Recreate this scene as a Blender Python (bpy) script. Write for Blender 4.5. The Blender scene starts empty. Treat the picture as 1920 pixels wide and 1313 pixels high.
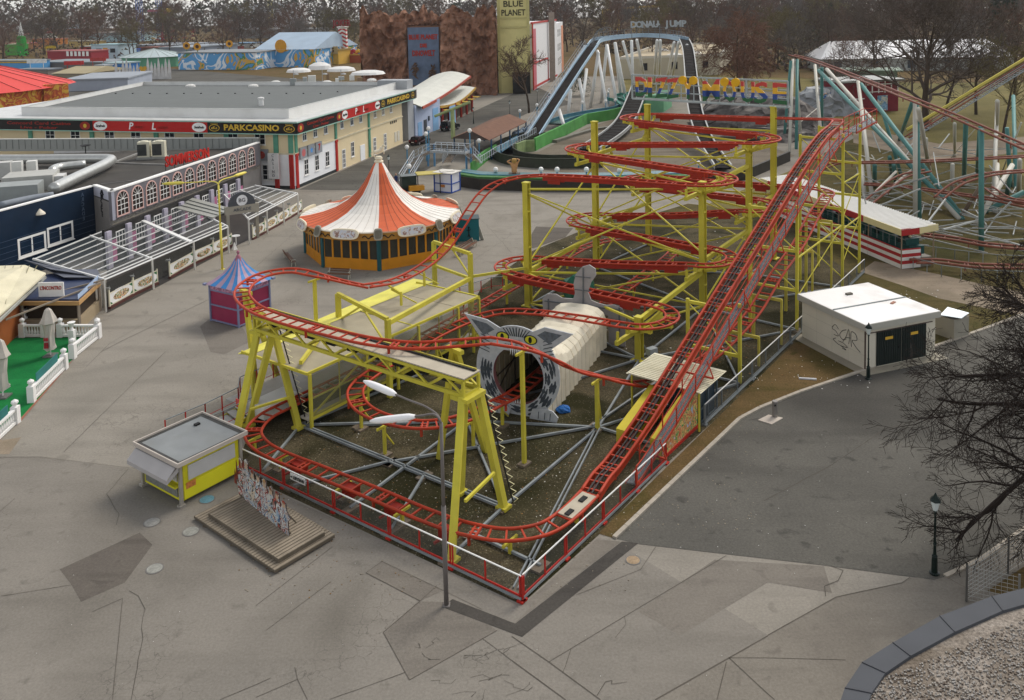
import bpy, math, random
from mathutils import Vector, Matrix
scene = bpy.context.scene
COL = scene.collection
R = math.radians
# ---------------------------------------------------------------- camera (a shift lens looking down from about 25 m)
FPX, PITCH, ROLL, CY0, HC = 1638.0, 0.0746, 0.0221, 133.0, 25.0
_c, _s, _cr, _sr = math.cos(PITCH), math.sin(PITCH), math.cos(ROLL), math.sin(ROLL)
FW = Vector((0, _c, -_s)); _up = Vector((0, _s, _c)); _rt = Vector((1, 0, 0))
RT = _rt*_cr - _up*_sr; UP = _up*_cr + _rt*_sr
cam = bpy.data.cameras.new('camera'); camo = bpy.data.objects.new('camera', cam); COL.objects.link(camo)
cam.sensor_width = 36; cam.lens = 36*FPX/1920; cam.shift_y = -(656.5-CY0)/1920
cam.clip_start = .5; cam.clip_end = 5000
mw = Matrix.Identity(4)
for i in range(3):
 mw[i][0] = RT[i]; mw[i][1] = UP[i]; mw[i][2] = -FW[i]
mw[2][3] = HC
camo.matrix_world = mw
scene.camera = camo
# ---------------------------------------------------------------- sky, sun, exposure
SUN_EL, SUN_AZ = R(48), R(42)      # azimuth clockwise from +Y (the view direction): sun ahead and to the right
w = bpy.data.worlds.new('World'); scene.world = w; w.use_nodes = True
nt = w.node_tree; bg = nt.nodes['Background']
sky = nt.nodes.new('ShaderNodeTexSky'); sky.sky_type = 'NISHITA'; sky.sun_disc = False
sky.sun_elevation = SUN_EL; sky.sun_rotation = SUN_AZ; sky.dust_density = 1.2; sky.air_density = 1.0; sky.ozone_density = 1.0
hs = nt.nodes.new('ShaderNodeHueSaturation'); hs.inputs['Saturation'].default_value = .22
nt.links.new(sky.outputs[0], hs.inputs['Color']); nt.links.new(hs.outputs[0], bg.inputs[0]); bg.inputs[1].default_value = .15
sl = bpy.data.lights.new('sun', 'SUN'); so = bpy.data.objects.new('sun', sl); COL.objects.link(so)
sl.energy = 1.3; sl.angle = R(18); sl.color = (1, .93, .83)
sd = Vector((math.sin(SUN_AZ)*math.cos(SUN_EL), math.cos(SUN_AZ)*math.cos(SUN_EL), math.sin(SUN_EL)))
so.rotation_euler = sd.to_track_quat('Z', 'Y').to_euler(); so.location = sd*200
vs = scene.view_settings; vs.view_transform = 'Standard'; vs.look = 'None'; vs.gamma = 1; vs.use_curve_mapping = False
vs.exposure = 0.6
# ---------------------------------------------------------------- helpers
Z = Vector((0, 0, 1))
def g(px, py, z=0.0):              # the point at height z seen at photo pixel (px, py)
 d = FW*FPX + RT*(px-960) - UP*(py-CY0)
 return Vector((0, 0, HC)) + d*((z-HC)/d.z)
def pr(P):
 v = Vector(P)-Vector((0, 0, HC)); d = v.dot(FW)
 return (960+FPX*v.dot(RT)/d, CY0-FPX*v.dot(UP)/d)
def hgt(P, py):                    # height at which the vertical through P meets photo row py
 lo, hi = -5., 60.
 for _ in range(40):
  m = (lo+hi)/2
  if pr((P[0], P[1], m))[1] > py: lo = m
  else: hi = m
 return lo
O = g(978, 1129); _th = R(53.5)
E1 = Vector((math.cos(_th), math.sin(_th), 0)); E2 = Vector((-math.sin(_th), math.cos(_th), 0))
def W(a, b, z=0.0): return O + E1*a + E2*b + Z*z     # ride frame: a along the right fence, b along the front fence
def V3(*p): return Vector(p)
def lin(h):
 c = [int(h[i:i+2], 16)/255 for i in (0, 2, 4)]
 return tuple(x/12.92 if x <= .04045 else ((x+.055)/1.055)**2.4 for x in c)
MATS = {}
def mat(name, hexc=None, rough=.6, var=.14, scale=1.2, metal=0., bump=0., alpha=1., k=1., spec=.2, fine=0., dirt=0., dirtc='4a4034', emit=0):
 if name in MATS: return MATS[name]
 m = bpy.data.materials.new(name); m.use_nodes = True; MATS[name] = m
 n = m.node_tree.nodes; l = m.node_tree.links; b = n['Principled BSDF']
 c = tuple(x*k for x in lin(hexc)); b.inputs['Roughness'].default_value = rough; b.inputs['Metallic'].default_value = metal
 b.inputs['Specular IOR Level'].default_value = spec; b.inputs['Alpha'].default_value = alpha
 tc = n.new('ShaderNodeTexCoord')
 def noise(s, d=4, src='Object'):
  t = n.new('ShaderNodeTexNoise'); t.inputs['Scale'].default_value = s; t.inputs['Detail'].default_value = d
  l.new(tc.outputs[src], t.inputs['Vector']); return t
 def mix(f, a, bb, blend='MIX'):
  x = n.new('ShaderNodeMix'); x.data_type = 'RGBA'; x.blend_type = blend
  for val, s in ((f, 0), (a, 6), (bb, 7)):
   if hasattr(val, 'links') or hasattr(val, 'is_linked'): l.new(val, x.inputs[s])
   elif s == 0: x.inputs[0].default_value = val
   else: x.inputs[s].default_value = (*val[:3], 1)
  return x.outputs[2]
 t = noise(scale); out = mix(t.outputs[0], tuple(x*(1-var*1.6) for x in c), tuple(min(1, x*(1+var*1.6)) for x in c))
 if fine:
  t2 = noise(scale*14, 2); out = mix(t2.outputs[0], tuple(0 for _ in c), tuple(1. for _ in c)) if False else mix(fine, out, t2.outputs[0], 'OVERLAY')
 if dirt:
  t3 = noise(scale*.55, 6); r = n.new('ShaderNodeValToRGB'); r.color_ramp.elements[0].position = .5; r.color_ramp.elements[1].position = .72
  l.new(t3.outputs[0], r.inputs[0]); ma = n.new('ShaderNodeMath'); ma.operation = 'MULTIPLY'; ma.inputs[1].default_value = dirt; l.new(r.outputs[0], ma.inputs[0])
  out = mix(ma.outputs[0], out, lin(dirtc))
 l.new(out, b.inputs['Base Color'])
 if bump:
  t4 = noise(scale*10, 3); bp = n.new('ShaderNodeBump'); bp.inputs['Strength'].default_value = bump; bp.inputs['Distance'].default_value = .05
  l.new(t4.outputs[0], bp.inputs['Height']); l.new(bp.outputs[0], b.inputs['Normal'])
 return m
def wloc(o):
 p = Vector((0, 0, 0))
 while o is not None: p = p + o.location; o = o.parent
 return p
class MB:
 def __init__(s): s.v = []; s.f = []; s.m = []
 def add(s, vs, fs, mi=0):
  k = len(s.v); s.v += [tuple(p) for p in vs]; s.f += [tuple(i+k for i in f) for f in fs]; s.m += [mi]*len(fs); return s
 def box(s, c, sx, sy, sz, ang=0., mi=0):        # c = centre of the underside
  ca, sa = math.cos(ang), math.sin(ang); P = []
  for z in (0, sz):
   for x, y in ((-1, -1), (1, -1), (1, 1), (-1, 1)):
    X, Y = x*sx/2, y*sy/2; P.append((c[0]+X*ca-Y*sa, c[1]+X*sa+Y*ca, c[2]+z))
  return s.add(P, [(3, 2, 1, 0), (4, 5, 6, 7), (0, 1, 5, 4), (1, 2, 6, 5), (2, 3, 7, 6), (3, 0, 4, 7)], mi)
 def bar(s, p, q, w, h=None, mi=0, up=None):
  p, q = Vector(p), Vector(q); h = h or w; d = (q-p)
  if d.length < 1e-6: return s
  d.normalize(); u = up or (Z if abs(d.z) < .95 else Vector(E1)); x = d.cross(u).normalized()*w/2; y = x.cross(d).normalized()*h/2
  P = [p-x-y, p+x-y, p+x+y, p-x+y, q-x-y, q+x-y, q+x+y, q-x+y]
  return s.add(P, [(3, 2, 1, 0), (4, 5, 6, 7), (0, 1, 5, 4), (1, 2, 6, 5), (2, 3, 7, 6), (3, 0, 4, 7)], mi)
 def ibeam(s, p, q, w, h, mi=0, t=.04):
  p, q = Vector(p), Vector(q); d = (q-p).normalized(); u = Z if abs(d.z) < .95 else Vector(E1)
  x = d.cross(u).normalized(); y = x.cross(d).normalized()
  s.bar(p+y*h/2, q+y*h/2, w, t, mi, u); s.bar(p-y*h/2, q-y*h/2, w, t, mi, u); s.bar(p, q, t, h-t, mi, u); return s
 def tube(s, pts, r, n=6, mi=0, rr=None, cap=True):
  pts = [Vector(p) for p in pts]; N = len(pts); P = []; F = []; px = None
  for i, p in enumerate(pts):
   d = (pts[min(i+1, N-1)]-pts[max(i-1, 0)])
   d = d.normalized() if d.length > 1e-9 else Z.copy()
   if px is None:
    px = d.cross(Z if abs(d.z) < .9 else Vector((1, 0, 0))).normalized()
   else:
    px = px - d*px.dot(d)
    px = px.normalized() if px.length > 1e-6 else d.orthogonal().normalized()
   y = d.cross(px); r_ = rr[i] if rr else r
   for k in range(n):
    a = 2*math.pi*k/n; P.append(p+px*(r_*math.cos(a))+y*(r_*math.sin(a)))
  for i in range(N-1):
   for k in range(n): F.append((i*n+k, i*n+(k+1) % n, (i+1)*n+(k+1) % n, (i+1)*n+k))
  if cap: F += [tuple(range(n-1, -1, -1)), tuple((N-1)*n+k for k in range(n))]
  return s.add(P, F, mi)
 def poly(s, pts, mi=0): return s.add(pts, [tuple(range(len(pts)))], mi)
 def prism(s, pts, z0, z1, mi=0, top=None, bottom=True):   # pts: plan outline, counter-clockwise or not
  A = sum(pts[i][0]*pts[(i+1) % len(pts)][1]-pts[(i+1) % len(pts)][0]*pts[i][1] for i in range(len(pts)))
  if A < 0: pts = pts[::-1]
  n = len(pts); P = [(p[0], p[1], z0) for p in pts]+[(p[0], p[1], z1) for p in pts]
  s.add(P, [(i, (i+1) % n, n+(i+1) % n, n+i) for i in range(n)]+([tuple(range(n-1, -1, -1))] if bottom else []), mi)
  return s.add(P[n:], [tuple(range(n))], mi if top is None else top)
 def wall(s, pts, z0, z1, t, mi=0, closed=False):           # a wall of thickness t along a plan polyline
  pts = [Vector((p[0], p[1], 0)) for p in pts]; n = len(pts); off = []
  for i in range(n):
   a = pts[i-1] if (i or closed) else pts[i]; b = pts[(i+1) % n] if (i < n-1 or closed) else pts[i]
   d = (b-a).normalized(); off.append(Vector((-d.y, d.x, 0))*t/2)
  P = []
  for p, o in zip(pts, off):
   P += [p+o+Z*z0, p-o+Z*z0, p-o+Z*z1, p+o+Z*z1]
  F = []
  for i in range(n if closed else n-1):
   j = (i+1) % n
   for k in range(4): F.append((i*4+k, i*4+(k+1) % 4, j*4+(k+1) % 4, j*4+k))
  if not closed: F += [(0, 3, 2, 1)[::-1], tuple((n-1)*4+k for k in range(4))]
  return s.add(P, F, mi)
 def lathe(s, prof, c, n=16, mi=0, a0=0., sect=None):       # prof: (r, z) from bottom to top; sect(k) gives the material of each sector
  P = []; c = Vector(c); mm = []
  for r, z in prof:
   for k in range(n):
    a = a0+2*math.pi*k/n; P.append((c.x+r*math.cos(a), c.y+r*math.sin(a), c.z+z))
  for i in range(len(prof)-1):
   for k in range(n):
    s.add([P[i*n+k], P[i*n+(k+1) % n], P[(i+1)*n+(k+1) % n], P[(i+1)*n+k]], [(0, 1, 2, 3)], sect(k) if sect else mi)
  if prof[0][0] > .01: s.add(P[:n], [tuple(range(n-1, -1, -1))], mi)
  if prof[-1][0] > .01: s.add(P[-n:], [tuple(range(n))], mi)
  return s
 def sheet(s, pts, z=0., mi=0):
  pts = [Vector((p[0], p[1], 0)) for p in pts]
  A = sum(pts[i].x*pts[(i+1) % len(pts)].y-pts[(i+1) % len(pts)].x*pts[i].y for i in range(len(pts)))
  if A < 0: pts = pts[::-1]
  return s.poly([(p.x, p.y, z) for p in pts], mi)
 def build(s, name, mats, parent=None, smooth=False):
  me = bpy.data.meshes.new(name); o = wloc(parent) if parent else Vector((0, 0, 0))
  me.from_pydata([(v[0]-o.x, v[1]-o.y, v[2]-o.z) for v in s.v], [], s.f)
  for m in (mats if isinstance(mats, (list, tuple)) else [mats]): me.materials.append(m)
  if len(me.materials) > 1: me.polygons.foreach_set('material_index', s.m)
  if smooth: me.polygons.foreach_set('use_smooth', [True]*len(me.polygons))
  me.update(); ob = bpy.data.objects.new(name, me); COL.objects.link(ob)
  if parent: ob.parent = parent
  return ob
def tag(o, label, cat=None, group=None, kind=None):
 o['label'] = label
 if cat: o['category'] = cat
 if group: o['group'] = group
 if kind: o['kind'] = kind
 return o
def thing(name, label, cat, loc=(0, 0, 0), group=None):
 o = bpy.data.objects.new(name, None); COL.objects.link(o); o.location = loc; o.empty_display_size = .2
 return tag(o, label, cat, group)
def struct(mb, name, m, label=None):
 o = mb.build(name, m); o['kind'] = 'structure'
 if label: o['label'] = label
 return o
def kids(o): return [c for c in o.children]
def copy_tree(o, parent=None):
 c = o.copy(); COL.objects.link(c); c.parent = parent
 for k in list(o.children): copy_tree(k, c)
 return c
def place(proto, loc, rz=0., sc=None, label=None, group=None):
 c = copy_tree(proto); c.location = loc; c.rotation_euler.z = rz
 if sc: c.scale = (sc, sc, sc)
 if label: c['label'] = label
 if group: c['group'] = group
 return c
def text_mesh(s, size, depth=.03, bold=0., shear=0., sx=1., space=1.):
 cu = bpy.data.curves.new('lettering', 'FONT'); cu.body = s; cu.size = size; cu.extrude = depth/2; cu.offset = bold; cu.shear = shear
 cu.align_x = 'CENTER'; cu.align_y = 'CENTER'; cu.resolution_u = 2; cu.space_character = space
 ob = bpy.data.objects.new('lettering', cu); COL.objects.link(ob); bpy.context.view_layer.update()
 me = bpy.data.meshes.new_from_object(ob.evaluated_get(bpy.context.evaluated_depsgraph_get()))
 bpy.data.objects.remove(ob); bpy.data.curves.remove(cu)
 if sx != 1:
  for v in me.vertices: v.co.x *= sx
 return me
def text(s, at, xd, m, parent, size, yd=None, name='lettering', depth=.03, bold=0., shear=0., sx=1., fit=None, space=1.):
 """lettering centred at `at`, running along xd, upright along yd"""
 me = text_mesh(s, size, depth, bold, shear, sx, space); xd = Vector(xd).normalized(); yd = Vector(yd).normalized() if yd else Z
 if fit:
  wd = max(v.co.x for v in me.vertices)-min(v.co.x for v in me.vertices)
  for v in me.vertices: v.co.x *= fit/wd
 n = xd.cross(yd); o = wloc(parent) if parent else Vector((0, 0, 0)); at = Vector(at)-o
 for v in me.vertices:
  c = v.co.copy(); v.co = at+xd*c.x+yd*c.y+n*c.z
 me.materials.clear(); me.materials.append(m); me.name = name
 ob = bpy.data.objects.new(name, me); COL.objects.link(ob); ob.parent = parent
 return ob
def spline(pts, step=.35):
 pts = [Vector(p) for p in pts]; out = []; n = len(pts)
 for i in range(n-1):
  p0, p1, p2, p3 = pts[max(i-1, 0)], pts[i], pts[i+1], pts[min(i+2, n-1)]
  d01, d12, d23 = [max((b-a).length, 1e-4)**.5 for a, b in ((p0, p1), (p1, p2), (p2, p3))]
  m1 = (p2-p0) if i == 0 else None
  t1 = ((p1-p0)/d01-(p2-p0)/(d01+d12)+(p2-p1)/d12)*d12 if i > 0 else (p2-p1)
  t2 = ((p2-p1)/d12-(p3-p1)/(d12+d23)+(p3-p2)/d23)*d12 if i < n-2 else (p2-p1)
  k = max(2, int((p2-p1).length/step))
  for j in range(k):
   t = j/k; out.append(p1*(2*t**3-3*t*t+1)+t1*(t**3-2*t*t+t)+p2*(-2*t**3+3*t*t)+t2*(t**3-t*t))
 out.append(pts[-1]); return out
def arclen(pts):
 s = [0.]
 for i in range(1, len(pts)): s.append(s[-1]+(pts[i]-pts[i-1]).length)
 return s
def at_len(pts, s, t):
 import bisect
 i = min(max(bisect.bisect_left(s, t), 1), len(pts)-1); f = (t-s[i-1])/max(s[i]-s[i-1], 1e-9)
 return pts[i-1].lerp(pts[i], f), (pts[i]-pts[i-1]).normalized()
def G2(*pp, z=0.): return [g(x, y, z) for x, y in pp]
# ================================================================ materials
def ground_mat(name, c1, c2, stain, scale=.35, rough=.9, speck=.25, bump=.15, crack=0., peb=0.):
 m = bpy.data.materials.new(name); m.use_nodes = True; MATS[name] = m
 n = m.node_tree.nodes; l = m.node_tree.links; b = n['Principled BSDF']; b.inputs['Roughness'].default_value = rough
 b.inputs['Specular IOR Level'].default_value = .04
 tc = n.new('ShaderNodeTexCoord')
 def noise(s, d=5, dis=0):
  t = n.new('ShaderNodeTexNoise'); t.inputs['Scale'].default_value = s; t.inputs['Detail'].default_value = d; t.inputs['Distortion'].default_value = dis
  l.new(tc.outputs['Object'], t.inputs['Vector']); return t.outputs[0]
 def ramp(src, p0, p1):
  r = n.new('ShaderNodeMapRange'); r.inputs[1].default_value = p0; r.inputs[2].default_value = p1; l.new(src, r.inputs[0]); return r.outputs[0]
 def mix(f, a, c, blend='MIX'):
  x = n.new('ShaderNodeMix'); x.data_type = 'RGBA'; x.blend_type = blend
  if isinstance(f, float): x.inputs[0].default_value = f
  else: l.new(f, x.inputs[0])
  for v, i in ((a, 6), (c, 7)):
   if isinstance(v, tuple): x.inputs[i].default_value = (*v, 1)
   else: l.new(v, x.inputs[i])
  return x.outputs[2]
 o = mix(ramp(noise(scale, 7, .3), .15, .85), lin(c1), lin(c2))
 mp = n.new('ShaderNodeMapping'); mp.inputs['Rotation'].default_value = (0, 0, .62); mp.inputs['Scale'].default_value = (.16, 1.1, 1); l.new(tc.outputs['Object'], mp.inputs[0])
 sk = n.new('ShaderNodeTexNoise'); sk.inputs['Scale'].default_value = scale*1.6; sk.inputs['Detail'].default_value = 6; l.new(mp.outputs[0], sk.inputs['Vector'])
 st = lin(stain); o = mix(ramp(sk.outputs[0], .5, .95), o, tuple(x*.85 for x in st))
 o = mix(ramp(noise(scale*.3, 8, .8), .52, .74), o, st)
 o = mix(ramp(noise(1.1, 4, .4), .6, .7), o, tuple((x+y)/2 for x, y in zip(st, lin(c1))))
 f = noise(9, 3); o = mix(speck, o, f, 'OVERLAY')
 o = mix(speck*1.2, o, noise(45, 2), 'OVERLAY')
 if peb:
  o = mix(ramp(noise(8.5, 3, .3), .57, .72), o, lin('756c56')); o = mix(ramp(noise(.22, 6, .7), .45, .62), o, lin('2c2a18')); o = mix(ramp(noise(13, 2), .66, .72), o, lin('8a8370'))
 if crack:
  vo = n.new('ShaderNodeTexVoronoi'); vo.feature = 'DISTANCE_TO_EDGE'; vo.inputs['Scale'].default_value = 1.4
  wv = n.new('ShaderNodeTexNoise'); wv.inputs['Scale'].default_value = 2.5; wv.inputs['Detail'].default_value = 5
  l.new(tc.outputs['Object'], wv.inputs['Vector'])
  av = n.new('ShaderNodeVectorMath'); av.operation = 'MULTIPLY_ADD'; av.inputs[1].default_value = (.5, .5, .5)
  l.new(wv.outputs['Color'], av.inputs[0]); l.new(tc.outputs['Object'], av.inputs[2]); l.new(av.outputs[0], vo.inputs['Vector'])
  r = ramp(vo.outputs[0], .0, .022); msk = ramp(noise(.12, 3, .5), .54, .6)
  inv = n.new('ShaderNodeMath'); inv.operation = 'SUBTRACT'; inv.inputs[0].default_value = 1; l.new(r, inv.inputs[1])
  mm = n.new('ShaderNodeMath'); mm.operation = 'MULTIPLY'; l.new(inv.outputs[0], mm.inputs[0]); l.new(msk, mm.inputs[1])
  m2 = n.new('ShaderNodeMath'); m2.operation = 'MULTIPLY'; m2.inputs[1].default_value = crack; l.new(mm.outputs[0], m2.inputs[0])
  o = mix(m2.outputs[0], o, lin('3c3834'))
 l.new(o, b.inputs['Base Color'])
 bp = n.new('ShaderNodeBump'); bp.inputs['Strength'].default_value = bump; bp.inputs['Distance'].default_value = .04
 l.new(noise(30, 3), bp.inputs['Height']); l.new(bp.outputs[0], b.inputs['Normal'])
 return m
ASPH = ground_mat('worn_asphalt', '847e74', '8f897f', '767168', crack=.5)
ASPF = ground_mat('worn_asphalt_front', '77726a', '847e75', '6b665e', scale=.3, crack=.5)
ASPL = ground_mat('worn_asphalt_pale', '878177', '908a80', '767066', scale=.4)
CONC = ground_mat('pale_concrete', '756f66', '7f796f', '6a645c', scale=.5)
PATCHD = ground_mat('patched_asphalt', '5c5650', '676159', '524d47', scale=.6, crack=0)
PATCHM = ground_mat('mended_asphalt', '716b63', '7b756c', '67615a', scale=.5)
STRIP = ground_mat('trench_asphalt', '45423e', '504c47', '3c3936', scale=.6)
ROAD = ground_mat('dark_asphalt', '514f4a', '66635c', '43413d', scale=.2, speck=.35)
DIRT = ground_mat('mossy_gravel', '3d3628', '5a523f', '2f301a', scale=.55, speck=.85, bump=.7, peb=1)
GRASSY = ground_mat('winter_grass', '4a4628', '5f5234', '343719', scale=.5, speck=.6, bump=.6)
BROWN = ground_mat('brown_earth', '55452c', '6e5a3c', '45431f', scale=.45, speck=.6, bump=.6)
SAND = ground_mat('sandy_path', '857868', '968876', '746a5a', scale=.6)
GRASSFAR = ground_mat('park_lawn', '665f38', '786d44', '504c2c', scale=.1, speck=.4)
CARPET = ground_mat('green_carpet', '1d6b38', '24783f', '175730', scale=.8, speck=.3)
GRAVEL = ground_mat('pale_gravel', '8a8074', 'a59c92', '6a5f52', scale=1.2, speck=.9, bump=1.)
POOLC = ground_mat('basin_concrete', '6c6356', '7c7366', '544d41', scale=.25, speck=.3)
LINE = mat('joint_tar', '4b463f', rough=.95, var=.3)
LINE2 = mat('joint_seam', '59534b', rough=.95, var=.25)
# ================================================================ ground
mb = MB(); mb.poly([(-1300, -60, 0), (1300, -60, 0), (1300, 1600, 0), (-1300, 1600, 0)]); struct(mb, 'ground', ASPH)
def patch(name, pts, m, z=.004, label=None): return struct(MB().sheet(pts, z), name, m, label)
patch('park_lawn', [W(54, -6), W(58, 24), V3(60, 150, 0), V3(75, 215, 0), V3(30, 235, 0), V3(40, 320, 0), V3(500, 420, 0), V3(500, 90, 0), V3(60, 70, 0), V3(40, 70, 0)], GRASSFAR, .004)
patch('winter_grass_verge', G2((1480, 655), (1690, 672), (1920, 585), (1990, 520), (1920, 330), (1600, 260), (1520, 300), (1400, 395), (1290, 382), (1000, 470), (1230, 870)), GRASSY, .008)
patch('mossy_gravel_yard', G2((441, 884), (977, 1134), (1122, 1004), (1243, 876), (1383, 750), (1495, 642), (1600, 520), (1480, 420), (1270, 400), (1170, 400), (1000, 470), (905, 535), (870, 600), (620, 690), (480, 775)), DIRT, .012)
patch('earth_strip', G2((1122, 1001), (1152, 1010), (1386, 787), (1425, 766), (1500, 736), (1690, 670), (1640, 655), (1502, 640), (1490, 643), (1380, 750)), BROWN, .016)
patch('sandy_path', G2((1612, 510), (1640, 490), (1760, 515), (1870, 540), (1990, 560), (1990, 600), (1880, 585), (1760, 560), (1690, 535)), SAND, .02)
patch('sandy_path', G2((1600, 238), (1760, 270), (2000, 250), (2000, 275), (1880, 290), (1740, 300), (1600, 268)), SAND, .02)
patch('road', G2((1152, 1010), (1386, 787), (1425, 766), (1500, 736), (1690, 672), (1760, 648), (1930, 585), (2300, 470), (2700, 700), (1930, 990), (1775, 1081), (1752, 1088), (1540, 1060), (1200, 1021)), ROAD, .012)
patch('pale_concrete_apron', G2((1440, 1191), (1568, 1120), (1691, 1094), (1708, 1084), (1770, 1081), (1930, 990), (2100, 1010), (2100, 1330), (1200, 1330)), CONC, .008)
patch('front_asphalt', G2((-400, 850), (75, 857), (262, 882), (440, 886), (978, 1137), (1122, 1008), (1160, 1020), (1440, 1191), (1200, 1340), (-500, 1340)), ASPF, .004)
patch('pale_asphalt', G2((865, 366), (1290, 366), (1200, 400), (1000, 462), (930, 500), (880, 470)), ASPL, .004)
patch('park_ground', [V3(-700, 405, 0), V3(-160, 400, 0), V3(-60, 300, 0), V3(60, 300, 0), V3(120, 250, 0), V3(900, 300, 0), V3(1290, 1590, 0), V3(-1290, 1590, 0)], BROWN, .006)
patch('stall_yard', [V3(-260, 170, 0), V3(-60, 185, 0), V3(-70, 400, 0), V3(-420, 420, 0)], ROAD, .004)
patch('asphalt_patch', G2((112, 1068), (262, 999), (286, 1022), (253, 1067), (234, 1093), (152, 1129), (134, 1097)), PATCHD, .008)
patch('asphalt_patch', G2((719, 1189), (786, 1128), (862, 1130), (932, 1183), (768, 1276)), PATCHM, .008)
patch('asphalt_patch', G2((686, 1075), (716, 1054), (830, 1108), (787, 1128)), PATCHM, .0081)
patch('asphalt_patch', G2((1196, 1146), (1340, 1050), (1545, 1062), (1560, 1112), (1440, 1092), (1275, 1192)), PATCHM, .006)
patch('asphalt_patch', G2((395, 660), (375, 612), (410, 585), (440, 590), (470, 640), (420, 665)), PATCHM, .006)
patch('trench_strip', G2((829, 1139), (848, 1124), (966, 1170), (1166, 1016), (1197, 1019), (979, 1195)), STRIP, .014)
patch('concrete_strip', G2((966, 1168), (986, 1148), (1118, 1012), (1164, 1016)), CONC, .012)
patch('cast_slab', G2((0, 820), (3, 826), (40, 820), (17, 852), (0, 852)), SAND, .006)
patch('side_lane', [g(560, 356), g(755, 270), g(830, 236), g(930, 190), g(1000, 160), g(1075, 195), g(990, 212), g(915, 250), g(850, 290), g(755, 345), g(735, 358)], ROAD, .006)
patch('yard_asphalt', G2((985, 460), (1005, 425), (1075, 428), (1060, 445), (1000, 466)), PATCHD, .006)
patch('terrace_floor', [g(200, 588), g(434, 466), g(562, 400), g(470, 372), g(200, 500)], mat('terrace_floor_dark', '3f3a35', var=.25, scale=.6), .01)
# joints and cracks in the asphalt
def joint(pp, wd=.04, m=LINE, wob=.0, seed=0, z=.02):
 rnd = random.Random(seed); P = [g(x, y) for x, y in pp]; Q = []
 for i in range(len(P)-1):
  n = max(1, int((P[i+1]-P[i]).length/.5)) if wob else 1
  for j in range(n):
   q = P[i].lerp(P[i+1], j/n)
   if wob: q = q+Vector((rnd.uniform(-wob, wob), rnd.uniform(-wob, wob), 0))
   Q.append(q)
 Q.append(P[-1]); mb = MB()
 for a, b in zip(Q, Q[1:]):
  d = (b-a).normalized(); nn = Vector((-d.y, d.x, 0))*wd*rnd.uniform(.22, .42)
  mb.poly([(a.x-nn.x, a.y-nn.y, z), (b.x-nn.x, b.y-nn.y, z), (b.x+nn.x, b.y+nn.y, z), (a.x+nn.x, a.y+nn.y, z)])
 return mb
JB = MB()
def J(*pp, wd=.028, wob=0., seed=0):
 q = joint(pp, wd, wob=wob, seed=seed, z=.019); JB.add(q.v, q.f, 1 if wob == 0. else 0)
def c5(*p): return [(x/3.98, 983+y/3.98) for x, y in p]
def c6(*p): return [(480+x/3.98, 983+y/3.98) for x, y in p]
def c7(*p): return [(960+x/3.98, 983+y/3.98) for x, y in p]
def c8(*p): return [(1440+x/3.98, 983+y/3.98) for x, y in p]
J(*c5((0, 540), (535, 455)), wob=.02); J(*c5((690, 655), (915, 555), (840, 1313))); J(*c5((970, 500), (1035, 540), (1085, 630), (1055, 850), (1030, 1010), (980, 1313)), wob=.07, seed=3)
J(*c5((1640, 1313), (1910, 1200))); J(*c6((0, 610), (570, 170))); J(*c6((75, 795), (560, 430)), wd=.025)
J(*c6((820, 365), (940, 280), (1395, 495), (1690, 640))); J(*c6((820, 365), (1225, 575), (950, 810), (1145, 1165), (1800, 795)), wd=.045)
J(*c6((1225, 575), (1350, 460))); J(*c6((0, 1200), (110, 1150))); J(*c6((0, 1295), (310, 1160), (290, 1070))); J(*c6((310, 1160), (385, 1313)))
J(*c6((1110, 1110), (550, 1310)), wob=.02); J(*c6((1690, 855), (1910, 1020))); J(*c7((0, 840), (275, 1030), (660, 1313)), wd=.05); J(*c7((0, 1020), (400, 1313)), wd=.05)
J(*c7((275, 1030), (840, 690), (1600, 235))); J(*c7((1080, 160), (960, 340), (480, 530)), wd=.025); J(*c7((1070, 1313), (1620, 1000), (1910, 835)), wd=.06)
J(*c7((1620, 1000), (1910, 1000), (2490, 1015))); J(*c7((1620, 1000), (1910, 1270), (1960, 1313)), wd=.05); J(*c7((1600, 1030), (1530, 1313)), wd=.045); J(*c7((840, 690), (850, 750), (770, 850)), wd=.02)
J(*c7((630, 1290), (690, 1190), (740, 1180), (760, 1195), (860, 1180)), wob=.08, seed=5, wd=.03); J(*c7((430, 940), (400, 1060), (380, 1110)), wob=.08, wd=.025)
J(*c8((0, 830), (510, 545), (1000, 440), (1060, 400)), wd=.05); J(*c8((480, 320), (570, 350), (530, 420), (410, 460), (430, 540)), wob=.06, wd=.04, seed=8); J(*c8((1320, 390), (1480, 480)), wd=.03)
for k, sd_ in enumerate(range(20, 34)):
 rnd = random.Random(sd_); x, y = rnd.uniform(780, 960), rnd.uniform(1200, 1313); pp = [(x, y)]
 for _ in range(4): x += rnd.uniform(-6, 26); y += rnd.uniform(-14, 12); pp.append((x, y))
 J(*pp, wd=.02, wob=.06, seed=sd_)
J((310, 660), (120, 848), wd=.035, wob=.02); J((0, 858), (75, 857), (100, 860), (260, 880)); J((240, 880), (200, 927), (222, 965), (218, 985), wob=.03); J((0, 960), (28, 935)); J((190, 660), (228, 640), (480, 520), wd=.05); J((130, 690), (160, 690), (205, 645), (300, 590)); J((480, 500), (560, 430), wob=.1)
J((870, 500), (960, 440), (1060, 400), wob=.05); J((880, 380), (1010, 420), wob=.1, seed=3); J((905, 415), (960, 475), wob=.1, seed=4); J((700, 620), (800, 590), (880, 545)); J((530, 650), (640, 590), wob=.05)
J(*[(1432, 940), (1560, 872), (1660, 805), (1700, 795)], wd=.06, seed=2, wob=.02)
struct(JB, 'pavement_joints', [LINE, LINE2])
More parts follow.
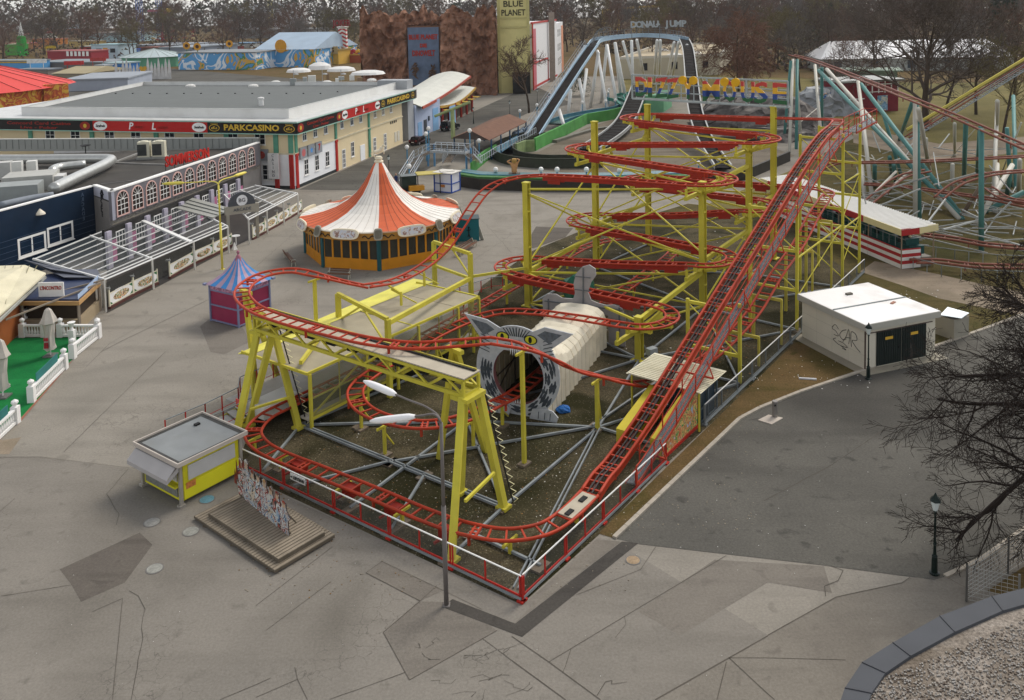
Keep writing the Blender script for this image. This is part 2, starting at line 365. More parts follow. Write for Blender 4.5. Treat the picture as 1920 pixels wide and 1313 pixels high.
# loose litter and small stones on the ground
lb = MB(); rnd = random.Random(77)
def litter(n, x0, y0, x1, y1, s0=.03, s1=.07, mi=0):
 for _ in range(n):
  p = g(rnd.uniform(x0, x1), rnd.uniform(y0, y1)); s = rnd.uniform(s0, s1)
  lb.box((p.x, p.y, .012), s, s*rnd.uniform(.4, 1), s*.3, rnd.uniform(0, 3), mi)
litter(90, 480, 790, 1180, 980); litter(60, 1000, 560, 1330, 700, .05, .1); litter(60, 1390, 660, 1640, 730, .03, .08); litter(70, 0, 900, 1900, 1300, .012, .028)
litter(30, 1200, 780, 1800, 1040, .02, .035); litter(40, 1000, 430, 1500, 560, .06, .14); litter(40, 1660, 540, 1760, 640, .05, .12); litter(60, 440, 950, 980, 1130, .03, .06, 1); litter(300, 480, 780, 1200, 1000, .03, .08, 1); litter(160, 1140, 500, 1480, 760, .06, .12, 1)
litter(500, 450, 780, 1180, 1110, .03, .07, 2); litter(200, 1150, 760, 1420, 1000, .03, .07, 2)
lo = lb.build('ground_litter', [mat('scrap_paper', 'd5d2cc'), mat('dead_leaf', '7a5a30', var=.4), mat('grey_pebble', '857b6a', var=.5)]); tag(lo, 'scraps of paper, leaves and pebbles strewn over the ground', kind='stuff')
# kerb
KERB = mat('granite_kerb', 'a39a8c', rough=.85, var=.2, scale=3)
kp = [(1152, 1010), (1386, 787), (1425, 766), (1500, 736), (1690, 672), (1760, 648), (1930, 588)]
kb = MB(); kpts = [g(*p) for p in kp]
for i in range(len(kpts)-1):
 n = max(1, int((kpts[i+1]-kpts[i]).length/1.1))
 for j in range(n):
  a, b = kpts[i].lerp(kpts[i+1], j/n), kpts[i].lerp(kpts[i+1], (j+.975)/n); kb.bar(a+Z*.045, b+Z*.045, .22, .13)
struct(kb, 'kerb', KERB)
kb = MB(); kpts = [g(*p) for p in [(1772, 1082), (1840, 1050), (1925, 990), (2050, 930)]]
for a, b in zip(kpts, kpts[1:]): kb.bar(a+Z*.03, b+Z*.03, .2, .1)
struct(kb, 'kerb', KERB)
# manhole covers
for k, (x, y, c, s, lab) in enumerate([(285, 980, '8c8a84', .36, 'pale round manhole cover beside the shadow of the yellow kiosk'), (358, 997, '8d8c84', .36, 'pale round manhole cover by the corner of the wooden platform'), (290, 1067, '8f8e86', .34, 'pale round manhole cover right of the dark asphalt patch'),
  (388, 937, '5f8794', .36, 'bluish round manhole cover between yellow kiosk and wooden platform'), (1187, 1051, '9a8468', .3, 'rusty brown round manhole cover near the road corner'), (45, 0, 'a0a0a0', .3, '')]):
 if not lab: continue
 p = g(x, y); t = thing('manhole_cover', lab, 'manhole cover', p, 'manhole covers in the pavement')
 MB().lathe([(s+.05, .0), (s+.05, .022)], p, 20).build('ring', mat('iron_ring', '6d6a66'), t)
 b = MB(); b.lathe([(s, .0), (s, .03)], p, 20)
 for i in range(-3, 4): b.box((p.x, p.y+i*.09, .03), math.sqrt(max(s*s-(i*.09)**2, .01))*1.7, .02, .006)
 b.build('lid', mat('lid_'+c, c, var=.3, scale=8), t)
# ================================================================ the red and yellow coaster
RED = mat('coaster_red', 'ad3a20', rough=.55, var=.2, scale=1.5, k=.95, dirt=.45, dirtc='5a2a1c')
REDP = mat('girder_red', '9a2a1c', rough=.5, var=.14, scale=1.2, k=.92, dirt=.4, dirtc='4e1f18')
YEL = mat('coaster_yellow', 'cbbf42', rough=.55, var=.15, scale=.8, k=.88, dirt=.4, dirtc='8a8033')
YEL2 = mat('coaster_yellow_dull', 'bfb04a', rough=.55, var=.12, scale=.8, k=.9, dirt=.4, dirtc='75692f')
STEEL = mat('galvanised_steel', '8f9596', rough=.6, var=.2, scale=2, k=.85, dirt=.3, dirtc='6a6660')
DARKM = mat('black_machinery', '1d1c1b', rough=.6, var=.3)
BOARD = mat('walkway_boards', 'b3a996', rough=.85, var=.16, scale=.9, dirt=.3, dirtc='7d7363')
MESHM = mat('wire_mesh', '6a6a66', alpha=.22, rough=.7)
GRATE = mat('grey_grating', '6b6f73', alpha=.6, rough=.7)
WHITEP = mat('white_paint', 'e4e2dd', rough=.55, var=.06, dirt=.2, dirtc='a8a298')
REDF = mat('fence_red', 'b02a20', rough=.5, var=.12, dirt=.3, dirtc='5a201a')
def loc(P):
 d = P-O; return (d.dot(E1), d.dot(E2), P[2])
def onb(px, py, b):
 C = Vector((0, 0, HC)); d = g(px, py)-C; t = (b-(C-O).dot(E2))/d.dot(E2); return loc(C+d*t)
COAST = thing('roller_coaster', 'red railed coaster zigzagging between tall yellow posts in the gravel yard', 'roller coaster', W(26, 10))
TRK = []
def track(ctrl, nm='track_section', plates=(), tie=.8, rail_mat=None, world=False, gauge=.46, rr=.085, m2=None, parent=None, spine=None):
 P = spline([p if world else W(*p) for p in ctrl], .3); S = arclen(P); TRK.append(P); N = len(P)
 lat = []
 for i in range(N):
  d = P[min(i+1, N-1)]-P[max(i-1, 0)]; d.z = 0; d.normalize(); lat.append(Vector((-d.y, d.x, 0)))
 rm = rail_mat or RED; root = None; par = parent or COAST
 tb = MB(); L = S[-1]; k = 0; t = tie*.5
 while t < L:
  p, d = at_len(P, S, t); dh = Vector((d.x, d.y, 0)).normalized(); n = Vector((-dh.y, dh.x, 0)); u = d.cross(n)*-1
  q = p-u.normalized()*0 - Z*.03
  tb.bar(q-n*gauge, q+n*gauge, .09, .07, 0)
  if k % 7 == 3:
   e = d*.28; tb.bar(q-n*gauge+e, q+n*gauge+e, .1, .09, 0); tb.bar(q-n*.14-d*.1, q-n*.14+e, .07, .06, 0); tb.bar(q+n*.14-d*.1, q+n*.14+e, .07, .06, 0)
   tb.bar(q-n*gauge-Z*.02, q-n*gauge-Z*.42, .1, .12, 0)
  k += 1; t += tie
 root = tb.build(nm, [rm], par)
 for sgn in (-1, 1):
  MB().tube([p+l*gauge*sgn for p, l in zip(P, lat)], rr, 7).build('rail', [m2 or rm], root, smooth=True)
 for (s0, s1) in plates:
  pb = MB(); idx = [i for i in range(N) if s0 <= S[i] <= s1]
  for sgn in (-1, 1):
   for i in idx[:-1]:
    a, b = P[i]+lat[i]*(gauge)*sgn, P[i+1]+lat[i+1]*(gauge)*sgn
    pb.bar(a-Z*.2, b-Z*.2, .05, .36)
  a, b = P[idx[0]], P[idx[-1]]
  for e, dd in ((a, 1), (b, -1)):       # deeper end gussets
   d = (b-a).normalized()*dd
   for sgn in (-1, 1): pb.bar(e+d*.5+lat[idx[0]]*gauge*sgn-Z*.47, e+lat[idx[0]]*gauge*sgn+d*1.6-Z*.47, .06, .3)
  for i in idx[::2]: pb.bar(P[i]-lat[i]*.3-Z*.32, P[i]+lat[i]*.3-Z*.32, .3, .04)
  pb.build('girder_plate', [REDP], root)
 return P
# tall posts: (a, b, top)
PA, PB, PC, PD, PE, PF, PG = (29.6, 20.6, 10.45), (41.7, 21.3, 14.), (51.5, 20.9, 14.6), (36.8, 8.3, 10.5), (47.3, 8.5, 12.1), (53.3, 8.4, 14.8), (24.8, 7.7, 3.15)
for p in (PA, PB, PC, PD, PE, PF, PG):
 b = MB(); b.ibeam(W(p[0], p[1], .1), W(p[0], p[1], p[2]), .46, .46, t=.06); b.bar(W(p[0], p[1], .06), W(p[0], p[1], .16), .9); b.bar(W(p[0], p[1], p[2]-.05), W(p[0], p[1], p[2]+.05), .56)
 for zz in range(2, int(p[2]), 3): b.bar(W(p[0], p[1], zz), W(p[0], p[1], zz+.12), .5)
 b.build('support_post', [YEL], COAST)
r = 2.3
def hair(p, z0, z1, side, n=7):     # half circle round post p; side -1: on the low-b end
 out = []
 for k in range(n+1):
  t = math.pi*k/n; zz = z0+(z1-z0)*k/n
  out.append((p[0]+r*math.cos(t), p[1]+side*r*math.sin(t), zz))
 return out
# upper zigzag, from the lift crest to the drop
up_ = [(50.2, 1.9, 13.75), (51.6, 1.98, 13.95), (52.9, 2.35, 13.95), (53.8, 3.4, 13.85), (54.05, 5.2, 13.75)]
up_ += [(54.0, 8.4, 13.65), (53.9, 14, 13.5)] + hair(PC, 13.35, 13.2, 1) + [(49.3, 14.5, 12.9)] + hair(PE, 12.7, 12.5, -1) + [(44.5, 14.5, 12.1)] + hair(PB, 11.6, 11.4, 1) + [(39.3, 14.5, 11.1)] + hair(PD, 10.85, 10.7, -1)
up_ += [(33.6, 14.5, 10.68), (32.9, 18, 10.66), (32.3, 20.6, 10.6), (31.4, 22.6, 10.4), (29.9, 23.75, 10.05), (28.2, 24., 9.45), (26.5, 24, 8.4), (25, 24, 7.25), (23.4, 24, 6.15), (20.6, 23.9, 5.25), (17.2, 23.7, 5.05), (14.2, 23.7, 5.45), (12.7, 24.3, 6.1), (11.2, 25.2, 6.8), (10.2, 26.6, 7.15), (8.6, 27.4, 7.2), (6.9, 27.0, 7.15), (5.3, 25.6, 7.1), (4.3, 23.3, 7.0), (3.9, 20.2, 7.0), (4.0, 16.7, 7.0), (4.45, 12.9, 6.97), (5.3, 10.75, 6.95), (6.7, 9.05, 6.98), (7.9, 7.6, 7.05), (9.0, 6.35, 6.65), (10.7, 5.6, 5.6), (12.4, 5.3, 4.4), (14.4, 4.95, 3.4), (16.5, 4.6, 2.35), (18.4, 4.1, 1.6), (20.5, 3.2, 1.4), (24, 2.2, 1.75), (27.5, 1.7, 2.45), (30.4, 1.5, 3.15), (34.5, 1.5, 4.5), (39.8, 1.5, 5.75), (44.5, 1.8, 7.0), (49, 2.3, 7.4), (52.2, 2.9, 7.35), (53.7, 4.3, 7.25), (54.05, 6.5, 7.15)]
def idx_of(c, a, b, z): return min(range(len(c)), key=lambda i: (c[i][0]-a)**2+(c[i][1]-b)**2+(c[i][2]-z)**2*4)
def seg(c, i0, i1):                # each piece of the chain is a section of its own
 return c[max(i0, 0):i1+1]
i_c = idx_of(up_, 53.8, 20.9, 13.35); i_e = idx_of(up_, 49.6, 8.5, 12.7); i_b = idx_of(up_, 44, 21.3, 11.6); i_d = idx_of(up_, 39.1, 8.3, 10.85); i_d2 = idx_of(up_, 34.5, 8.3, 10.7); i_a = idx_of(up_, 32.3, 20.6, 10.6); i_v = idx_of(up_, 14.2, 23.7, 5.45); i_f = idx_of(up_, 7.9, 7.6, 7.05); i_l = idx_of(up_, 20.5, 3.2, 1.4)
def plen(c): return arclen(spline([W(*p) for p in c], .3))[-1]
def withplates(c, flat):           # plates under the straight runs between columns
 P = spline([W(*p) for p in c], .3); S = arclen(P); out = []; on = None
 for i, p in enumerate(P):
  a, b, z = loc(p); ok = 8.6 < b < 20.9
  if ok and on is None: on = S[i]
  if not ok and on is not None: out.append((on, S[i-1])); on = None
 if on is not None: out.append((on, S[-1]))
 return track(c, plates=out)
withplates(seg(up_, 0, i_c), 1); withplates(seg(up_, i_c, i_e), 1); withplates(seg(up_, i_e, i_b), 1); withplates(seg(up_, i_b, i_d), 1); withplates(seg(up_, i_d, i_a), 1)
track(seg(up_, i_a, i_v), tie=.95); track(seg(up_, i_v, i_f)); track(seg(up_, i_f, i_l)); track(seg(up_, i_l, len(up_)-1))
# lower zigzag, from the ramp to the tunnel
lo_ = [up_[-1], (54.0, 8.5, 7.1), (53.9, 14, 6.95)] + hair(PC, 6.85, 6.75, 1) + [(49.3, 14.5, 6.65)] + hair(PE, 6.6, 6.45, -1) + [(44.5, 14.5, 5.5)] + hair(PB, 4.7, 4.55, 1) + [(39.3, 14.5, 4.5)] + hair(PD, 4.45, 4.3, -1) + [(33.2, 14.5, 3.8)] + hair(PA, 3.5, 3.4, 1) + [(27.2, 14.5, 3.35)] + hair(PG, 3.35, 3.3, -1)
lo_ += [(22.3, 11, 3.2), (22.0, 14.5, 3.0), (21.2, 17., 2.8), (19.5, 18.3, 2.55), (16.2, 18.75, 2.4), (12.8, 18.6, 2.2), (10.4, 18.6, 2.05), (8.6, 18.3, 2.0), (7.3, 17.6, 2.0), (6.2, 16.2, 2.0), (5.7, 14.6, 2.0), (5.75, 12.8, 2.0), (6.3, 11.3, 2.0), (7.3, 10.3, 2.0), (8.8, 9.75, 1.95), (10.8, 9.75, 1.8), (13, 9.95, 1.5), (17, 10.6, 1.3), (22, 11.6, 1.2), (28.8, 13.5, 1.2), (33, 14.2, 1.2), (36.5, 14.5, 1.2), (40.1, 14.9, 1.2), (44, 15.3, 1.2), (47.2, 16.0, 1.2), (49.3, 17.8, 1.2), (49.6, 20, 1.2), (48.3, 22.3, 1.2), (46, 23.5, 1.2), (43.2, 23.8, 1.2), (37.5, 23.2, 1.2), (33.8, 22.9, 1.2), (29.2, 22.5, 1.2), (25.5, 22.1, 1.2)]
j_c = idx_of(lo_, 53.8, 20.9, 6.85); j_e = idx_of(lo_, 49.6, 8.5, 6.6); j_b = idx_of(lo_, 44, 21.3, 4.7); j_d = idx_of(lo_, 39.1, 8.3, 4.45); j_a = idx_of(lo_, 31.9, 20.6, 3.5); j_g = idx_of(lo_, 27.1, 7.7, 3.35); j_g2 = idx_of(lo_, 22.3, 11, 3.2); j_t = idx_of(lo_, 8.6, 18.3, 2.0); j_m = idx_of(lo_, 22, 11.6, 1.2); j_x = idx_of(lo_, 46, 23.5, 1.2)
for i0, i1 in ((0, j_c), (j_c, j_e), (j_e, j_b), (j_b, j_d), (j_d, j_a), (j_a, j_g)): withplates(seg(lo_, i0, i1), 1)
for i0, i1 in ((j_g, j_g2), (j_g2, j_t), (j_t, j_m), (j_m, j_x), (j_x, len(lo_)-1)): track(seg(lo_, i0, i1))
st_ = [lo_[-1], (20, 21.6, 1.2), (12, 21.0, 1.2), (4.6, 20.9, 1.2)]
track(st_)
fr_ = [st_[-1], (3.5, 20.95, 1.15), (2.4, 20.6, 1.1), (1.45, 19.8, 1.1), (.95, 18.5, 1.05), (.85, 17, 1.0), (1.0, 13.6, 1.0), (1.15, 9.3, 1.0), (1.2, 6.4, 1.0), (1.45, 4.2, 1.0), (2.2, 2.4, .95), (3.6, 1.3, .9), (5.4, 1.05, .85), (7.4, 1.15, .85)]
track(fr_)
# lift hill
LB = 1.75
lift = [(7.4, 1.15, .85), (9, 1.45, .9)] + [onb(x, y, LB) for x, y in ((1150, 866), (1205, 788))] + [onb(x, y, 1.9) for x, y in ((1317, 607), (1421, 440), (1502, 310), (1545, 252))] + [up_[0]]
LP = track(lift, 'lift_track', tie=.72)
S_ = arclen(LP); cb = MB(); gbs = [MB(), MB()]
for i in range(0, len(LP)-1):
 n = (LP[i+1]-LP[i]); n = Vector((-n.y, n.x, 0)).normalized()
 for s in (-.1, .12): cb.bar(LP[i]+n*s-Z*.02, LP[i+1]+n*s-Z*.02, .07, .1)
 for s, gb in zip((-.46, .46), gbs): gb.bar(LP[i]+n*s-Z*.22, LP[i+1]+n*s-Z*.22, .07, .3)
 cb.bar(LP[i]+n*.01-Z*.1, LP[i+1]+n*.01-Z*.1, .3, .03, 1)
cb.build('lift_chain', [mat('greasy_chain', '3a3431', rough=.5, var=.4, scale=6), mat('chain_trough', '55291f', var=.25)], COAST)
for gb in gbs: gb.build('lift_girder', [RED], COAST)
cw = MB(); hr = MB()
cp = []; t = 2.2
while t < S_[-1]-.3:
 p, d = at_len(LP, S_, t); n = Vector((-d.y, d.x, 0)).normalized(); cp.append((p-n*1.4-Z*.35, n)); t += .55
for (p, n), (q, n2) in zip(cp, cp[1:]):
 cw.bar(p, q, .55, .05, 1); cw.bar(p+n*.28, q+n*.28, .05, .14, 0); cw.bar(p-n*.28, q-n*.28, .05, .14, 0)
cw.build('catwalk', [RED, GRATE], COAST)
for side in (1, -1):
 hr = MB(); pts = [p+n*.3*side+Z*1.0 for p, n in cp]
 if side > 0: pts = pts[4:]
 hr.tube(pts, .03, 5); hr.tube([p-Z*.5 for p in pts], .025, 5)
 for q in pts[::5]: hr.bar(q, q-Z*1.05, .06)
 hr.build('handrail', [RED], COAST)
yb = MB()
for k in range(6, len(cp), 12):
 p, n = cp[k]; yb.bar(p+n*1.1-Z*.25, p-n*.75-Z*.25, .09); yb.bar(p-n*.75-Z*.25, p-n*.35+Z*.75, .06);
yb.build('catwalk_bracket', [RED], COAST)
# crest platform
pb = MB(); c0 = up_[2]; q0 = W(51.2, .95, 13.3); pb.bar(W(50.5, .6, 13.3), W(57.5, .6, 13.45), 1.1, .08, 1)
for s in (.05, 1.15):
 pb.bar(W(50.5, s, 14.5), W(57.5, s, 14.6), .05); pb.bar(W(50.5, s, 13.95), W(57.5, s, 14.05), .04); pb.bar(W(50.5, s, 13.25), W(57.5, s, 13.4), .07, .16)
 for a in (50.6, 52.3, 54, 55.7, 57.4): pb.bar(W(a, s, 13.2), W(a, s, 14.58), .06)
pb.bar(W(57.5, .05, 14.6), W(57.5, 1.15, 14.6), .05)
pb.build('crest_platform', [RED, GRATE], COAST)
# yellow frames under the lift
for a, top in ((25., 5.0), (36.2, 9.05), (48., 13.0), (53.3, 13.1)):
 zt = min(p[2] for p in LP if abs(loc(p)[0]-a) < .4)-.5 if a < 50 else 13.1
 f = MB()
 for b in (.45, 4.1): f.bar(W(a, b, 0), W(a, b, zt+(.2 if b > 1 else .5)), .2)
 z = zt
 while z > 1.2:
  f.bar(W(a, .45, z), W(a, 4.1, z), .16, .2); z -= 3.0
  if z > .6: f.bar(W(a, .45, max(z, .4)), W(a, 4.1, z+2.9), .07)
 f.build('lift_trestle', [YEL], COAST)
for (a0, a1, z) in ((36.2, 48, 5.6), (48, 53.3, 5.2), (48, 53.3, 9.2)):
 f = MB(); f.bar(W(a0, .45, z), W(a1, .45, z), .1); f.bar(W(a0, .45, z-3), W(a1, .45, z), .06); f.build('cross_brace', [YEL], COAST)
for a, z0 in ((28.5, 2.0), (33, 3.3), (40, 5.2), (45, 6.5)):
 f = MB(); f.bar(W(a, 2.6, 0), W(a, 2.6, z0), .2); f.bar(W(a, 2.8, z0), W(a, .45, z0), .16, .2); f.bar(W(a, .5, 0), W(a, .5, z0), .14); f.build('ramp_frame', [YEL2], COAST)
# beams and braces of the zigzag tower
def beam(p, q, w=.16, h=None, nm='cross_brace', m=None, ext=0.):
 p, q = W(*p), W(*q); MB().bar(p, q, w, h or w).build(nm, [m or YEL], COAST)
LV = {'A': (3.4,), 'B': (4.6, 11.4), 'C': (6.8, 13.2), 'D': (4.3, 10.7), 'E': (6.5, 12.5), 'G': (3.3,)}
PP = {'A': (PA, 1), 'B': (PB, 1), 'C': (PC, 1), 'D': (PD, -1), 'E': (PE, -1), 'G': (PG, -1)}
for k, lv in LV.items():
 p, s = PP[k]
 for z in lv:
  arms = [(0, s*(r+.15)), (r+.2, s*.5), (-r-.2, s*.5), (1.7, s*1.75), (-1.7, s*1.75)]
  f = MB()
  for da, db in arms:
   q = W(p[0]+da, p[1]+db, z-.32); f.bar(W(p[0], p[1], z-1.15), q, .14, .18); f.bar(q-Z*.1, q+Z*.25, .22, .3)
  f.build('loop_bracket', [YEL], COAST)
  f = MB(); f.bar(W(p[0]-3.3, p[1]+s*.05, z-.95), W(p[0]+3.3, p[1]+s*.05, z-.95), .24, .3)
  for da in (-3., 3.): f.bar(W(p[0]+da, p[1], z-.95), W(p[0]+da, p[1], z-.25), .16)
  f.build('side_arm', [YEL], COAST)
def zz(P, z): return (P[0], P[1], z)
for p, q, z in ((PA, PB, 3.0), (PB, PC, 4.2), (PG, PD, 2.9), (PD, PE, 4.0), (PE, PF, 6.0), (PB, PC, 10.9), (PD, PE, 9.9)): beam(zz(p, z), zz(q, z+.25), .26, .34, 'main_beam')
for p, q, z in ((PA, PD, 2.9), (PB, PD, 4.0), (PB, PE, 4.3), (PC, PE, 6.2), (PC, PF, 6.3), (PC, PF, 12.5), (PC, PE, 12.2), (PB, PE, 10.8), (PB, PD, 10.2), (PA, PD, 9.9), (PA, PG, 2.8)): beam(zz(p, z), zz(q, z), .15)
for p, z0, q, z1 in ((PA, 9.6, PD, 4), (PD, 9.8, PA, 3.5), (PB, 10.5, PD, 4.6), (PD, 10, PB, 4.8), (PB, 10.8, PE, 5), (PE, 11.5, PB, 5), (PC, 12.3, PE, 7), (PE, 11.8, PC, 7), (PC, 12.6, PF, 7), (PF, 12.6, PC, 7), (PA, .3, PD, 3.4), (PD, .3, PA, 2.9), (PB, .3, PE, 4), (PE, .4, PB, 4), (PC, .4, PF, 6), (PF, .4, PC, 6), (PB, .3, PD, 3.8), (PD, .4, PB, 3.9), (PG, 2.5, PA, .3), (PA, 9.5, PB, 4.), (PB, 10, PA, 3.6), (PB, 4, PA, .3), (PD, 9.5, PE, 4.5), (PE, 4.2, PD, .4), (PG, 2.6, PD, .3), (PC, 12, PB, 5), (PC, 6, PB, .4)): beam(zz(p, z0), zz(q, z1), .11)
# small supports under the low track
for (a, b, z) in ((36.5, 14.5, .85), (41, 15, .85), (47, 16, .85), (49.3, 19.5, .85), (46, 23.3, .85), (40, 23.5, .85), (34, 22.9, .85), (29, 22.4, .85), (5.4, 13.32, 1.7), (6.8, 16.65, 1.7), (11.8, 9.9, 1.3), (9.0, 6.3, 6.3), (14.5, 4.95, 3.0), (16, 18.75, 2.0), (12, 18.6, 1.9), (8.8, 9.7, 1.6), (10.9, 25.2, 6.5), (1.1, 17, .65), (1.1, 12, .65), (1.2, 8, .65), (2.3, 2.3, .6), (6.0, 1.05, .5), (19.5, 18.3, 2.2), (22.1, 13.5, 2.7), (1.6, 19.9, .7)):
 f = MB(); f.bar(W(a, b, .05), W(a, b, z), .2 if z > 2.9 else .15); f.bar(W(a-.55, b, z+.02), W(a+.55, b, z+.02), .12, .12)
 if 1.2 < z < 6: f.bar(W(a+1.1, b+.4, .1), W(a, b, z-.3), .08);
 f.build('track_leg', [YEL], COAST);
# concrete pads and grey base frame lying on the gravel
bf = MB()
nodes = [((5, 20), (5, 4.7)), ((5, 4.7), (14.7, 5)), ((14.7, 5), (24.8, 7.7)), ((24.8, 7.7), (36.8, 8.3)), ((36.8, 8.3), (47.3, 8.5)), ((47.3, 8.5), (53.3, 8.4)), ((5, 20), (16, 18.7)), ((29.6, 20.6), (41.7, 21.3)), ((41.7, 21.3), (51.5, 20.9)), ((29.6, 20.6), (36.8, 8.3)), ((41.7, 21.3), (36.8, 8.3)), ((41.7, 21.3), (47.3, 8.5)), ((51.5, 20.9), (47.3, 8.5)), ((51.5, 20.9), (53.3, 8.4)), ((29.6, 20.6), (24.8, 7.7)), ((5, 20), (11, 12)), ((11, 12), (14.7, 5)), ((11, 12), (5, 4.7)), ((11, 12), (.6, 11)), ((11, 12), (7, 17)), ((14.7, 5), (.4, .6)), ((0.3, 15), (5, 12.5)), ((0.3, 4.3), (5, 4.7)), ((.4, 8), (5, 10)), ((14.7, 5), (25, .45)), ((24.8, 7.7), (36.2, .45)), ((24.8, 7.7), (25, .45)), ((36.8, 8.3), (36.2, .45)), ((36.8, 8.3), (48, .45)), ((47.3, 8.5), (48, .45)), ((14.7, 5), (14.7, 1.5)), ((24.8, 7.7), (16, 11)), ((36.8, 8.3), (25, .5)), ((24.8, 7.7), (24, 16)), ((22, 5), (14.7, 5.4)), ((5, 12.4), (14.7, 5.2)), ((0.4, 17.6), (5, 20)), ((2.3, .6), (2.4, 4.6))]
for p, q in nodes:
 a, b = W(*p, .16), W(*q, .16); d = (b-a).normalized(); n = Vector((-d.y, d.x, 0))*.13
 (bf.bar(a+n*.8-Z*.03, b+n*.8-Z*.03, .07, .12), bf.bar(a-n*.8-Z*.03, b-n*.8-Z*.03, .07, .12)) if (a-b).length > 14.5 else bf.bar(a-Z*.03, b-Z*.03, .12, .12)
bf.build('base_frame', [STEEL], COAST)
seen = set(); PADM = mat('old_timber', '6d6152', var=.3, scale=3)
for p, q in nodes:
 for c in (p, q):
  if c not in seen: seen.add(c); MB().box(W(*c, .005), .9, .5, .1, _th).build('footing_pad', [PADM], COAST)
for a, b in ((5.4, 13.3), (6.8, 16.65), (11.8, 9.9), (9, 6.3), (14.5, 4.95), (1.1, 17), (1.1, 12), (1.2, 8)): MB().box(W(a, b, .005), .7, .5, .12, _th).build('footing_pad', [PADM], COAST)
# gantries over the station roof
for (p, q, z, b0) in (((12.6, 24.8), (10.9, 18.3), 5.15, 0), ((25.3, 27.1), (24.2, 22.3), 5.55, 0)):
 f = MB()
 for c in (p, q): f.bar(W(*c, 0), W(*c, z), .3)
 f.bar(W(*p, z), W(*q, z), .22, .26); f.bar(W(*p, z-2.), W(*q, z-2.), .2); m_ = ((p[0]+q[0])/2, (p[1]+q[1])/2)
 f.bar(W(*m_, z), W(p[0], p[1], z-1.9), .11); f.bar(W(*m_, z), W(q[0], q[1], z-1.9), .11)
 f.build('gantry', [YEL], COAST)
beam((10.9, 18.3, 4.9), (24.2, 22.3, 3.6), .26, .3, 'main_beam'); beam((5.2, 20, 3.9), (11, 24, 3.6), .2, .24, 'main_beam'); beam((24.2, 22.3, 3.7), (29.6, 20.6, 3.3), .16, .2, 'main_beam')
f = MB()
for (a, b, z) in ((16.2, 22.2, 4.75), (20, 23.4, 4.9)): f.bar(W(a, b, z-1.), W(a, b, z), .14); f.bar(W(a, b, z-.1), W(a+.3, 23.7, z+.1), .12); f.bar(W(a+1.2, b-.4, z-1.1), W(a, b+1, z), .08)
f.build('cross_brace', [YEL], COAST)
# front truss bridge on two splayed trestles
ztop, zbot, b0, b1 = 6.45, 5.7, 6.4, 22.9
def tr(b, a, z): return W(a, b, z)
A0, A1 = 4.15, 5.35
f = MB()
for a in (A0, A1):
 f.bar(tr(b0, a, ztop), tr(b1, a, ztop), .14, .16); f.bar(tr(b0, a, zbot), tr(b1, a, zbot), .16, .2)
 n = 14; stp = (b1-b0)/n
 for i in range(n): f.bar(tr(b0+i*stp, a, zbot if i % 2 == 0 else ztop), tr(b0+(i+1)*stp, a, ztop if i % 2 == 0 else zbot), .1)
 for b in (b0, b1): f.bar(tr(b, a, zbot), tr(b, a, ztop), .14)
for b in [b0+(b1-b0)*i/7 for i in range(8)]: f.bar(tr(b, A0, zbot), tr(b, A1, zbot), .12); f.bar(tr(b, A0, ztop), tr(b, A1, ztop), .1)
f.build('truss_bridge', [YEL], COAST)
f = MB(); f.bar(tr(b0-.1, (A0+A1)/2, ztop+.14), tr(b1+.3, (A0+A1)/2, ztop+.14), 1.3, .06); f.build('bridge_deck', [BOARD], COAST)
f = MB(); f.bar(tr(b0, A1-.25, ztop+.22), tr(b1, A1-.25, ztop+.22), .1, .06, 0); f.bar(tr(b0, A1-.12, ztop+.24), tr(b1, A1-.12, ztop+.24), .08, .1, 1)
f.build('bridge_toe_board', [DARKM, YEL2], COAST)
rnd = random.Random(4)
for b in [b0+1.4+i*1.75 for i in range(9)]:
 f = MB(); f.box(tr(b, 4.7, 5.95), .7, .35, .3, _th+R(90)); f.bar(tr(b, 4.8, 6.0), tr(b+.7, 4.9, 6.1), .16); f.build('brake_gear', [DARKM], COAST)
for bt, feet, nm in ((b0+.1, ((.35, 4.15), (5.0, 4.7), (4.85, 7.4)), 'r'), (b1-.3, ((.75, 20.74), (4.73, 19.86), (3.2, 22.6)), 'l')):
 for k, (a, b) in enumerate(feet):
  f = MB(); top = tr(bt+(0, -.1, .5)[k]*(1 if nm == 'r' else -1), (A0, A1, A0+.8)[k], zbot-.1); foot = W(a, b, .1)
  f.bar(foot, top, .34, .34); f.bar(foot-Z*.05, foot+Z*.1, .6)
  f.build('trestle_leg', [YEL], COAST)
 f = MB(); f.bar(tr(bt-.5, 4.7, zbot-.16), tr(bt+.6, 4.7, zbot-.16), 1.5, .2); f.build('trestle_cap', [YEL], COAST)
 (a, b), (a2, b2) = feet[0], feet[1]
 f = MB(); f.bar(W(a+.9*(a2-a)*.3, b+(b2-b)*.3, 2.2), W(a2-.15*(a2-a), b2, 2.2), .13); f.build('cross_brace', [YEL], COAST)
 # zigzag cable lacing beside the inner leg
 t0 = W(a2+.35, b2-.35, .3); t1 = tr(bt-.45, A1+.1, zbot-.3); z_ = MB(); N = 30; pts = []
 for i in range(N+1):
  q = t0.lerp(t1, i/N); pts.append(q+(RT*(.28 if i % 2 else 0)))
 z_.tube(pts, .022, 4); z_.bar(t0, t1, .06, .06, 1); z_.build('cable_lacing', [mat('pale_cable', 'e6dfae'), DARKM], COAST)
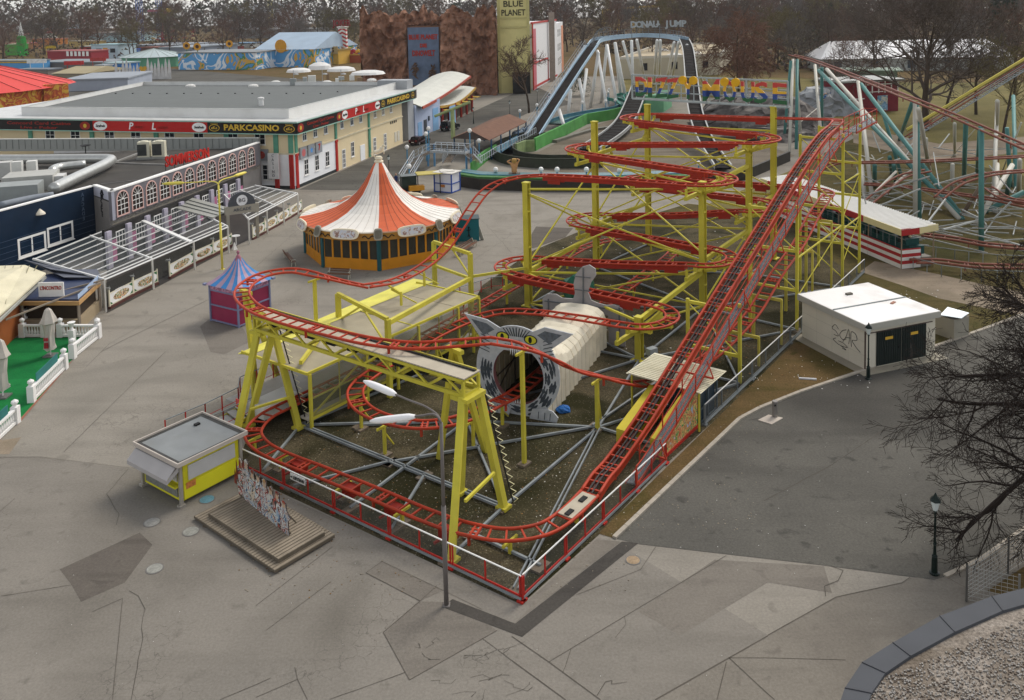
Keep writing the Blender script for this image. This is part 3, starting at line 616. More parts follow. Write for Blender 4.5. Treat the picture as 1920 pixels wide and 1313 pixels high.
# V legs carrying the high loop over the trestle, and the post pair near the cat
for (a, b, z) in ((4.3, 22.6, 6.7), (6.7, 9.1, 6.6), (6.2, 26.4, 6.8)):
 f = MB(); base = zbot if b < 23 and a < 5 else 0.
 if base:
  f.bar(W(a+.3, b+.4, 5.6), W(a, b, z), .2); f.bar(W(a+.9, b-.8, 5.6), W(a+.1, b, z), .2)
 else:
  f.bar(W(a+.2, b+1.5 if b < 20 else b-.4, 0), W(a, b+.1, z), .28); f.bar(W(a+2.2, b-.2, 0), W(a, b-.1, z), .28)
 f.bar(W(a-.1, b-.6, z), W(a+.1, b+.6, z), .3, .22); f.build('loop_trestle', [YEL], COAST)
# brake blocks and boxes below the front tracks
for s in (3.0, 6.5, 9.5, 13.5): MB().box(W(1.15, s+2, .45), .55, .8, .4, _th).bar(W(1.1, s+2, .6), W(.35, s+2.2, .5), .1).build('brake_block', [REDP], COAST)
f = MB(); f.box(W(6.1, 1.05, .88), 2.2, .8, .05, _th); f.box(W(6.6, 1.05, .93), .5, .25, .06, _th, 1); f.box(W(5.3, 1.0, .93), .5, .25, .06, _th, 1); f.build('lift_entry_plate', [BOARD, DARKM], COAST)
# ================================================================ fences round the coaster
def fence(name, label, a0, a1, bfix, along, n, red=True, z0=.12, hh=1.02, dbl=2, mesh=True):
 """a fence of the ride: along 'a' (right side) or 'b' (front)"""
 P = (lambda t, z, o=0.: W(t, bfix+o, z)) if along == 'a' else (lambda t, z, o=0.: W(bfix+o, t, z))
 t = thing(name, label, 'fence', P((a0+a1)/2, 0)); fm = REDF if red else mat('fence_grey', '6f7475', var=.15, k=.9)
 MB().bar(P(a0, z0+hh), P(a1, z0+hh), .048).build('top_rail', [WHITEP], t)
 b = MB(); b.bar(P(a0, z0+.02), P(a1, z0+.02), .12, .12); b.build('base_rail', [STEEL], t)
 b = MB(); b.bar(P(a0, z0+.13), P(a1, z0+.13), .05, .08); b.build('bottom_rail', [fm], t)
 st = (a1-a0)/n
 for i in range(n+1):
  p = a0+st*i; b = MB()
  if i % dbl == 0:
   for o in (-.07, .07): b.bar(P(p+o, z0), P(p+o, z0+hh), .07, .05)
   b.bar(P(p, .02), P(p, z0-.02), .3, .3)
  else: b.bar(P(p, z0), P(p, z0+hh), .07, .05)
  b.build('post', [fm], t)
 if mesh:
  o = .0; b = MB(); b.add([P(a0, z0+.17), P(a1, z0+.17), P(a1, z0+hh-.06), P(a0, z0+hh-.06)], [(0, 1, 2, 3)]); b.build('mesh_infill', [MESHM], t)
 return t
FF = fence('ride_fence', 'red fence with white top rail along the front of the coaster yard', 0., 19.2, .0, 'b', 10)
fence('ride_fence', 'short red fence beside the foot of the lift hill, ending at the painted machine hut', 0.1, 13.4, .0, 'a', 8)
fence('ride_fence', 'long grey mesh fence with white top rail beside the lift hill', 18.6, 53.5, .05, 'a', 14, red=False, hh=1.15, dbl=3)
def signboard(name, lab, cat, c, xd, yd, wd, ht, bg_, txt, tm, size, th=.03):
 xd, yd = Vector(xd).normalized(), Vector(yd).normalized(); n = xd.cross(yd)
 b = MB(); c = Vector(c); q = [c-xd*wd/2-yd*ht/2, c+xd*wd/2-yd*ht/2, c+xd*wd/2+yd*ht/2, c-xd*wd/2+yd*ht/2]
 P = [p-n*th for p in q]+q; b.add(P, [(3, 2, 1, 0), (4, 5, 6, 7), (0, 1, 5, 4), (1, 2, 6, 5), (2, 3, 7, 6), (3, 0, 4, 7)])
 o = b.build(name, [bg_]); tag(o, lab, cat)
 if txt: text(txt, c+n*.015, xd, tm, o, size, yd, bold=.008, fit=wd*.8, depth=.01)
 return o
p = W(-.07, 14.15, .93)
SB = signboard('direction_sign', 'white direction sign with black lettering hung on the front fence', 'sign', p, -E2, Z, 1.15, .34, mat('sign_white', 'eeeeea', var=.03), '', None, .2)
text('LILIPUTBAHN', p-E1*.03-E2*.1, -E2, mat('sign_black', '1b1b1b'), SB, .24, bold=.006, fit=.86, depth=.01)
b = MB(); q = p-E1*.03+E2*.45; b.add([q+E2*.08, q-Z*.07, q-E2*.06, q+Z*.07], [(0, 1, 2, 3)]); b.build('arrow', [MATS['sign_black']], SB)
# ================================================================ yellow kiosk at the lower left
KY = mat('kiosk_yellow', 'd2c92b', rough=.45, var=.06, dirt=.2, dirtc='8a8035'); KG = mat('kiosk_steel', '9a948a', rough=.5, var=.15, dirt=.3)
SHUT = mat('roller_shutter', 'c2c0bc', rough=.5, var=.08)
k = thing('ticket_kiosk', 'yellow steel kiosk with grey roller shutters and a raised flap beside the coaster fence', 'kiosk', W(-2.2, 20.2))
a0, a1, b0_, b1_ = -4.05, -.45, 18.35, 21.85
b = MB(); b.box(W(-2.25, 20.1, .22), a1-a0-.1, b1_-b0_-.1, 2.0, _th); b.build('body', [KY], k)
for a in (a0, a1):
 for bb in (b0_, b1_): MB().bar(W(a, bb, .1), W(a, bb, 2.3), .16).bar(W(a, bb, .0), W(a, bb, .12), .32, .32).build('corner_post', [KG], k)
b = MB(); b.box(W(-2.25, 20.1, 2.22), a1-a0+.5, b1_-b0_+.5, .14, _th); b.build('roof', [mat('kiosk_roof', '7d8080', rough=.7, var=.18, scale=.8, dirt=.4, dirtc='6b6a60')], k)
b = MB(); P = [W(a0-.27, b0_-.27), W(a1+.27, b0_-.27), W(a1+.27, b1_+.27), W(a0-.27, b1_+.27)]; b.wall([P[0], P[1], P[2], P[3]], 2.24, 2.46, .1, closed=True); b.build('roof_rim', [mat('kiosk_rim', 'b5aba0', rough=.5, var=.1)], k)
b = MB(); b.wall([W(a0-.1, b0_-.1), W(a1+.1, b0_-.1), W(a1+.1, b1_+.1), W(a0-.1, b1_+.1)], 2.36, 2.375, .3, closed=True); b.build('gutter', [mat('roof_gutter', '3e3d3a', var=.3)], k)
b = MB(); b.box(W(-1.2, 21.1, 2.36), .3, .2, .1, _th); b.build('roof_vent', [DARKM], k)
def panel(parent, nm, a, bb0, bb1, z0, z1, m, off, ribs=0, face='b', th=.05):
 b = MB()
 def P(t, z, o): return W(a+o, t, z) if face == 'b' else W(t, a+o, z)
 n = max(ribs, 1)
 for i in range(n):
  za, zb = z0+(z1-z0)*i/n, z0+(z1-z0)*(i+.86 if ribs else i+1)/n
  q = [P(bb0, za, 0), P(bb1, za, 0), P(bb1, zb, 0), P(bb0, zb, 0)]; q2 = [P(bb0, za, off*th), P(bb1, za, off*th), P(bb1, zb, off*th), P(bb0, zb, off*th)]
  b.add(q+q2, [(0, 1, 2, 3), (7, 6, 5, 4), (0, 4, 5, 1), (1, 5, 6, 2), (2, 6, 7, 3), (3, 7, 4, 0)])
 return b.build(nm, [m], parent)
panel(k, 'roller_shutter', b0_+.02, a0+.45, a1-.35, 1.2, 1.98, SHUT, -1, 12, 'a')
panel(k, 'shutter_frame', b0_+.045, a0+.18, a1-.1, 1.0, 2.2, KY, -1, 0, 'a', .02)
panel(k, 'lower_panel', b0_+.04, a0+.18, a1-.1, .28, 1.02, mat('kiosk_yellow_panel', 'dcd42c', var=.05, rough=.4), -1, 0, 'a', .04)
panel(k, 'notice', b0_-.0, a0+.3, a0+.85, .78, 1.1, mat('notice_orange', 'c07a40', var=.5, scale=6), -1, 0, 'a', .02)
panel(k, 'vent_panel', a0+.03, b0_+.3, b1_-.3, .4, .95, mat('perforated_steel', '777770', var=.4, scale=9), -1)
panel(k, 'serving_shutter', a0+.03, b0_+.3, b1_-.3, 1.2, 2.05, SHUT, -1, 10)
panel(k, 'counter', a0+.03, b0_+.1, b1_-.1, 1.0, 1.08, KY, -1, 0, 'b', .3)
b = MB(); q0, q1 = W(a0-.1, b0_-.05, 2.2), W(a0-.1, b1_+.1, 2.2); d = -E1*.68-Z*.48
b.add([q0, q1, q1+d, q0+d, q1-E1*.2-Z*.05, q0-E1*.2-Z*.05], [(0, 1, 4, 5), (5, 4, 2, 3)]); b.add([q0+d, q1+d, q1+d-Z*.22, q0+d-Z*.22], [(0, 1, 2, 3)]); b.add([q0, q0+d, q0+d-Z*.22, q0-Z*.3], [(0, 1, 2, 3)])
b.add([q1, q1+d, q1+d-Z*.22, q1-Z*.3], [(0, 1, 2, 3)]); b.build('awning_flap', [mat('awning_grey', 'aaa5a2', rough=.5, var=.08)], k)
# ================================================================ wooden platform with the painted photo board
WOOD = mat('weathered_planks', '857a6a', rough=.9, var=.28, scale=1.4, bump=.3); WOODD = mat('weathered_planks_dark', '635a4d', rough=.9, var=.3, scale=1.4)
P0 = g(516, 1079); ua, ub = (g(363, 975)-P0), (g(622, 1010)-P0); la, lb_ = ua.length, ub.length; ua.normalize(); ub = Vector((-ua.y, ua.x, 0))*-1; lb_ = 3.35
t = thing('wooden_platform', 'grey two-step platform of weathered planks in front of the fence', 'platform', P0+ua*la/2+ub*lb_/2)
def planks(nm, i0, i1, j0, j1, z0, z1, n=None):
 b = MB(); w_ = .21; n = int((i1-i0)/w_)
 for q in range(n):
  s = i0+w_*q; c = P0+ua*(s+w_/2)+ub*(j0+j1)/2; b.box((c.x, c.y, z1-.035), w_-.045, j1-j0, .035, math.atan2(ua.y, ua.x))
 c = P0+ua*(i0+i1)/2+ub*(j0+j1)/2; b.box((c.x, c.y, z0), i1-i0-.03, j1-j0-.03, z1-z0-.04, math.atan2(ua.y, ua.x), 1)
 return b.build(nm, [WOOD, WOODD], t)
planks('lower_deck', 0, la, 0, lb_, .08, .24); planks('upper_deck', .25, la-.7, .38, lb_-.38, .25, .46)
for (i, j) in ((.4, .1), (la-1, .1), (.2, lb_-.3), (la*.5, .1)):
 c = P0+ua*i+ub*j; MB().box((c.x, c.y, 0), .3, .2, .09, 0).build('bearer', [WOODD], t)
def mural(name, seed, pal):
 m = bpy.data.materials.new(name); m.use_nodes = True; n = m.node_tree.nodes; l = m.node_tree.links; bb = n['Principled BSDF']; bb.inputs['Roughness'].default_value = .6
 tc = n.new('ShaderNodeTexCoord'); mp = n.new('ShaderNodeMapping'); mp.inputs['Location'].default_value = (seed, seed*.7, 0); l.new(tc.outputs['Object'], mp.inputs[0])
 t = n.new('ShaderNodeTexNoise'); t.inputs['Scale'].default_value = pal[1]; t.inputs['Detail'].default_value = 3; t.inputs['Distortion'].default_value = 1.5; l.new(mp.outputs[0], t.inputs['Vector'])
 r = n.new('ShaderNodeValToRGB'); r.color_ramp.interpolation = 'CONSTANT' if len(pal) < 3 else pal[2]; cs = pal[0]
 while len(r.color_ramp.elements) < len(cs): r.color_ramp.elements.new(.5)
 for i, c in enumerate(cs): r.color_ramp.elements[i].position = .28+.44*i/(len(cs)); r.color_ramp.elements[i].color = (*lin(c), 1)
 l.new(t.outputs[0], r.inputs[0]); l.new(r.outputs[0], bb.inputs['Base Color']); MATS[name] = m; return m
# the photo board: a row of generic costumed figures cut from painted board
cols = ['7d2b24', 'b9b7ae', '3c5b7a', '8a5a3a', 'c7c4bb', '2f4b4d', 'a33d2a', '5f7fa0', 'd0ccc2', '3a3a42', '94a6b5', 'b08a5a']
bp = thing('photo_board', 'cut-out board of painted costumed figures standing on the wooden platform', 'photo board', P0+ua*3.3+ub*1.7)
F0 = g(540, 1004, .46); F1 = g(447, 930, .46); dx = (F1-F0); LL = dx.length*1.0; dx.normalize(); nn = Vector((dx.y, -dx.x, 0)); rnd = random.Random(12)
OUT = mat('board_outline', '3b2d28', var=.3)
NF = 8
FIGM = [mural('costume_paint_a', 2, (['3a3632', 'b9b7ae', '7d2b24', 'c7c4bb', '3c5b7a', 'd0ccc2', '5f7fa0'], 2.6)), mural('costume_paint_b', 7, (['2f4b4d', 'c7c4bb', 'a33d2a', '3a3632', 'd0ccc2', '94a6b5', '3c5b7a'], 2.2)), mural('costume_paint_c', 12, (['94a6b5', '3a3632', 'c7b49a', 'b9b7ae', '5f7fa0', 'd0ccc2', '8a5a3a'], 2.4))]
for i in range(NF):
 x = .28+i*(LL-.5)/(NF-1); hgt_ = 1.5+.6*(i/NF)+rnd.uniform(-.12, .14); wdt = .4
 P = []; c = F0+dx*x
 for (u, v) in ((-.8, 0), (.8, 0), (1., .32), (.85, .58), (1.25, .7), (.6, .78), (.42, .88), (.5, 1.), (0, 1.06), (-.45, 1.), (-.42, .86), (-.7, .78), (-1.15, .6), (-.9, .45)): P.append(c+dx*u*wdt*rnd.uniform(.9, 1.2)+Z*(v*hgt_*rnd.uniform(.96, 1.03)))
 m1, m2, m3 = (mat('board_paint_'+q, q, var=.3, scale=5) for q in rnd.sample(cols, 3))
 b = MB(); off = nn*(.012*i); n_ = len(P); F = P; B = [p+nn*.035 for p in P]
 b.add([p+off for p in F+B], [tuple(range(n_))[::-1], tuple(range(n_, 2*n_))]+[(k_, (k_+1) % n_, n_+(k_+1) % n_, n_+k_) for k_ in range(n_)], 0)
 def pz(u, v): return c+dx*u*wdt+Z*v*hgt_+off-nn*.012
 b.add([p+off-nn*.006 for p in P], [tuple(range(n_))[::-1]], 1); b.add([p+off+nn*.045 for p in P], [tuple(range(n_))], 1)
 b.add([pz(-.3, .82), pz(.3, .82), pz(.32, .99), pz(-.3, 1.0)], [(3, 2, 1, 0)], 3); b.add([pz(-.42, .95), pz(.42, .95), pz(.2, 1.05), pz(-.2, 1.05)], [(3, 2, 1, 0)], 4)
 b.build('painted_figure', [OUT, FIGM[i % 3], m2, mat('board_skin', 'b59a80', var=.1), m3], bp)
b = MB()
for (x, z1_, z2_) in ((LL-.2, 1.6, 2.1), (LL+.15, .8, 1.9), (LL+.35, .5, 1.3), (LL-.6, 1.7, 2.05)):
 c = F0+dx*x+nn*.05; b.add([c+Z*z1_-dx*.12, c+Z*z1_+dx*.12, c+Z*z2_+dx*.05], [(0, 1, 2)]); b.add([c+nn*.03+Z*z1_-dx*.12, c+nn*.03+Z*z1_+dx*.12, c+nn*.03+Z*z2_+dx*.05], [(2, 1, 0)])
b.build('feather_plume', [mat('board_plume', '7a3428', var=.5, scale=6)], bp)
b = MB(); b.bar(F0+nn*.12+Z*.02, F0+dx*LL+nn*.12+Z*.02, .1, .12)
for x in (.6, 2.0, LL-.6): b.bar(F0+dx*x+nn*.1+Z*1.0, F0+dx*x+nn*.8, .06)
b.build('back_prop', [WOODD], bp)
# ================================================================ lamps
def arm_lamp(name, label, foot, top, heads, pm, hm, r0, r1, group=None, headlen=1.0, hr=.14):
 t = thing(name, label, 'street lamp', foot); h = top[2]
 zz = h*.55; MB().tube([foot, foot+Z*zz], r0, 8).tube([Vector((foot.x, foot.y, zz)), Vector(top)], r1, 8).box((foot.x, foot.y, 0), r0*3.2, r0*3.2, .03).build('pole', [pm], t, True)
 for hd in heads:
  hd = Vector(hd); tp = Vector(top); d = hd-tp; dh = Vector((d.x, d.y, 0)).normalized()
  pts = [tp, tp+Z*.25+dh*.15, tp+d*.3+Z*.3, tp+d*.7+Z*.12, hd]
  a = MB().tube(spline(pts, .2), r1*.62, 6).build('arm', [pm], t, True)
  e = (hd-pts[3]).normalized(); s = MB(); n = 7
  s.tube([hd+e*(headlen*i/n) for i in range(n+1)], hr, 8, rr=[hr*.5, hr*.95, hr, hr, hr, hr*.95, hr*.8, hr*.3]); s.build('lamp_head', [hm], a, True)
 return t
ft = g(837, 1135); tp = Vector((ft.x, ft.y, 7.9)); GREYP = mat('lamp_grey', '6d6763', rough=.5, var=.12)
arm_lamp('street_lamp', 'tall grey double-armed street lamp with long white heads standing outside the front fence', ft, tp, [g(742, 740, 8.35), g(778, 781, 8.05)], GREYP, mat('lamp_white', 'e9e7e6', rough=.4, var=.03), .1, .075, headlen=2.1, hr=.16)
ft = g(417, 505); YL = mat('lamp_yellow', 'd6c75a', rough=.5, var=.08)
arm_lamp('street_lamp', 'tall yellow double-armed street lamp beside the glass terrace', ft, Vector((ft.x, ft.y, 8.3)), [g(345, 343, 8.5), g(440, 330, 8.6)], YL, YL, .12, .09, headlen=2.3, hr=.16)
def lantern_lamp(label, foot, h, group='black lantern lamps along the lanes'):
 t = thing('lantern_lamp', label, 'street lamp', foot, group); bm_ = mat('black_iron', '14211c', rough=.35, var=.2)
 MB().lathe([(.2, 0), (.22, .06), (.13, .1), (.12, .7), (.1, .78), (.13, .82), (.07, .9), (.055, 1.3), (.085, 1.35), (.05, 1.42), (.04, h-.85), (.08, h-.78), (.05, h-.72)], foot, 10).build('post', [bm_], t, True)
 l_ = MB().lathe([(.1, h-.72), (.2, h-.3)], foot, 6).build('lantern_glass', [mat('lantern_glass', 'c9d0cc', rough=.2, var=.05)], t)
 MB().lathe([(.25, h-.3), (.2, h-.2), (.08, h-.08), (.04, h+.02), (.0, h+.08)], foot, 6).build('cap', [bm_], l_)
 return t
lantern_lamp('black lantern lamp beside the white-roofed utility hut', g(1628, 711), 3.75)
lantern_lamp('black lantern lamp at the road end under the bare branches', g(1752, 1076), 3.6)
# bollard with its pale plate
p = g(1453, 782); t = thing('bollard', 'short grey steel bollard on a pale square plate at the road edge', 'bollard', p)
q = [g(1421, 789), g(1447, 797), g(1468, 785), g(1441, 779)]; MB().prism(q, .012, .05).build('base_plate', [mat('bollard_plate', 'b4a99c', var=.15)], t)
MB().lathe([(.17, .04), (.17, .95), (.15, 1.0), (0, 1.0)], p, 14).build('post', [mat('bollard_steel', '8a8580', rough=.4, metal=.4, var=.15)], t, False)
MB().box((p.x-.02, p.y-.165, .74), .16, .03, .1, .4).build('reflector', [DARKM], t)
# ================================================================ station of the coaster
ROOFB = mat('station_roof', '9d947e', rough=.8, var=.18, scale=.7, dirt=.5, dirtc='6d6553'); ROOFY = mat('station_roof_yellow', 'd8d05c', rough=.6, var=.1, dirt=.3, dirtc='9a9340')
PLEX = mat('dirty_plexiglass', '77775c', alpha=.5, rough=.35, var=.35, scale=.9, dirt=.4, dirtc='6e4a38')
st = thing('ride_station', 'long open station with a flat worn roof, yellow frame and dirty plastic side panels', 'station', W(12, 22))
b = MB()
A_ = [5., 9.6, 14.2, 18.6, 21.2]
for i in range(4):
 b.box(W((A_[i]+A_[i+1])/2, 21.75, 3.42), A_[i+1]-A_[i]-.06, 5.2, .1, _th)
b.build('roof', [ROOFB], st)
b = MB(); b.add([W(4.9, 24.3, 3.55), W(22, 24.3, 3.55), W(22.2, 26.6, 3.35), W(4.8, 25.6, 3.35)], [(0, 1, 2, 3), (3, 2, 1, 0)][:1]); b.add([W(4.9, 24.3, 3.5), W(22, 24.3, 3.5), W(22.2, 26.6, 3.3), W(4.8, 25.6, 3.3)], [(3, 2, 1, 0)]); b.build('roof_eave', [ROOFY], st)
b = MB(); b.bar(W(4.9, 19.15, 3.5), W(21.3, 19.15, 3.5), .12, .16); b.bar(W(4.95, 19.1, 3.5), W(4.95, 25.4, 3.45), .12, .16); b.bar(W(21.25, 19.1, 3.5), W(21.25, 25.4, 3.5), .12, .16)
for a in (9.6, 14.2): b.bar(W(a, 19.1, 3.53), W(a, 24.3, 3.56), .09, .05)
b.build('roof_frame', [YEL], st)
for a in (5.1, 9.7, 14.6, 18.8, 21.2):
 for bb in (19.1, 24.6): MB().bar(W(a, bb, 0), W(a, bb, 3.42), .17).build('post', [YEL], st)
for a, a2 in ((5.1, 9.7), (9.7, 14.6), (14.6, 18.8), (18.8, 21.2)):
 b = MB(); b.bar(W(a, 19.1, .85), W(a2, 19.1, 3.0 if a2 < 20 else 2.0), .1); b.bar(W(a, 19.1, .75), W(a2, 19.1, .75), .14, .3); b.bar(W((a+a2)/2, 19.1, .7), W((a+a2)/2, 19.1, 3.4), .06); b.bar(W(a, 19.1, 1.9), W(a2, 19.1, 1.9), .08); b.build('side_frame', [YEL], st)
 MB().add([W(a, 19.02, .8), W(a2, 19.02, .8), W(a2, 19.02, 3.36), W(a, 19.02, 3.36)], [(0, 1, 2, 3)]).build('side_panel', [PLEX], st)
b = MB(); b.box(W(13.4, 23.9, .55), 19., 3.8, .12, _th); b.box(W(13, 19.6, .55), 16, .8, .12, _th)
for a in (4.5, 9, 13.5, 18, 22.5): b.bar(W(a, 22.4, .1), W(a, 25.4, .1), .15, .2); b.bar(W(a, 22.4, 0), W(a, 22.4, .55), .15); b.bar(W(a, 25.4, 0), W(a, 25.4, .55), .15)
b.build('platform', [mat('checker_plate', 'a9a49c', rough=.5, var=.12, scale=2)], st)
def steps(parent, pts, nz, z1, wd):
 b = MB(); p, q = pts; d = (q-p)
 for i in range(nz): b.box(tuple(p+d*((i+.5)/nz)+Z*(z1*(i+1)/nz-.05)), d.length/nz*.95, wd, .05, math.atan2(d.y, d.x))
 for s in (-1, 1):
  n = Vector((-d.y, d.x, 0)).normalized()*wd/2*s; b.bar(p+n+Z*.05, q+n+Z*(z1-.1), .06, .2, 1)
 return b.build('steps', [mat('step_plate', 'b3b0aa', rough=.5, var=.15), YEL], parent)
steps(st, (W(1.9, 24.0), W(4.0, 23.6)), 4, .62, 1.6)
b = MB(); b.box(W(.6, 24.3, .28), 2.8, 1.7, .06, _th); b.build('landing', [MATS['step_plate']], st)
steps(st, (W(25.4, 24.2), W(23., 24.)), 4, .62, 1.6)
def rail_run(parent, pts, posts=True, m=None, tm=None, h=1.05, mid=True, nm='handrail'):
 b = MB(); P = [Vector(p) for p in pts]
 for p, q in zip(P, P[1:]):
  b.bar(p+Z*h, q+Z*h, .05, .05, 1)
  if mid: b.bar(p+Z*.25, q+Z*.25, .03, .03, 0)
  n = max(1, round((q-p).length/1.3))
  for i in range(n+1): b.bar(p.lerp(q, i/n), p.lerp(q, i/n)+Z*h, .06)
  if mid: b.add([p+Z*.28, q+Z*.28, q+Z*(h-.1), p+Z*(h-.1)], [(0, 1, 2, 3)], 2)
 return b.build(nm, [m or REDF, tm or STEEL, MESHM], parent)
rail_run(st, [W(-.7, 25.1, .3), W(1.9, 25.0, .3), W(4.0, 24.6, .62), W(5, 25.8, .62), W(9, 25.9, .62)]); rail_run(st, [W(-.7, 23.3, .3), W(1.9, 23.2, .3), W(4.0, 22.7, .62)])
rail_run(st, [W(22.5, 25.7, .62), W(25.2, 25.2, .62), W(26.5, 25, .1)]); rail_run(st, [W(22.8, 23., .62), W(25.4, 23.1, .3)]); rail_run(st, [W(25.5, 27, 0), W(31.5, 26.0, 0), W(33, 24.6, 0)])
MB().box(W(23.2, 24.3, .62), 2.6, 1.9, .95, _th).build('control_desk', [mat('desk_white', 'dedcd6', var=.05)], st)
MB().box(W(3.2, 23.5, 1.0), .06, .45, .5, _th).build('prohibition_sign', [mat('sign_red_white', 'c7524a', var=.5, scale=6)], st)
MB().box(W(4.8, 22.2, .6), 2.6, 1.5, .75, _th).build('white_cabinet', [mat('slatted_white', 'd5d3ce', var=.1)], st)
# ================================================================ machine hut under the lift, painted, with the operator's booth
YB = mat('hut_yellow', 'c9b83a', rough=.6, var=.14, dirt=.35, dirtc='6f6420')
h_ = thing('machine_hut', 'yellow machine hut under the lift hill with a painted right side', 'hut', W(15.8, 2))
b = MB()
def wedge(bm_, a_0, a_1, bb0, bb1, zl, zh, mi=0):
 P = [W(a_0, bb0, 0), W(a_1, bb0, 0), W(a_1, bb1, 0), W(a_0, bb1, 0), W(a_0, bb0, zl), W(a_1, bb0, zh), W(a_1, bb1, zh), W(a_0, bb1, zl)]
 bm_.add(P, [(3, 2, 1, 0), (4, 5, 6, 7), (0, 1, 5, 4), (1, 2, 6, 5), (2, 3, 7, 6), (3, 0, 4, 7)], mi)
wedge(b, 13.9, 18.0, 2.6, 3.35, .85, 1.9); b.build('inner_case', [YB], h_)
b = MB(); wedge(b, 13.5, 18.2, .36, 1.0, 1.15, 2.35); b.build('outer_case', [YB], h_)
b = MB(); P = [W(13.6, .34, .15), W(18.15, .34, .15), W(18.15, .34, 2.2), W(13.6, .34, 1.1)]; b.add(P, [(0, 1, 2, 3)]); b.add([p-E2*.03 for p in P], [(3, 2, 1, 0)]);
b.build('painted_panel', [mural('village_mural', 4, (['8db3d8', 'c79a62', 'b0502e', 'd9b36c', '4d8a4a', 'c77a48', 'a8c4e0'], 1.6))], h_)
b = MB(); b.bar(W(13.3, .3, .08), W(18.3, .3, .08), .12, .2); b.build('base_plate', [REDF], h_)
b = MB(); n = 16
for i in range(n):
 a = 17.6+3.6*i/n; b.bar(W(a, -.15, 2.42+.0*i), W(a, 4.6, 2.5), .12, .05)
b.add([W(17.5, -.2, 2.4), W(21.3, -.2, 2.4), W(21.3, 4.7, 2.46), W(17.5, 4.7, 2.46)], [(0, 1, 2, 3)]); b.build('corrugated_roof', [mat('corrugated_cream', 'd3cdb4', rough=.7, var=.12, dirt=.3, dirtc='857a50')], h_)
b = MB()
for a in (18.5, 19.6, 20.9): b.bar(W(a, .3, 0), W(a, .3, 2.35), .1)
b.bar(W(18.5, .3, .9), W(20.9, .3, .9), .07); b.bar(W(18.5, .3, .1), W(20.9, .3, .1), .1); b.bar(W(18.5, .3, 2.3), W(20.9, .3, 2.3), .1); b.build('booth_frame', [mat('booth_grey', '4d5a60')], h_)
MB().box(W(19.7, 1.4, .05), 2.3, 2.0, 2.25, _th).build('booth_glazing', [mat('booth_glass', '2f3d47', rough=.15, var=.2)], h_)
for (a, bb) in ((17.7, 4.4), (21.1, 4.4), (17.7, 0)): MB().bar(W(a, bb, 0), W(a, bb, 2.4), .1).build('roof_post', [YEL], h_)
# ================================================================ tunnel with the painted cat
CT = thing('tunnel_ride', 'corrugated tunnel whose front is a painted grey tabby cat with its mouth wide open', 'tunnel', W(18, 10.5))
C0 = W(13.6, 10.05); ax = (W(25.5, 12.9)-W(13.6, 10.05)); TL = ax.length; ax.normalize(); side = Vector((ax.y, -ax.x, 0))   # side: to the viewer's right
def T(s, x, z): return C0+ax*s+side*x+Z*z
def flare(s, z): return z*(1+.62*max(0, 1-s/4.5)**1.3)
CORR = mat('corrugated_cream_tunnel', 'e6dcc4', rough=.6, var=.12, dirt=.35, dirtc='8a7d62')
b = MB(); prof = [(-1.95, 0), (-1.95, 2.0), (-1.75, 2.45), (-1.35, 2.75), (-.6, 2.88), (.6, 2.88), (1.35, 2.75), (1.75, 2.45), (1.95, 2.0), (1.95, 0)]
n = 15
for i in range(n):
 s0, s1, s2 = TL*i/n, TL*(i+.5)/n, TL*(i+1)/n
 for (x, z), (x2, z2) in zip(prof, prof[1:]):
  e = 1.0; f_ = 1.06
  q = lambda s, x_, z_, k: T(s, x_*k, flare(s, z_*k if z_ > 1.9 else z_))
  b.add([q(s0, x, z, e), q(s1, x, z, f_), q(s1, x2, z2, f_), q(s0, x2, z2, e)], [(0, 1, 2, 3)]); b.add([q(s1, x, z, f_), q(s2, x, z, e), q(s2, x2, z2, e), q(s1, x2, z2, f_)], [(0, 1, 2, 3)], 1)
b.build('tunnel_shell', [CORR, mat('corrugated_rib_shade', '94886c', rough=.7, var=.15, dirt=.4, dirtc='80745c')], CT)  # rib shade painted in: pale near slopes, dark far slopes
b = MB()
for s in (1, 4, 7, 10): b.bar(T(s, -1.88, 0), T(s, -1.88, 2), .08); b.bar(T(s, 1.88, 0), T(s, 1.88, 2), .08)
b.bar(T(.5, -1.85, 1.7), T(TL-.5, -1.85, 1.7), .06); b.bar(T(.3, -1.9, .3), T(4, -1.85, 1.9), .06); b.build('inner_frame', [mat('tunnel_timber', '4d4233', var=.2)], CT)
# face
def catmat():
 m = bpy.data.materials.new('cat_fur_paint'); m.use_nodes = True; n = m.node_tree.nodes; l = m.node_tree.links; bb = n['Principled BSDF']; bb.inputs['Roughness'].default_value = .6
 at = n.new('ShaderNodeAttribute'); at.attribute_name = 'paint'; nz = n.new('ShaderNodeTexNoise'); nz.inputs['Scale'].default_value = 3; nz.inputs['Detail'].default_value = 5
 tc = n.new('ShaderNodeTexCoord'); l.new(tc.outputs['Object'], nz.inputs['Vector'])
 x = n.new('ShaderNodeMix'); x.data_type = 'RGBA'; l.new(nz.outputs[0], x.inputs[0]); x.inputs[6].default_value = (*lin('8e9397'), 1); x.inputs[7].default_value = (*lin('c2c4c6'), 1)
 l.new(x.outputs[2], bb.inputs['Base Color']); MATS['cat_fur_paint'] = m; return m
FUR = catmat(); STRIPE = mat('cat_stripe', '3f454b', var=.35, scale=4); CW = mat('cat_white', 'dcdcda', var=.06); INK = mat('cat_ink', '17181a'); EYE = mat('cat_eye', 'c9c436', var=.1); EDGE = mat('cat_edge', '8a5a58')
def disc(rx, rz, cx_, cz_, n, off, a0=0, a1=2*math.pi): return [T(-.12-off, cx_+rx*math.cos(a0+(a1-a0)*i/n), cz_+rz*math.sin(a0+(a1-a0)*i/n)) for i in range(n if a1-a0 > 6.2 else n+1)]
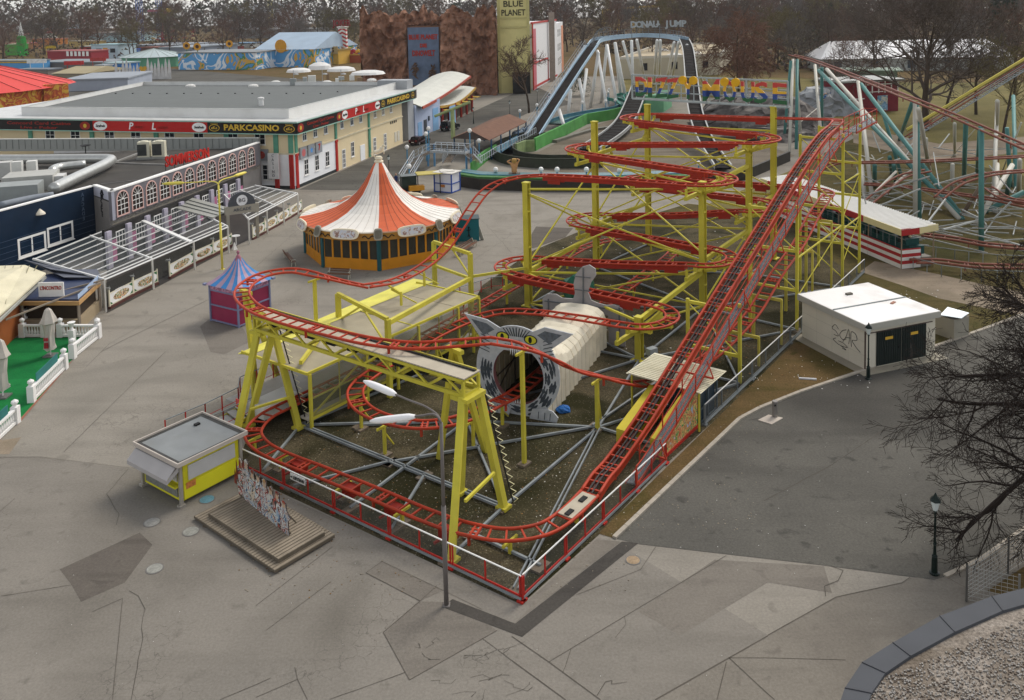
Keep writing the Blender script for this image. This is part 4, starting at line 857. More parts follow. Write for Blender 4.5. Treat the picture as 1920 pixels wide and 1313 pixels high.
MX, MZ, MRX, MRZ = .1, 2.5, 1.66, 1.8
mouth = [(MX+MRX*math.cos(t), MZ+MRZ*math.sin(t)) for t in [2*math.pi*i/40 for i in range(40)]]
def outer(t):
 c, s = math.cos(t), math.sin(t); rx, rz = 2.75, 2.85
 x, z = .05+rx*c, 2.75+rz*s
 return x, max(z, 0.03)
out = [outer(2*math.pi*i/40) for i in range(40)]
b = MB()
for i in range(40):
 j = (i+1) % 40
 P = [mouth[i], out[i], out[j], mouth[j]]
 b.add([T(-.12, x, z) for x, z in P], [(0, 1, 2, 3)]); b.add([T(-.02, x, z) for x, z in P], [(3, 2, 1, 0)])
 b.add([T(-.12, *out[i]), T(-.02, *out[i]), T(-.02, *out[j]), T(-.12, *out[j])], [(0, 1, 2, 3)]); b.add([T(-.13, *mouth[i]), T(.25, *mouth[i]), T(.25, *mouth[j]), T(-.13, *mouth[j])], [(3, 2, 1, 0)], 1)
b.build('face_board', [FUR, EDGE], CT)
for s in (-1, 1):
 E_ = [(s*.95, 5.3), (s*2.25, 4.4), (s*3.4+(.3 if s > 0 else 0), 5.55 if s > 0 else 5.95), (s*1.9, 5.75)]
 b = MB(); b.add([T(-.13, x, z) for x, z in E_]+[T(-.05, x, z) for x, z in E_], [(0, 1, 2, 3), (7, 6, 5, 4), (0, 4, 5, 1), (1, 5, 6, 2), (2, 6, 7, 3), (3, 7, 4, 0)]); ear = b.build('ear', [FUR], CT)
 I_ = [(s*1.4, 5.2), (s*2.15, 4.75), (s*3.0, 5.42 if s > 0 else 5.7), (s*1.9, 5.52)]; MB().add([T(-.14, x, z) for x, z in I_], [(0, 1, 2, 3)]).build('inner_ear', [mat('cat_ear_inner', '5f656b', var=.4, scale=5)], ear)
# stripes radiate round the mouth
b = MB(); rnd = random.Random(3)
for ring, wr in ((1.09, .05), (1.2, .07), (1.33, .075), (1.45, .06)):      # long brushed bands that follow the round of the face
 t = math.pi*.9
 while t < math.pi*2.12:
  ln = rnd.uniform(.28, .6); m_ = 9; top_e, bot_e = [], []
  for i in range(m_+1):
   f = i/m_; w_ = wr*(.25+.75*math.sin(math.pi*f))*rnd.uniform(.6, 1.35); tt = t+ln*f; r_o = ring+.03*math.sin(3*tt)
   top_e.append((MX+MRX*(r_o+w_)*math.cos(tt), MZ+MRZ*(r_o+w_)*math.sin(tt))); bot_e.append((MX+MRX*(r_o-w_)*math.cos(tt), MZ+MRZ*(r_o-w_)*math.sin(tt)))
  P = bot_e+top_e[::-1]
  for i in range(m_):
   Q = [bot_e[i], bot_e[i+1], top_e[i+1], top_e[i]]
   if min(z for x, z in Q) > .1 and all(((x-.05)/2.72)**2+((z-2.75)/2.82)**2 < 1 for x, z in Q): b.add([T(-.132, x, z) for x, z in Q], [(0, 1, 2, 3)])
  t += ln+rnd.uniform(.04, .12)
for k in range(9):
 x = -.8+k*.2; b.add([T(-.133, x*.6, 4.95), T(-.133, x*.6+.09, 4.93), T(-.133, x*1.1+.08, 5.52-.16*abs(x)), T(-.133, x*1.1, 5.5-.16*abs(x))], [(0, 1, 2, 3)])
for s in (-1, 1):
 for k in range(6): z = 3.7+k*.22; b.add([T(-.133, s*1.75, z), T(-.133, s*1.8, z+.07), T(-.133, s*(2.5-.03*k), z+.28), T(-.133, s*(2.45-.03*k), z+.2)], [(0, 1, 2, 3) if s < 0 else (0, 1, 2, 3)])
b.build('fur_stripes', [STRIPE], CT)
for s in (-1, 1):
 b = MB(); b.poly(disc(.44, .3, s*.92+.05, 4.85, 16, .015), 0); e = b.build('eye', [INK], CT)
 MB().poly(disc(.36, .24, s*.92+.05, 4.85, 16, .02)).build('iris', [EYE], e); MB().poly(disc(.12, .2, s*.92+.02, 4.84, 12, .026)).build('pupil', [INK], e)
b = MB(); b.add([T(-.15, -.3, 4.72), T(-.15, .35, 4.72), T(-.15, .02, 4.45)], [(2, 1, 0)]); b.build('nose', [mat('cat_nose', '9a7a72')], CT)
for s in (-1, 1):
 MB().poly(disc(.85, .34, s*.72, 4.34, 18, .012)).build('muzzle', [mat('cat_muzzle', 'b9bbbd', var=.08)], CT)
 w_ = MB()
 for k in range(9): w_.poly(disc(.035, .035, s*(.35+.12*(k % 5)), 4.26+.14*(k//5), 6, .018))
 w_.build('whisker_spots', [INK], CT)
b = MB()
for k in range(7): x = -.42+k*.14; b.add([T(-.16, x, 4.25), T(-.16, x+.13, 4.25), T(-.16, x+.065, 3.75-.08*(k % 2))], [(2, 1, 0)])
for k in range(6): x = -.45+k*.16; b.add([T(-.1, x+.1, .74), T(-.1, x+.22, .74), T(-.1, x+.16, 1.05)], [(0, 1, 2)])
b.build('teeth', [CW], CT)
for s, cxx in ((-1, -1.35), (1, 1.75)):
 b = MB(); P = [(cxx-.9, .02), (cxx+.85, .02), (cxx+.95, .35), (cxx+.6, .7), (cxx, .78), (cxx-.7, .62)]
 b.add([T(-.3, x, z) for x, z in P]+[T(-.2, x, z) for x, z in P], [tuple(range(6)), tuple(range(11, 5, -1))]+[(i, 6+i, 6+(i+1) % 6, (i+1) % 6) for i in range(6)]); pw = b.build('paw', [FUR], CT)
 b = MB()
 for q in (-.35, .05, .4): b.add([T(-.31, cxx+q, .1), T(-.31, cxx+q+.05, .1), T(-.31, cxx+q+.1, .55), T(-.31, cxx+q+.05, .55)], [(0, 1, 2, 3)])
 b.build('claw_lines', [STRIPE], pw)
# the back of the cat: grey haunches and an upright tail, cut from board
GB = mat('board_back_grey', '9a9694', rough=.7, var=.12, dirt=.3, dirtc='5f5b57')
b = MB(); P = [(-3., 0), (-2.0, 0), (-2.0, 2.2), (2.05, 2.2), (2.05, 0), (3.3, 0), (3.35, 2.3), (3.1, 2.85), (2.5, 3.05), (1.9, 2.95), (1.2, 3.05), (.75, 3.2), (.5, 3.8), (.75, 4.5), (1.15, 5.1), (1.1, 5.6), (.65, 5.85), (.1, 5.65), (-.4, 5.1), (-.6, 4.3), (-.5, 3.6), (-.65, 3.15), (-1.5, 3.1), (-2.0, 3.35), (-2.7, 3.3), (-3.1, 2.9)]
n = len(P); s0 = TL+.15; b.add([T(s0, x, z) for x, z in P]+[T(s0+.12, x, z) for x, z in P], [(i, n+i, n+(i+1) % n, (i+1) % n) for i in range(n)])
import mathutils.geometry as mg
tri = mg.tessellate_polygon([[Vector((x, z, 0)) for x, z in P]]); b.add([T(s0, x, z) for x, z in P], [tuple(t_) for t_ in tri]); b.add([T(s0+.12, x, z) for x, z in P], [tuple(t_)[::-1] for t_ in tri])
b.build('haunch_and_tail_board', [GB], CT)
b = MB(); b.bar(T(s0-.08, .1, .2), T(s0-.08, .2, 5.6), .07); b.bar(T(s0-.06, -2.9, 2.75), T(s0-.06, 3.1, 2.75), .07)
for x in (-2.6, 2.9): b.bar(T(s0-.07, x, 0), T(s0-.07, x, 2.95), .07)
for z in (3.9, 4.9): b.bar(T(s0-.06, -.5, z), T(s0-.06, .75, z), .05)
b.bar(T(s0+.1, 3.2, 2.6), T(s0-1.5, 5.6, .1), .07); b.build('board_stiffeners', [mat('stiffener_grey', '63686b')], CT)
# green scrunched tarpaulin behind the tail, blue tarpaulin by the paw
def blob(name, label, cat, c, rx, ry, rz, m, seed, group=None):
 rnd = random.Random(seed); b = MB(); n, k = 12, 7; P = []
 for i in range(k+1):
  ph = math.pi*i/k
  for j in range(n):
   q = 1+rnd.uniform(-.14, .14); P.append((c[0]+rx*q*math.sin(ph)*math.cos(2*math.pi*j/n), c[1]+ry*q*math.sin(ph)*math.sin(2*math.pi*j/n), max(.0, c[2]+rz*q*math.cos(ph))))
 b.add(P, [(i*n+j, (i+1)*n+j, (i+1)*n+(j+1) % n, i*n+(j+1) % n) for i in range(k) for j in range(n)]); o = b.build(name, [m]); tag(o, label, cat, group); return o
gt = g(1062, 600); blob('covered_ride_car', 'green tarpaulin wrapped round a parked car behind the grey tail board', 'covered car', (*W(30.5, 16.2)[:2], 1.9), 1.4, 1.4, 1.35, mat('green_tarpaulin', '1f5a45', var=.35, scale=3, rough=.4), 5)
q = g(1056, 772); blob('blue_tarpaulin', 'small crumpled blue tarpaulin beside the cat paw', 'tarpaulin', (q.x, q.y, .1), .45, .35, .3, mat('blue_tarp', '2a64a8', var=.3, scale=4, rough=.4), 6)
# ================================================================ utility hut with graffiti
U0 = g(1622, 694); U1 = g(1504, 632); U2 = g(1727, 655); e1 = (U1-U0); w1 = e1.length; e1.normalize(); e2 = Vector((e1.y, -e1.x, 0)); w2 = (U2-U0).dot(e2)
if w2 < 0: e2 = -e2; w2 = -w2
HW = mat('hut_wall', 'cdc6b4', rough=.8, var=.07, scale=.7, dirt=.15, dirtc='8f8674', bump=.1); ROOFW = mat('hut_roof_white', 'e9e7e3', rough=.6, var=.05, scale=.5, dirt=.45, dirtc='8e7a68')
u = thing('utility_hut', 'beige concrete utility hut with white flat roof, graffiti and dark metal doors', 'utility hut', U0+e1*w1/2+e2*w2/2); an = math.atan2(e1.y, e1.x)
MB().box(U0+e1*w1/2+e2*w2/2, w1, w2, 2.78, an).build('walls', [HW], u)
MB().box(U0+e1*w1/2+e2*w2/2+Z*2.78, w1+.5, w2+.5, .42, an).build('roof_slab', [mat('hut_fascia', 'a9a69b', var=.08)], u)
rf = MB().box(U0+e1*w1/2+e2*w2/2+Z*3.2, w1+.42, w2+.42, .03, an).build('roof', [ROOFW], u)
b = MB(); q0, q1 = U0+e1*w1*.48-e2*.2+Z*3.25, U0+e1*w1*.48+e2*(w2+.2)+Z*3.25; b.bar(U0+e1*(w1*.45)-e2*.2+Z*3.26, U0+e1*(w1*.45)+e2*(w2+.2)+Z*3.26, .1, .05); b.build('roof_seam', [mat('seam_grey', '7f8584')], u)
MB().box(U0+e1*w1*.78+e2*w2*.5+Z*3.23, .25, .5, .12, an).build('roof_outlet', [mat('outlet_dark', '5b564c')], u); MB().box(U0+e1*w1*.36+e2*w2*.75+Z*3.23, .2, .55, .06, an+.4).build('roof_brick', [mat('brick_red', '9a6a54')], u)
b = MB(); dd = -e1*.02; q = lambda x, z: U0+e2*x*w2+Z*z+dd
for i in range(2):
 x0, x1 = (.15+i*.36)*1.0, (.15+(i+1)*.36)-.01; b = MB(); b.add([q(x0, .12), q(x1, .12), q(x1, 2.45), q(x0, 2.45)], [(0, 1, 2, 3), ]); b.add([q(x0, .12)-e1*.03, q(x1, .12)-e1*.03, q(x1, 2.45)-e1*.03, q(x0, 2.45)-e1*.03], [(0, 1, 2, 3)])
 for k in range(11): x = x0+(x1-x0)*(k+.5)/11; b.bar(q(x, .15)-e1*.035, q(x, 2.42)-e1*.035, .05, .03)
 dr = b.build('metal_door', [mat('door_dark_green', '1d2522', rough=.5, var=.15)], u)
 MB().add([q((x0+x1)/2-.06, 1.85)-e1*.07, q((x0+x1)/2+.05, 1.85)-e1*.07, q((x0+x1)/2+.05, 2.05)-e1*.07, q((x0+x1)/2-.06, 2.05)-e1*.07], [(0, 1, 2, 3)]).build('warning_plate', [mat('warning_yellow', 'd2a63a')], dr)
 MB().box(q(x1-.04 if i == 0 else x0+.04, 1.1)-e1*.07, .03, .1, .18, an).build('handle', [DARKM], dr)
b = MB(); b.bar(q(-.0, 2.5)-e1*.02, q(.95, 2.5)-e1*.02, .05, .05); b.bar(U0-e1*.05-e2*.05, U0-e1*.05-e2*.05+Z*2.75, .09); b.build('drain_pipe', [mat('pipe_brown', '4a3a32')], u)
b = MB()
for k in (1, 2): b.add([U0-e2*.004+e1*.02+Z*(.95*k), U0-e2*.004+e1*(w1-.02)+Z*(.95*k), U0-e2*.004+e1*(w1-.02)+Z*(.95*k+.015), U0-e2*.004+e1*.02+Z*(.95*k+.015)], [(3, 2, 1, 0)])
for k in (1, 2, 3): b.add([U0-e2*.004+e1*(w1*k/4)+Z*.02, U0-e2*.004+e1*(w1*k/4+.015)+Z*.02, U0-e2*.004+e1*(w1*k/4+.015)+Z*2.7, U0-e2*.004+e1*(w1*k/4)+Z*2.7], [(3, 2, 1, 0)])
b.build('panel_joints', [mat('joint_beige', '9f9786')], u)
gm = mat('graffiti_black', '2b2a2a'); b = MB()
def gr(*pp):
 P = [U0-e2*.012+e1*(w1*(1-x))+Z*z for x, z in pp]; b.tube(spline(P, .08), .022, 4)
gr((.60, 1.95), (.55, 2.15), (.50, 1.8), (.56, 1.7), (.60, 1.45), (.53, 1.4)); gr((.72, 2.15), (.66, 1.95), (.62, 1.55), (.66, 1.35), (.72, 1.5)); gr((.67, 1.2), (.72, 1.7), (.755, 2.25), (.77, 1.7), (.76, 1.25)); gr((.71, 1.6), (.78, 1.7)); gr((.80, 1.15), (.79, 1.7), (.80, 2.2), (.86, 2.15), (.88, 1.8), (.81, 1.6), (.86, 1.3), (.93, 1.05)); gr((.56, 1.2), (.52, 1.05), (.60, .85), (.74, .95), (.68, 1.1), (.6, 1.1)); gr((.63, .85), (.72, .72), (.66, .7))
b.build('graffiti', [gm], u)
MB().box(U0+e1*w1/2+e2*w2/2-e1*.2-e2*.2, w1+1.2, w2+1.2, .05, an).build('apron', [mat('apron_concrete', '8d8676', var=.15)], u)
# concrete block under a metal sheet behind the hut
q = g(1785, 628); t = thing('covered_block', 'grey concrete block under a bent metal sheet on the grass behind the hut', 'block')
MB().box((q.x, q.y, 0), 1.7, 1.5, 1.5, .5).build('block', [mat('block_grey', '8d887b', var=.15)], t); b = MB(); b.add([(q.x-1.2, q.y-.6, 1.75), (q.x+.1, q.y-1.1, 1.65), (q.x+1.3, q.y+.1, 1.6), (q.x+.1, q.y+.9, 1.8)], [(0, 1, 2, 3)]); b.add([(q.x-1.2, q.y-.6, 1.7), (q.x+.1, q.y-1.1, 1.6), (q.x+1.3, q.y+.1, 1.55), (q.x+.1, q.y+.9, 1.75)], [(3, 2, 1, 0)]); b.build('metal_sheet', [mat('sheet_metal', 'b9c0c3', metal=.5, rough=.4, var=.2)], t)
# ================================================================ floodlights in the yard
for (x, y, lab) in ((1222, 672, 'grey floodlight lying on the gravel near the base of the short yellow post'),):
 q = g(x, y); t = thing('floodlight', lab, 'floodlight', q); MB().box((q.x, q.y, .25), .7, .5, .5, .6).build('housing', [mat('flood_grey', '9fa6a8')], t); MB().bar(q, q+Z*.3, .1).build('bracket', [DARKM], t)
# ================================================================ helpers for facades: origin P, u along, n outwards
class Face:
 def __init__(s, P, u, n): s.P, s.u, s.n = Vector(P), Vector(u).normalized(), Vector(n).normalized()
 def at(s, x, z, o=0.): return s.P+s.u*x+Z*z+s.n*o
 def rect(s, b, x0, x1, z0, z1, o0, o1, mi=0):
  q = [s.at(x0, z0, o0), s.at(x1, z0, o0), s.at(x1, z1, o0), s.at(x0, z1, o0)]+[s.at(x0, z0, o1), s.at(x1, z0, o1), s.at(x1, z1, o1), s.at(x0, z1, o1)]
  b.add(q, [(3, 2, 1, 0), (4, 5, 6, 7), (0, 1, 5, 4), (1, 2, 6, 5), (2, 3, 7, 6), (3, 0, 4, 7)], mi); return b
 def slab(s, parent, nm, x0, x1, z0, z1, m, o0=-.02, o1=.05): return s.rect(MB(), x0, x1, z0, z1, o0, o1).build(nm, [m], parent)
 def window(s, parent, xc, z0, wd, h, fm, gm, cols=2, rows=2, nm='window', sill=True, fw=.1):
  b = MB(); x0, x1 = xc-wd/2, xc+wd/2
  for (a, c, e, f) in ((x0, x1, z0, z0+fw), (x0, x1, z0+h-fw, z0+h), (x0, x0+fw, z0+fw, z0+h-fw), (x1-fw, x1, z0+fw, z0+h-fw)): s.rect(b, a, c, e, f, -.02, .05)
  for i in range(1, cols): x = x0+wd*i/cols; s.rect(b, x-fw*.35, x+fw*.35, z0+fw, z0+h-fw, -.01, .035)
  for i in range(1, rows): z = z0+h*i/rows; s.rect(b, x0+fw, x1-fw, z-fw*.3, z+fw*.3, -.01, .033)
  o = b.build(nm, [fm], parent); s.rect(MB(), x0+fw*.5, x1-fw*.5, z0+fw*.5, z0+h-fw*.5, -.03, .008).build('pane', [gm], o)
  if sill: s.rect(MB(), x0-.08, x1+.08, z0-.09, z0, -.02, .12).build('sill', [fm], o)
  return o
def hull(c): return c
WHT = mat('trim_white', 'e9e7e2', var=.05, rough=.5); PANE = mat('window_dark', '23272c', rough=.12, var=.3); PANEG = mat('window_grey', '4b545c', rough=.12, var=.3)
# ================================================================ carousel
cf = g(717, 505); cdv = Vector((cf.x, cf.y, 0)).normalized(); CR = 7.25; CC = cf+cdv*CR; ca0 = math.atan2(-cdv.y, -cdv.x)
car = thing('carousel', 'round closed carousel with red and white striped tent roof and orange panelled walls', 'carousel', CC)
ORG = mat('carousel_orange', 'cf8a1f', rough=.5, var=.1, dirt=.25, dirtc='8a5a1a'); TEAL = mat('carousel_teal', '23555a', rough=.5, var=.12); SAL = mat('tent_salmon', 'c8603a', rough=.7, var=.08, dirt=.3, dirtc='9a5440', scale=.6); TWH = mat('tent_white', 'e2ddd4', rough=.7, var=.06, dirt=.35, dirtc='aaa296', scale=.6)
CRM = mat('carousel_cream', 'ddd2b8', rough=.6, var=.1, dirt=.2, dirtc='9d8d6a'); ORN = mat('ornament_gold', 'a97a35', rough=.5, var=.25)
aoff = ca0+R(-2)                       # a column faces the viewer
def cp_(r, a, z): return CC+Vector((r*math.cos(a), r*math.sin(a), z))
RW = CR/math.cos(math.pi/8)*.985
for k in range(8):
 a0_, a1_ = aoff+k*math.pi/4, aoff+(k+1)*math.pi/4; p, q = cp_(RW, a0_, 0), cp_(RW, a1_, 0)
 F = Face(p, q-p, (p+q)/2-CC-Z*0); Lw = (q-p).length
 pn = MB(); F.rect(pn, .1, Lw-.1, .12, 1.05, -.1, 0); F.rect(pn, .05, Lw-.05, 0, .12, -.1, .03); F.rect(pn, .05, Lw-.05, 2.92, 3.1, -.1, .02)
 for j in range(7): x = .1+(Lw-.2)*j/6; F.rect(pn, x-.09, x+.09, 1.05, 2.95, -.08, .015)
 for j in range(1, 6): x = .1+(Lw-.2)*j/6; F.rect(pn, x-.02, x+.02, .14, 1.05, 0, .012)
 w_ = pn.build('wall_panel', [ORG], car); F.rect(MB(), .1, Lw-.1, 1.05, 2.95, -.07, -.045).build('glazing', [mat('carousel_glass', '39372f', rough=.1, var=.4, scale=.8)], w_)
 MB().bar(p+Z*0, p+Z*3.2, .3).build('column', [TEAL], car)
 # fascia with ornaments and a cartouche
 RF = 8.05/math.cos(math.pi/8)*.99; n = 8; b = MB()
 P = [cp_(8.15, a0_+(a1_-a0_)*i/n, 0) for i in range(n+1)]
 for u, v in zip(P, P[1:]): b.add([u+Z*3.05, v+Z*3.05, v+Z*3.75, u+Z*3.75], [(0, 1, 2, 3)]); b.add([u+Z*3.75, v+Z*3.75, v*1.0+Z*3.9, u+Z*3.9], [(0, 1, 2, 3)], 1); b.add([u+Z*3.05, v+Z*3.05, cp_(7.2, math.atan2((v-CC).y, (v-CC).x), 3.05), cp_(7.2, math.atan2((u-CC).y, (u-CC).x), 3.05)], [(3, 2, 1, 0)], 1)
 fa = b.build('fascia', [ORN, CRM], car)
 am = (a0_+a1_)/2
 def plaque(a, rw, rh, z, nm, m, m2):
  c = cp_(8.22, a, z); t_ = Vector((-math.sin(a), math.cos(a), 0)); nrm = Vector((math.cos(a), math.sin(a), 0)); up2 = (Z*.95-nrm*.3).normalized(); b = MB(); n = 20; Q = []
  for i in range(n):
   th = 2*math.pi*i/n; ex = abs(math.cos(th))**.6*(1 if math.cos(th) > 0 else -1); ez = abs(math.sin(th))**.6*(1 if math.sin(th) > 0 else -1); Q.append((ex*rw, ez*rh))
  A = [c+t_*x+up2*z_+nrm*.02 for x, z_ in Q]; B = [c+t_*x+up2*z_+nrm*.16 for x, z_ in Q]; b.add(A+B, [(i, (i+1) % n, n+(i+1) % n, n+i) for i in range(n)]+[tuple(range(n, 2*n)), tuple(range(n-1, -1, -1))]); o = b.build(nm, [m], car)
  MB().poly([c+t_*x*.82+up2*z_*.74+nrm*.17 for x, z_ in Q]).build('picture', [m2], o)
 plaque(am, 1.45, .5, 3.75, 'cartouche', CRM, mural('cartouche_painting', 2, (['c9c6c4', 'bfc3cc', 'cfc7c0', '8d6a5a', 'c4c0c0'], 2.2)))
 plaque(a0_, .42, .55, 3.7, 'crest', mat('crest_grey', '9c9686', var=.2), mat('crest_inner', '6f6a5c', var=.3))
 for s in (-.28, .28):
  c = cp_(8.2, am+s, 3.4); t_ = Vector((-math.sin(am+s), math.cos(am+s), 0)); MB().tube(spline([c-t_*.6, c-t_*.35+Z*.16, c-Z*.12, c+t_*.35+Z*.16, c+t_*.6], .1), .05, 5).build('scroll', [mat('scroll_black', '2b241c')], fa)
prof = [(8.25, 3.85), (7.1, 4.0), (5.8, 4.27), (4.5, 4.7), (3.3, 5.35), (2.35, 6.15), (1.6, 7.1), (1.0, 8.1), (.62, 8.8), (.35, 9.2)]
for k in range(8):
 b = MB(); n = 6
 for (r0, z0), (r1, z1) in zip(prof, prof[1:]):
  for j in range(n):
   a, c = aoff+(k+j/n)*math.pi/4, aoff+(k+(j+1)/n)*math.pi/4; b.add([cp_(r0, a, z0), cp_(r0, c, z0), cp_(r1, c, z1), cp_(r1, a, z1)], [(0, 1, 2, 3)])
 rs = b.build('roof_panel', [SAL if k % 2 == 0 else TWH], car)
 sm = MB()
 for j in range(1, 7):
  a = aoff+(k+j/6.5)*math.pi/4; sm.tube([cp_(r_+.01, a, z_+.025) for r_, z_ in prof[:6+(j % 2)*2]], .014, 3)
 sm.build('roof_seams', [mat('seam_dark', '57403a') if k % 2 == 0 else mat('seam_pale', 'a39c92')], rs)
pin = MB().lathe([(.42, 9.1), (.5, 9.25), (.3, 9.4), (.42, 9.55), (.3, 9.75)], CC, 12).build('finial', [CRM], car)
# prancing horse on top
b = MB(); hz = CC+Z*9.8; rx = RT
b.tube(spline([hz-rx*.45+Z*.35, hz-rx*.1+Z*.42, hz+rx*.25+Z*.62, hz+rx*.4+Z*.9], .1), .2, 8, rr=None); b.tube(spline([hz+rx*.4+Z*.85, hz+rx*.5+Z*1.1, hz+rx*.7+Z*1.0], .1), .1, 6)
for s in (-.1, .1): b.tube([hz-rx*.4+cdv*s+Z*.35, hz-rx*.55+cdv*s+Z*.1, hz-rx*.4+cdv*s-Z*.15], .06, 5); b.tube([hz+rx*.25+cdv*s+Z*.55, hz+rx*.6+cdv*s+Z*.5, hz+rx*.55+cdv*s+Z*.2], .05, 5)
b.tube(spline([hz-rx*.5+Z*.45, hz-rx*.75+Z*.3, hz-rx*.7+Z*0], .1), .05, 5); b.build('horse_figure', [CRM], car, True)
# teal box, leaning board and benches round the carousel
q = g(885, 452); t = thing('teal_shed', 'small teal wooden shed leaning against the right side of the carousel', 'shed', q)
MB().box((q.x-.6, q.y+.8, 0), 2.6, 1.8, 2.35, .1).build('walls', [mat('shed_teal', '1f6a72', rough=.6, var=.12)], t); MB().box((q.x-.6, q.y+.8, 2.35), 2.75, 1.95, .07, .1).build('roof', [mat('shed_roof', '3d4a4c', var=.2)], t)
b = MB(); c = q+Vector((-.3, -.14, 0)); b.tube([c+Z*1.35, c+Z*.8, c+Z*.45-RT*.12], .05, 5).tube([c+Z*.8, c+Z*.4+RT*.14], .05, 5).tube([c+Z*1.2-RT*.25, c+Z*1.15, c+Z*1.3+RT*.2], .04, 5).lathe([(0, 1.35), (.1, 1.45), (.08, 1.55), (0, 1.6)], c, 8); b.build('painted_silhouette', [DARKM], t)
q = g(905, 450); tag(MB().bar(q+Z*0, q-RT*.5+Z*1.55, .45, .08).build('leaning_board', [mat('board_pale', 'b9b3a6', var=.15)]), 'pale wooden board leaning beside the teal shed', 'board')
def bench(lab, p, q, h=.45):
 p, q = Vector(p), Vector(q); t = thing('park_bench', lab, 'bench', (p+q)/2, 'benches round the carousel'); d = (q-p).normalized(); n = Vector((-d.y, d.x, 0)); WD = mat('bench_wood', '6a4a38', var=.25); MT = mat('bench_metal', 'b9b6a4', var=.1)
 MB().bar(p+n*.1+Z*h, q+n*.1+Z*h, .12, .04).bar(p-n*.05+Z*h, q-n*.05+Z*h, .12, .04).bar(p+n*.25+Z*h, q+n*.25+Z*h, .12, .04).build('seat', [WD], t); MB().bar(p+n*.36+Z*(h+.2), q+n*.36+Z*(h+.2), .04, .1).bar(p+n*.42+Z*(h+.38), q+n*.42+Z*(h+.38), .04, .1).build('backrest', [WD], t)
 for e in (p+d*.1, q-d*.1): MB().bar(e-n*.1, e-n*.05+Z*h, .06).bar(e+n*.3, e+n*.25+Z*h, .06).bar(e+n*.25+Z*h, e+n*.44+Z*(h+.45), .06).bar(e-n*.1+Z*(h+.2), e+n*.3+Z*(h+.2), .05).build('leg', [MT], t)
bench('brown bench between the carousel front and the coaster loop', g(614, 522), g(656, 524)); bench('weathered bench on the left of the carousel', g(553, 500), g(538, 482)); bench('bench standing behind the coaster gantry right of the carousel', g(862, 482), g(893, 462))
# ================================================================ striped ticket pagoda
pc = g(458, 590); A, B_ = g(397, 602), g(448, 615); e1 = (A-B_); w1 = e1.length+.1; e1.normalize(); e2 = Vector((e1.y, -e1.x, 0)); e2 = e2 if e2.y > 0 else -e2; w2 = 3.9
pg = thing('ticket_pagoda', 'dark pink ticket booth with a blue and pink striped pointed tent roof', 'booth', B_); an = math.atan2(e1.y, e1.x); PINK = mat('booth_pink', '8e2f4c', rough=.5, var=.1); LIL = mat('booth_lilac', '7a7f9a', rough=.5, var=.1)
w1 = 3.3; w2 = 3.3; CT_ = B_+e1*w1/2+e2*w2/2
MB().box(CT_, w1-.1, w2-.1, 2.6, an).build('body', [PINK], pg)
b = MB()
for x in (0, w1):
 for y in (0, w2): b.bar(B_+e1*x+e2*y, B_+e1*x+e2*y+Z*3.1, .13)
for z in (.12, 1.4, 2.6):
 for (x0, y0, x1, y1) in ((0, 0, w1, 0), (0, 0, 0, w2), (w1, 0, w1, w2)): b.bar(B_+e1*x0+e2*y0+Z*z, B_+e1*x1+e2*y1+Z*z, .1)
b.build('frame', [LIL], pg); MB().box(CT_+Z*2.62, w1-.02, w2-.02, .5, an).build('frieze', [mural('pagoda_frieze', 9, (['b56a85', '8d5f78', 'c08aa0', '7a7f9a'], 2.))], pg)
n = 24; apex = CT_+Z*5.25
def sq(t, r):
 k = int(t*4) % 4; f = t*4-int(t*4); C_ = [(-1, -1), (1, -1), (1, 1), (-1, 1)]; x = C_[k][0]*(1-f)+C_[(k+1) % 4][0]*f; y = C_[k][1]*(1-f)+C_[(k+1) % 4][1]*f
 return CT_+e1*x*r*w1/2+e2*y*r*w2/2
b = MB(); lev = [(1.16, 3.05), (.85, 3.42), (.55, 3.85), (.3, 4.4), (.12, 5.0)]
for (r0, z0), (r1, z1) in zip(lev, lev[1:]):
 for k in range(n): b.add([sq(k/n, r0)+Z*z0, sq((k+1)/n, r0)+Z*z0, sq((k+1)/n, r1)+Z*z1, sq(k/n, r1)+Z*z1], [(0, 1, 2, 3)], (k+0) % 2)
b.build('tent_roof', [mat('tent_blue', '3f7fb8', rough=.6, var=.08), mat('tent_pink', 'a58a9c', rough=.6, var=.08)], pg)
MB().lathe([(.22, 4.75), (.34, 4.72), (.16, 5.2), (.05, 5.3), (.1, 5.4), (.13, 5.5), (.08, 5.6), (0, 5.62)], CT_, 10).build('finial', [mat('finial_pink', '96606e')], pg)
for k in range(4): c = sq(k/4+.0001, 1.14)+Z*3.0; MB().box(c, .28, .28, .16, an).build('corner_cap', [LIL], pg)
# ================================================================ casino
K0 = Vector((-30.7, 120.9, 0)); ku = Vector((math.cos(R(75.63)), math.sin(R(75.63)), 0)); kv = Vector((-ku.y, ku.x, 0))
def K(a, b, z=0.): return K0+ku*a+kv*b+Z*z
CREAM = mat('casino_cream', 'e0cda6', rough=.8, var=.05, scale=.4, dirt=.12, dirtc='9a8865'); CWHITE = mat('casino_white', 'e9e9e9', rough=.7, var=.05); CGREEN = mat('casino_green', '5f9a82', rough=.6); CRED = mat('casino_red', 'b8302a', rough=.6)
ROOFG = mat('roof_felt_grey', '666967', rough=.9, var=.07, scale=.3, dirt=.2, dirtc='626360'); PARW = mat('parapet_white', 'd6d5d1', rough=.6, var=.06, dirt=.25, dirtc='a39d95', scale=.5)
cas = thing('casino_building', 'large cream and white flat-roofed casino with a black and red sign band round its eaves', 'building', K(20, 20))
LR, LF = 41., 62.
b = MB(); b.prism([K(0, 0), K(LR, 0), K(LR, LF), K(0, LF)], 0, 8.0); b.build('walls', [CREAM], cas)
FR_ = Face(K(0, 0), ku, -kv); FL_ = Face(K(0, 0), kv, -ku)
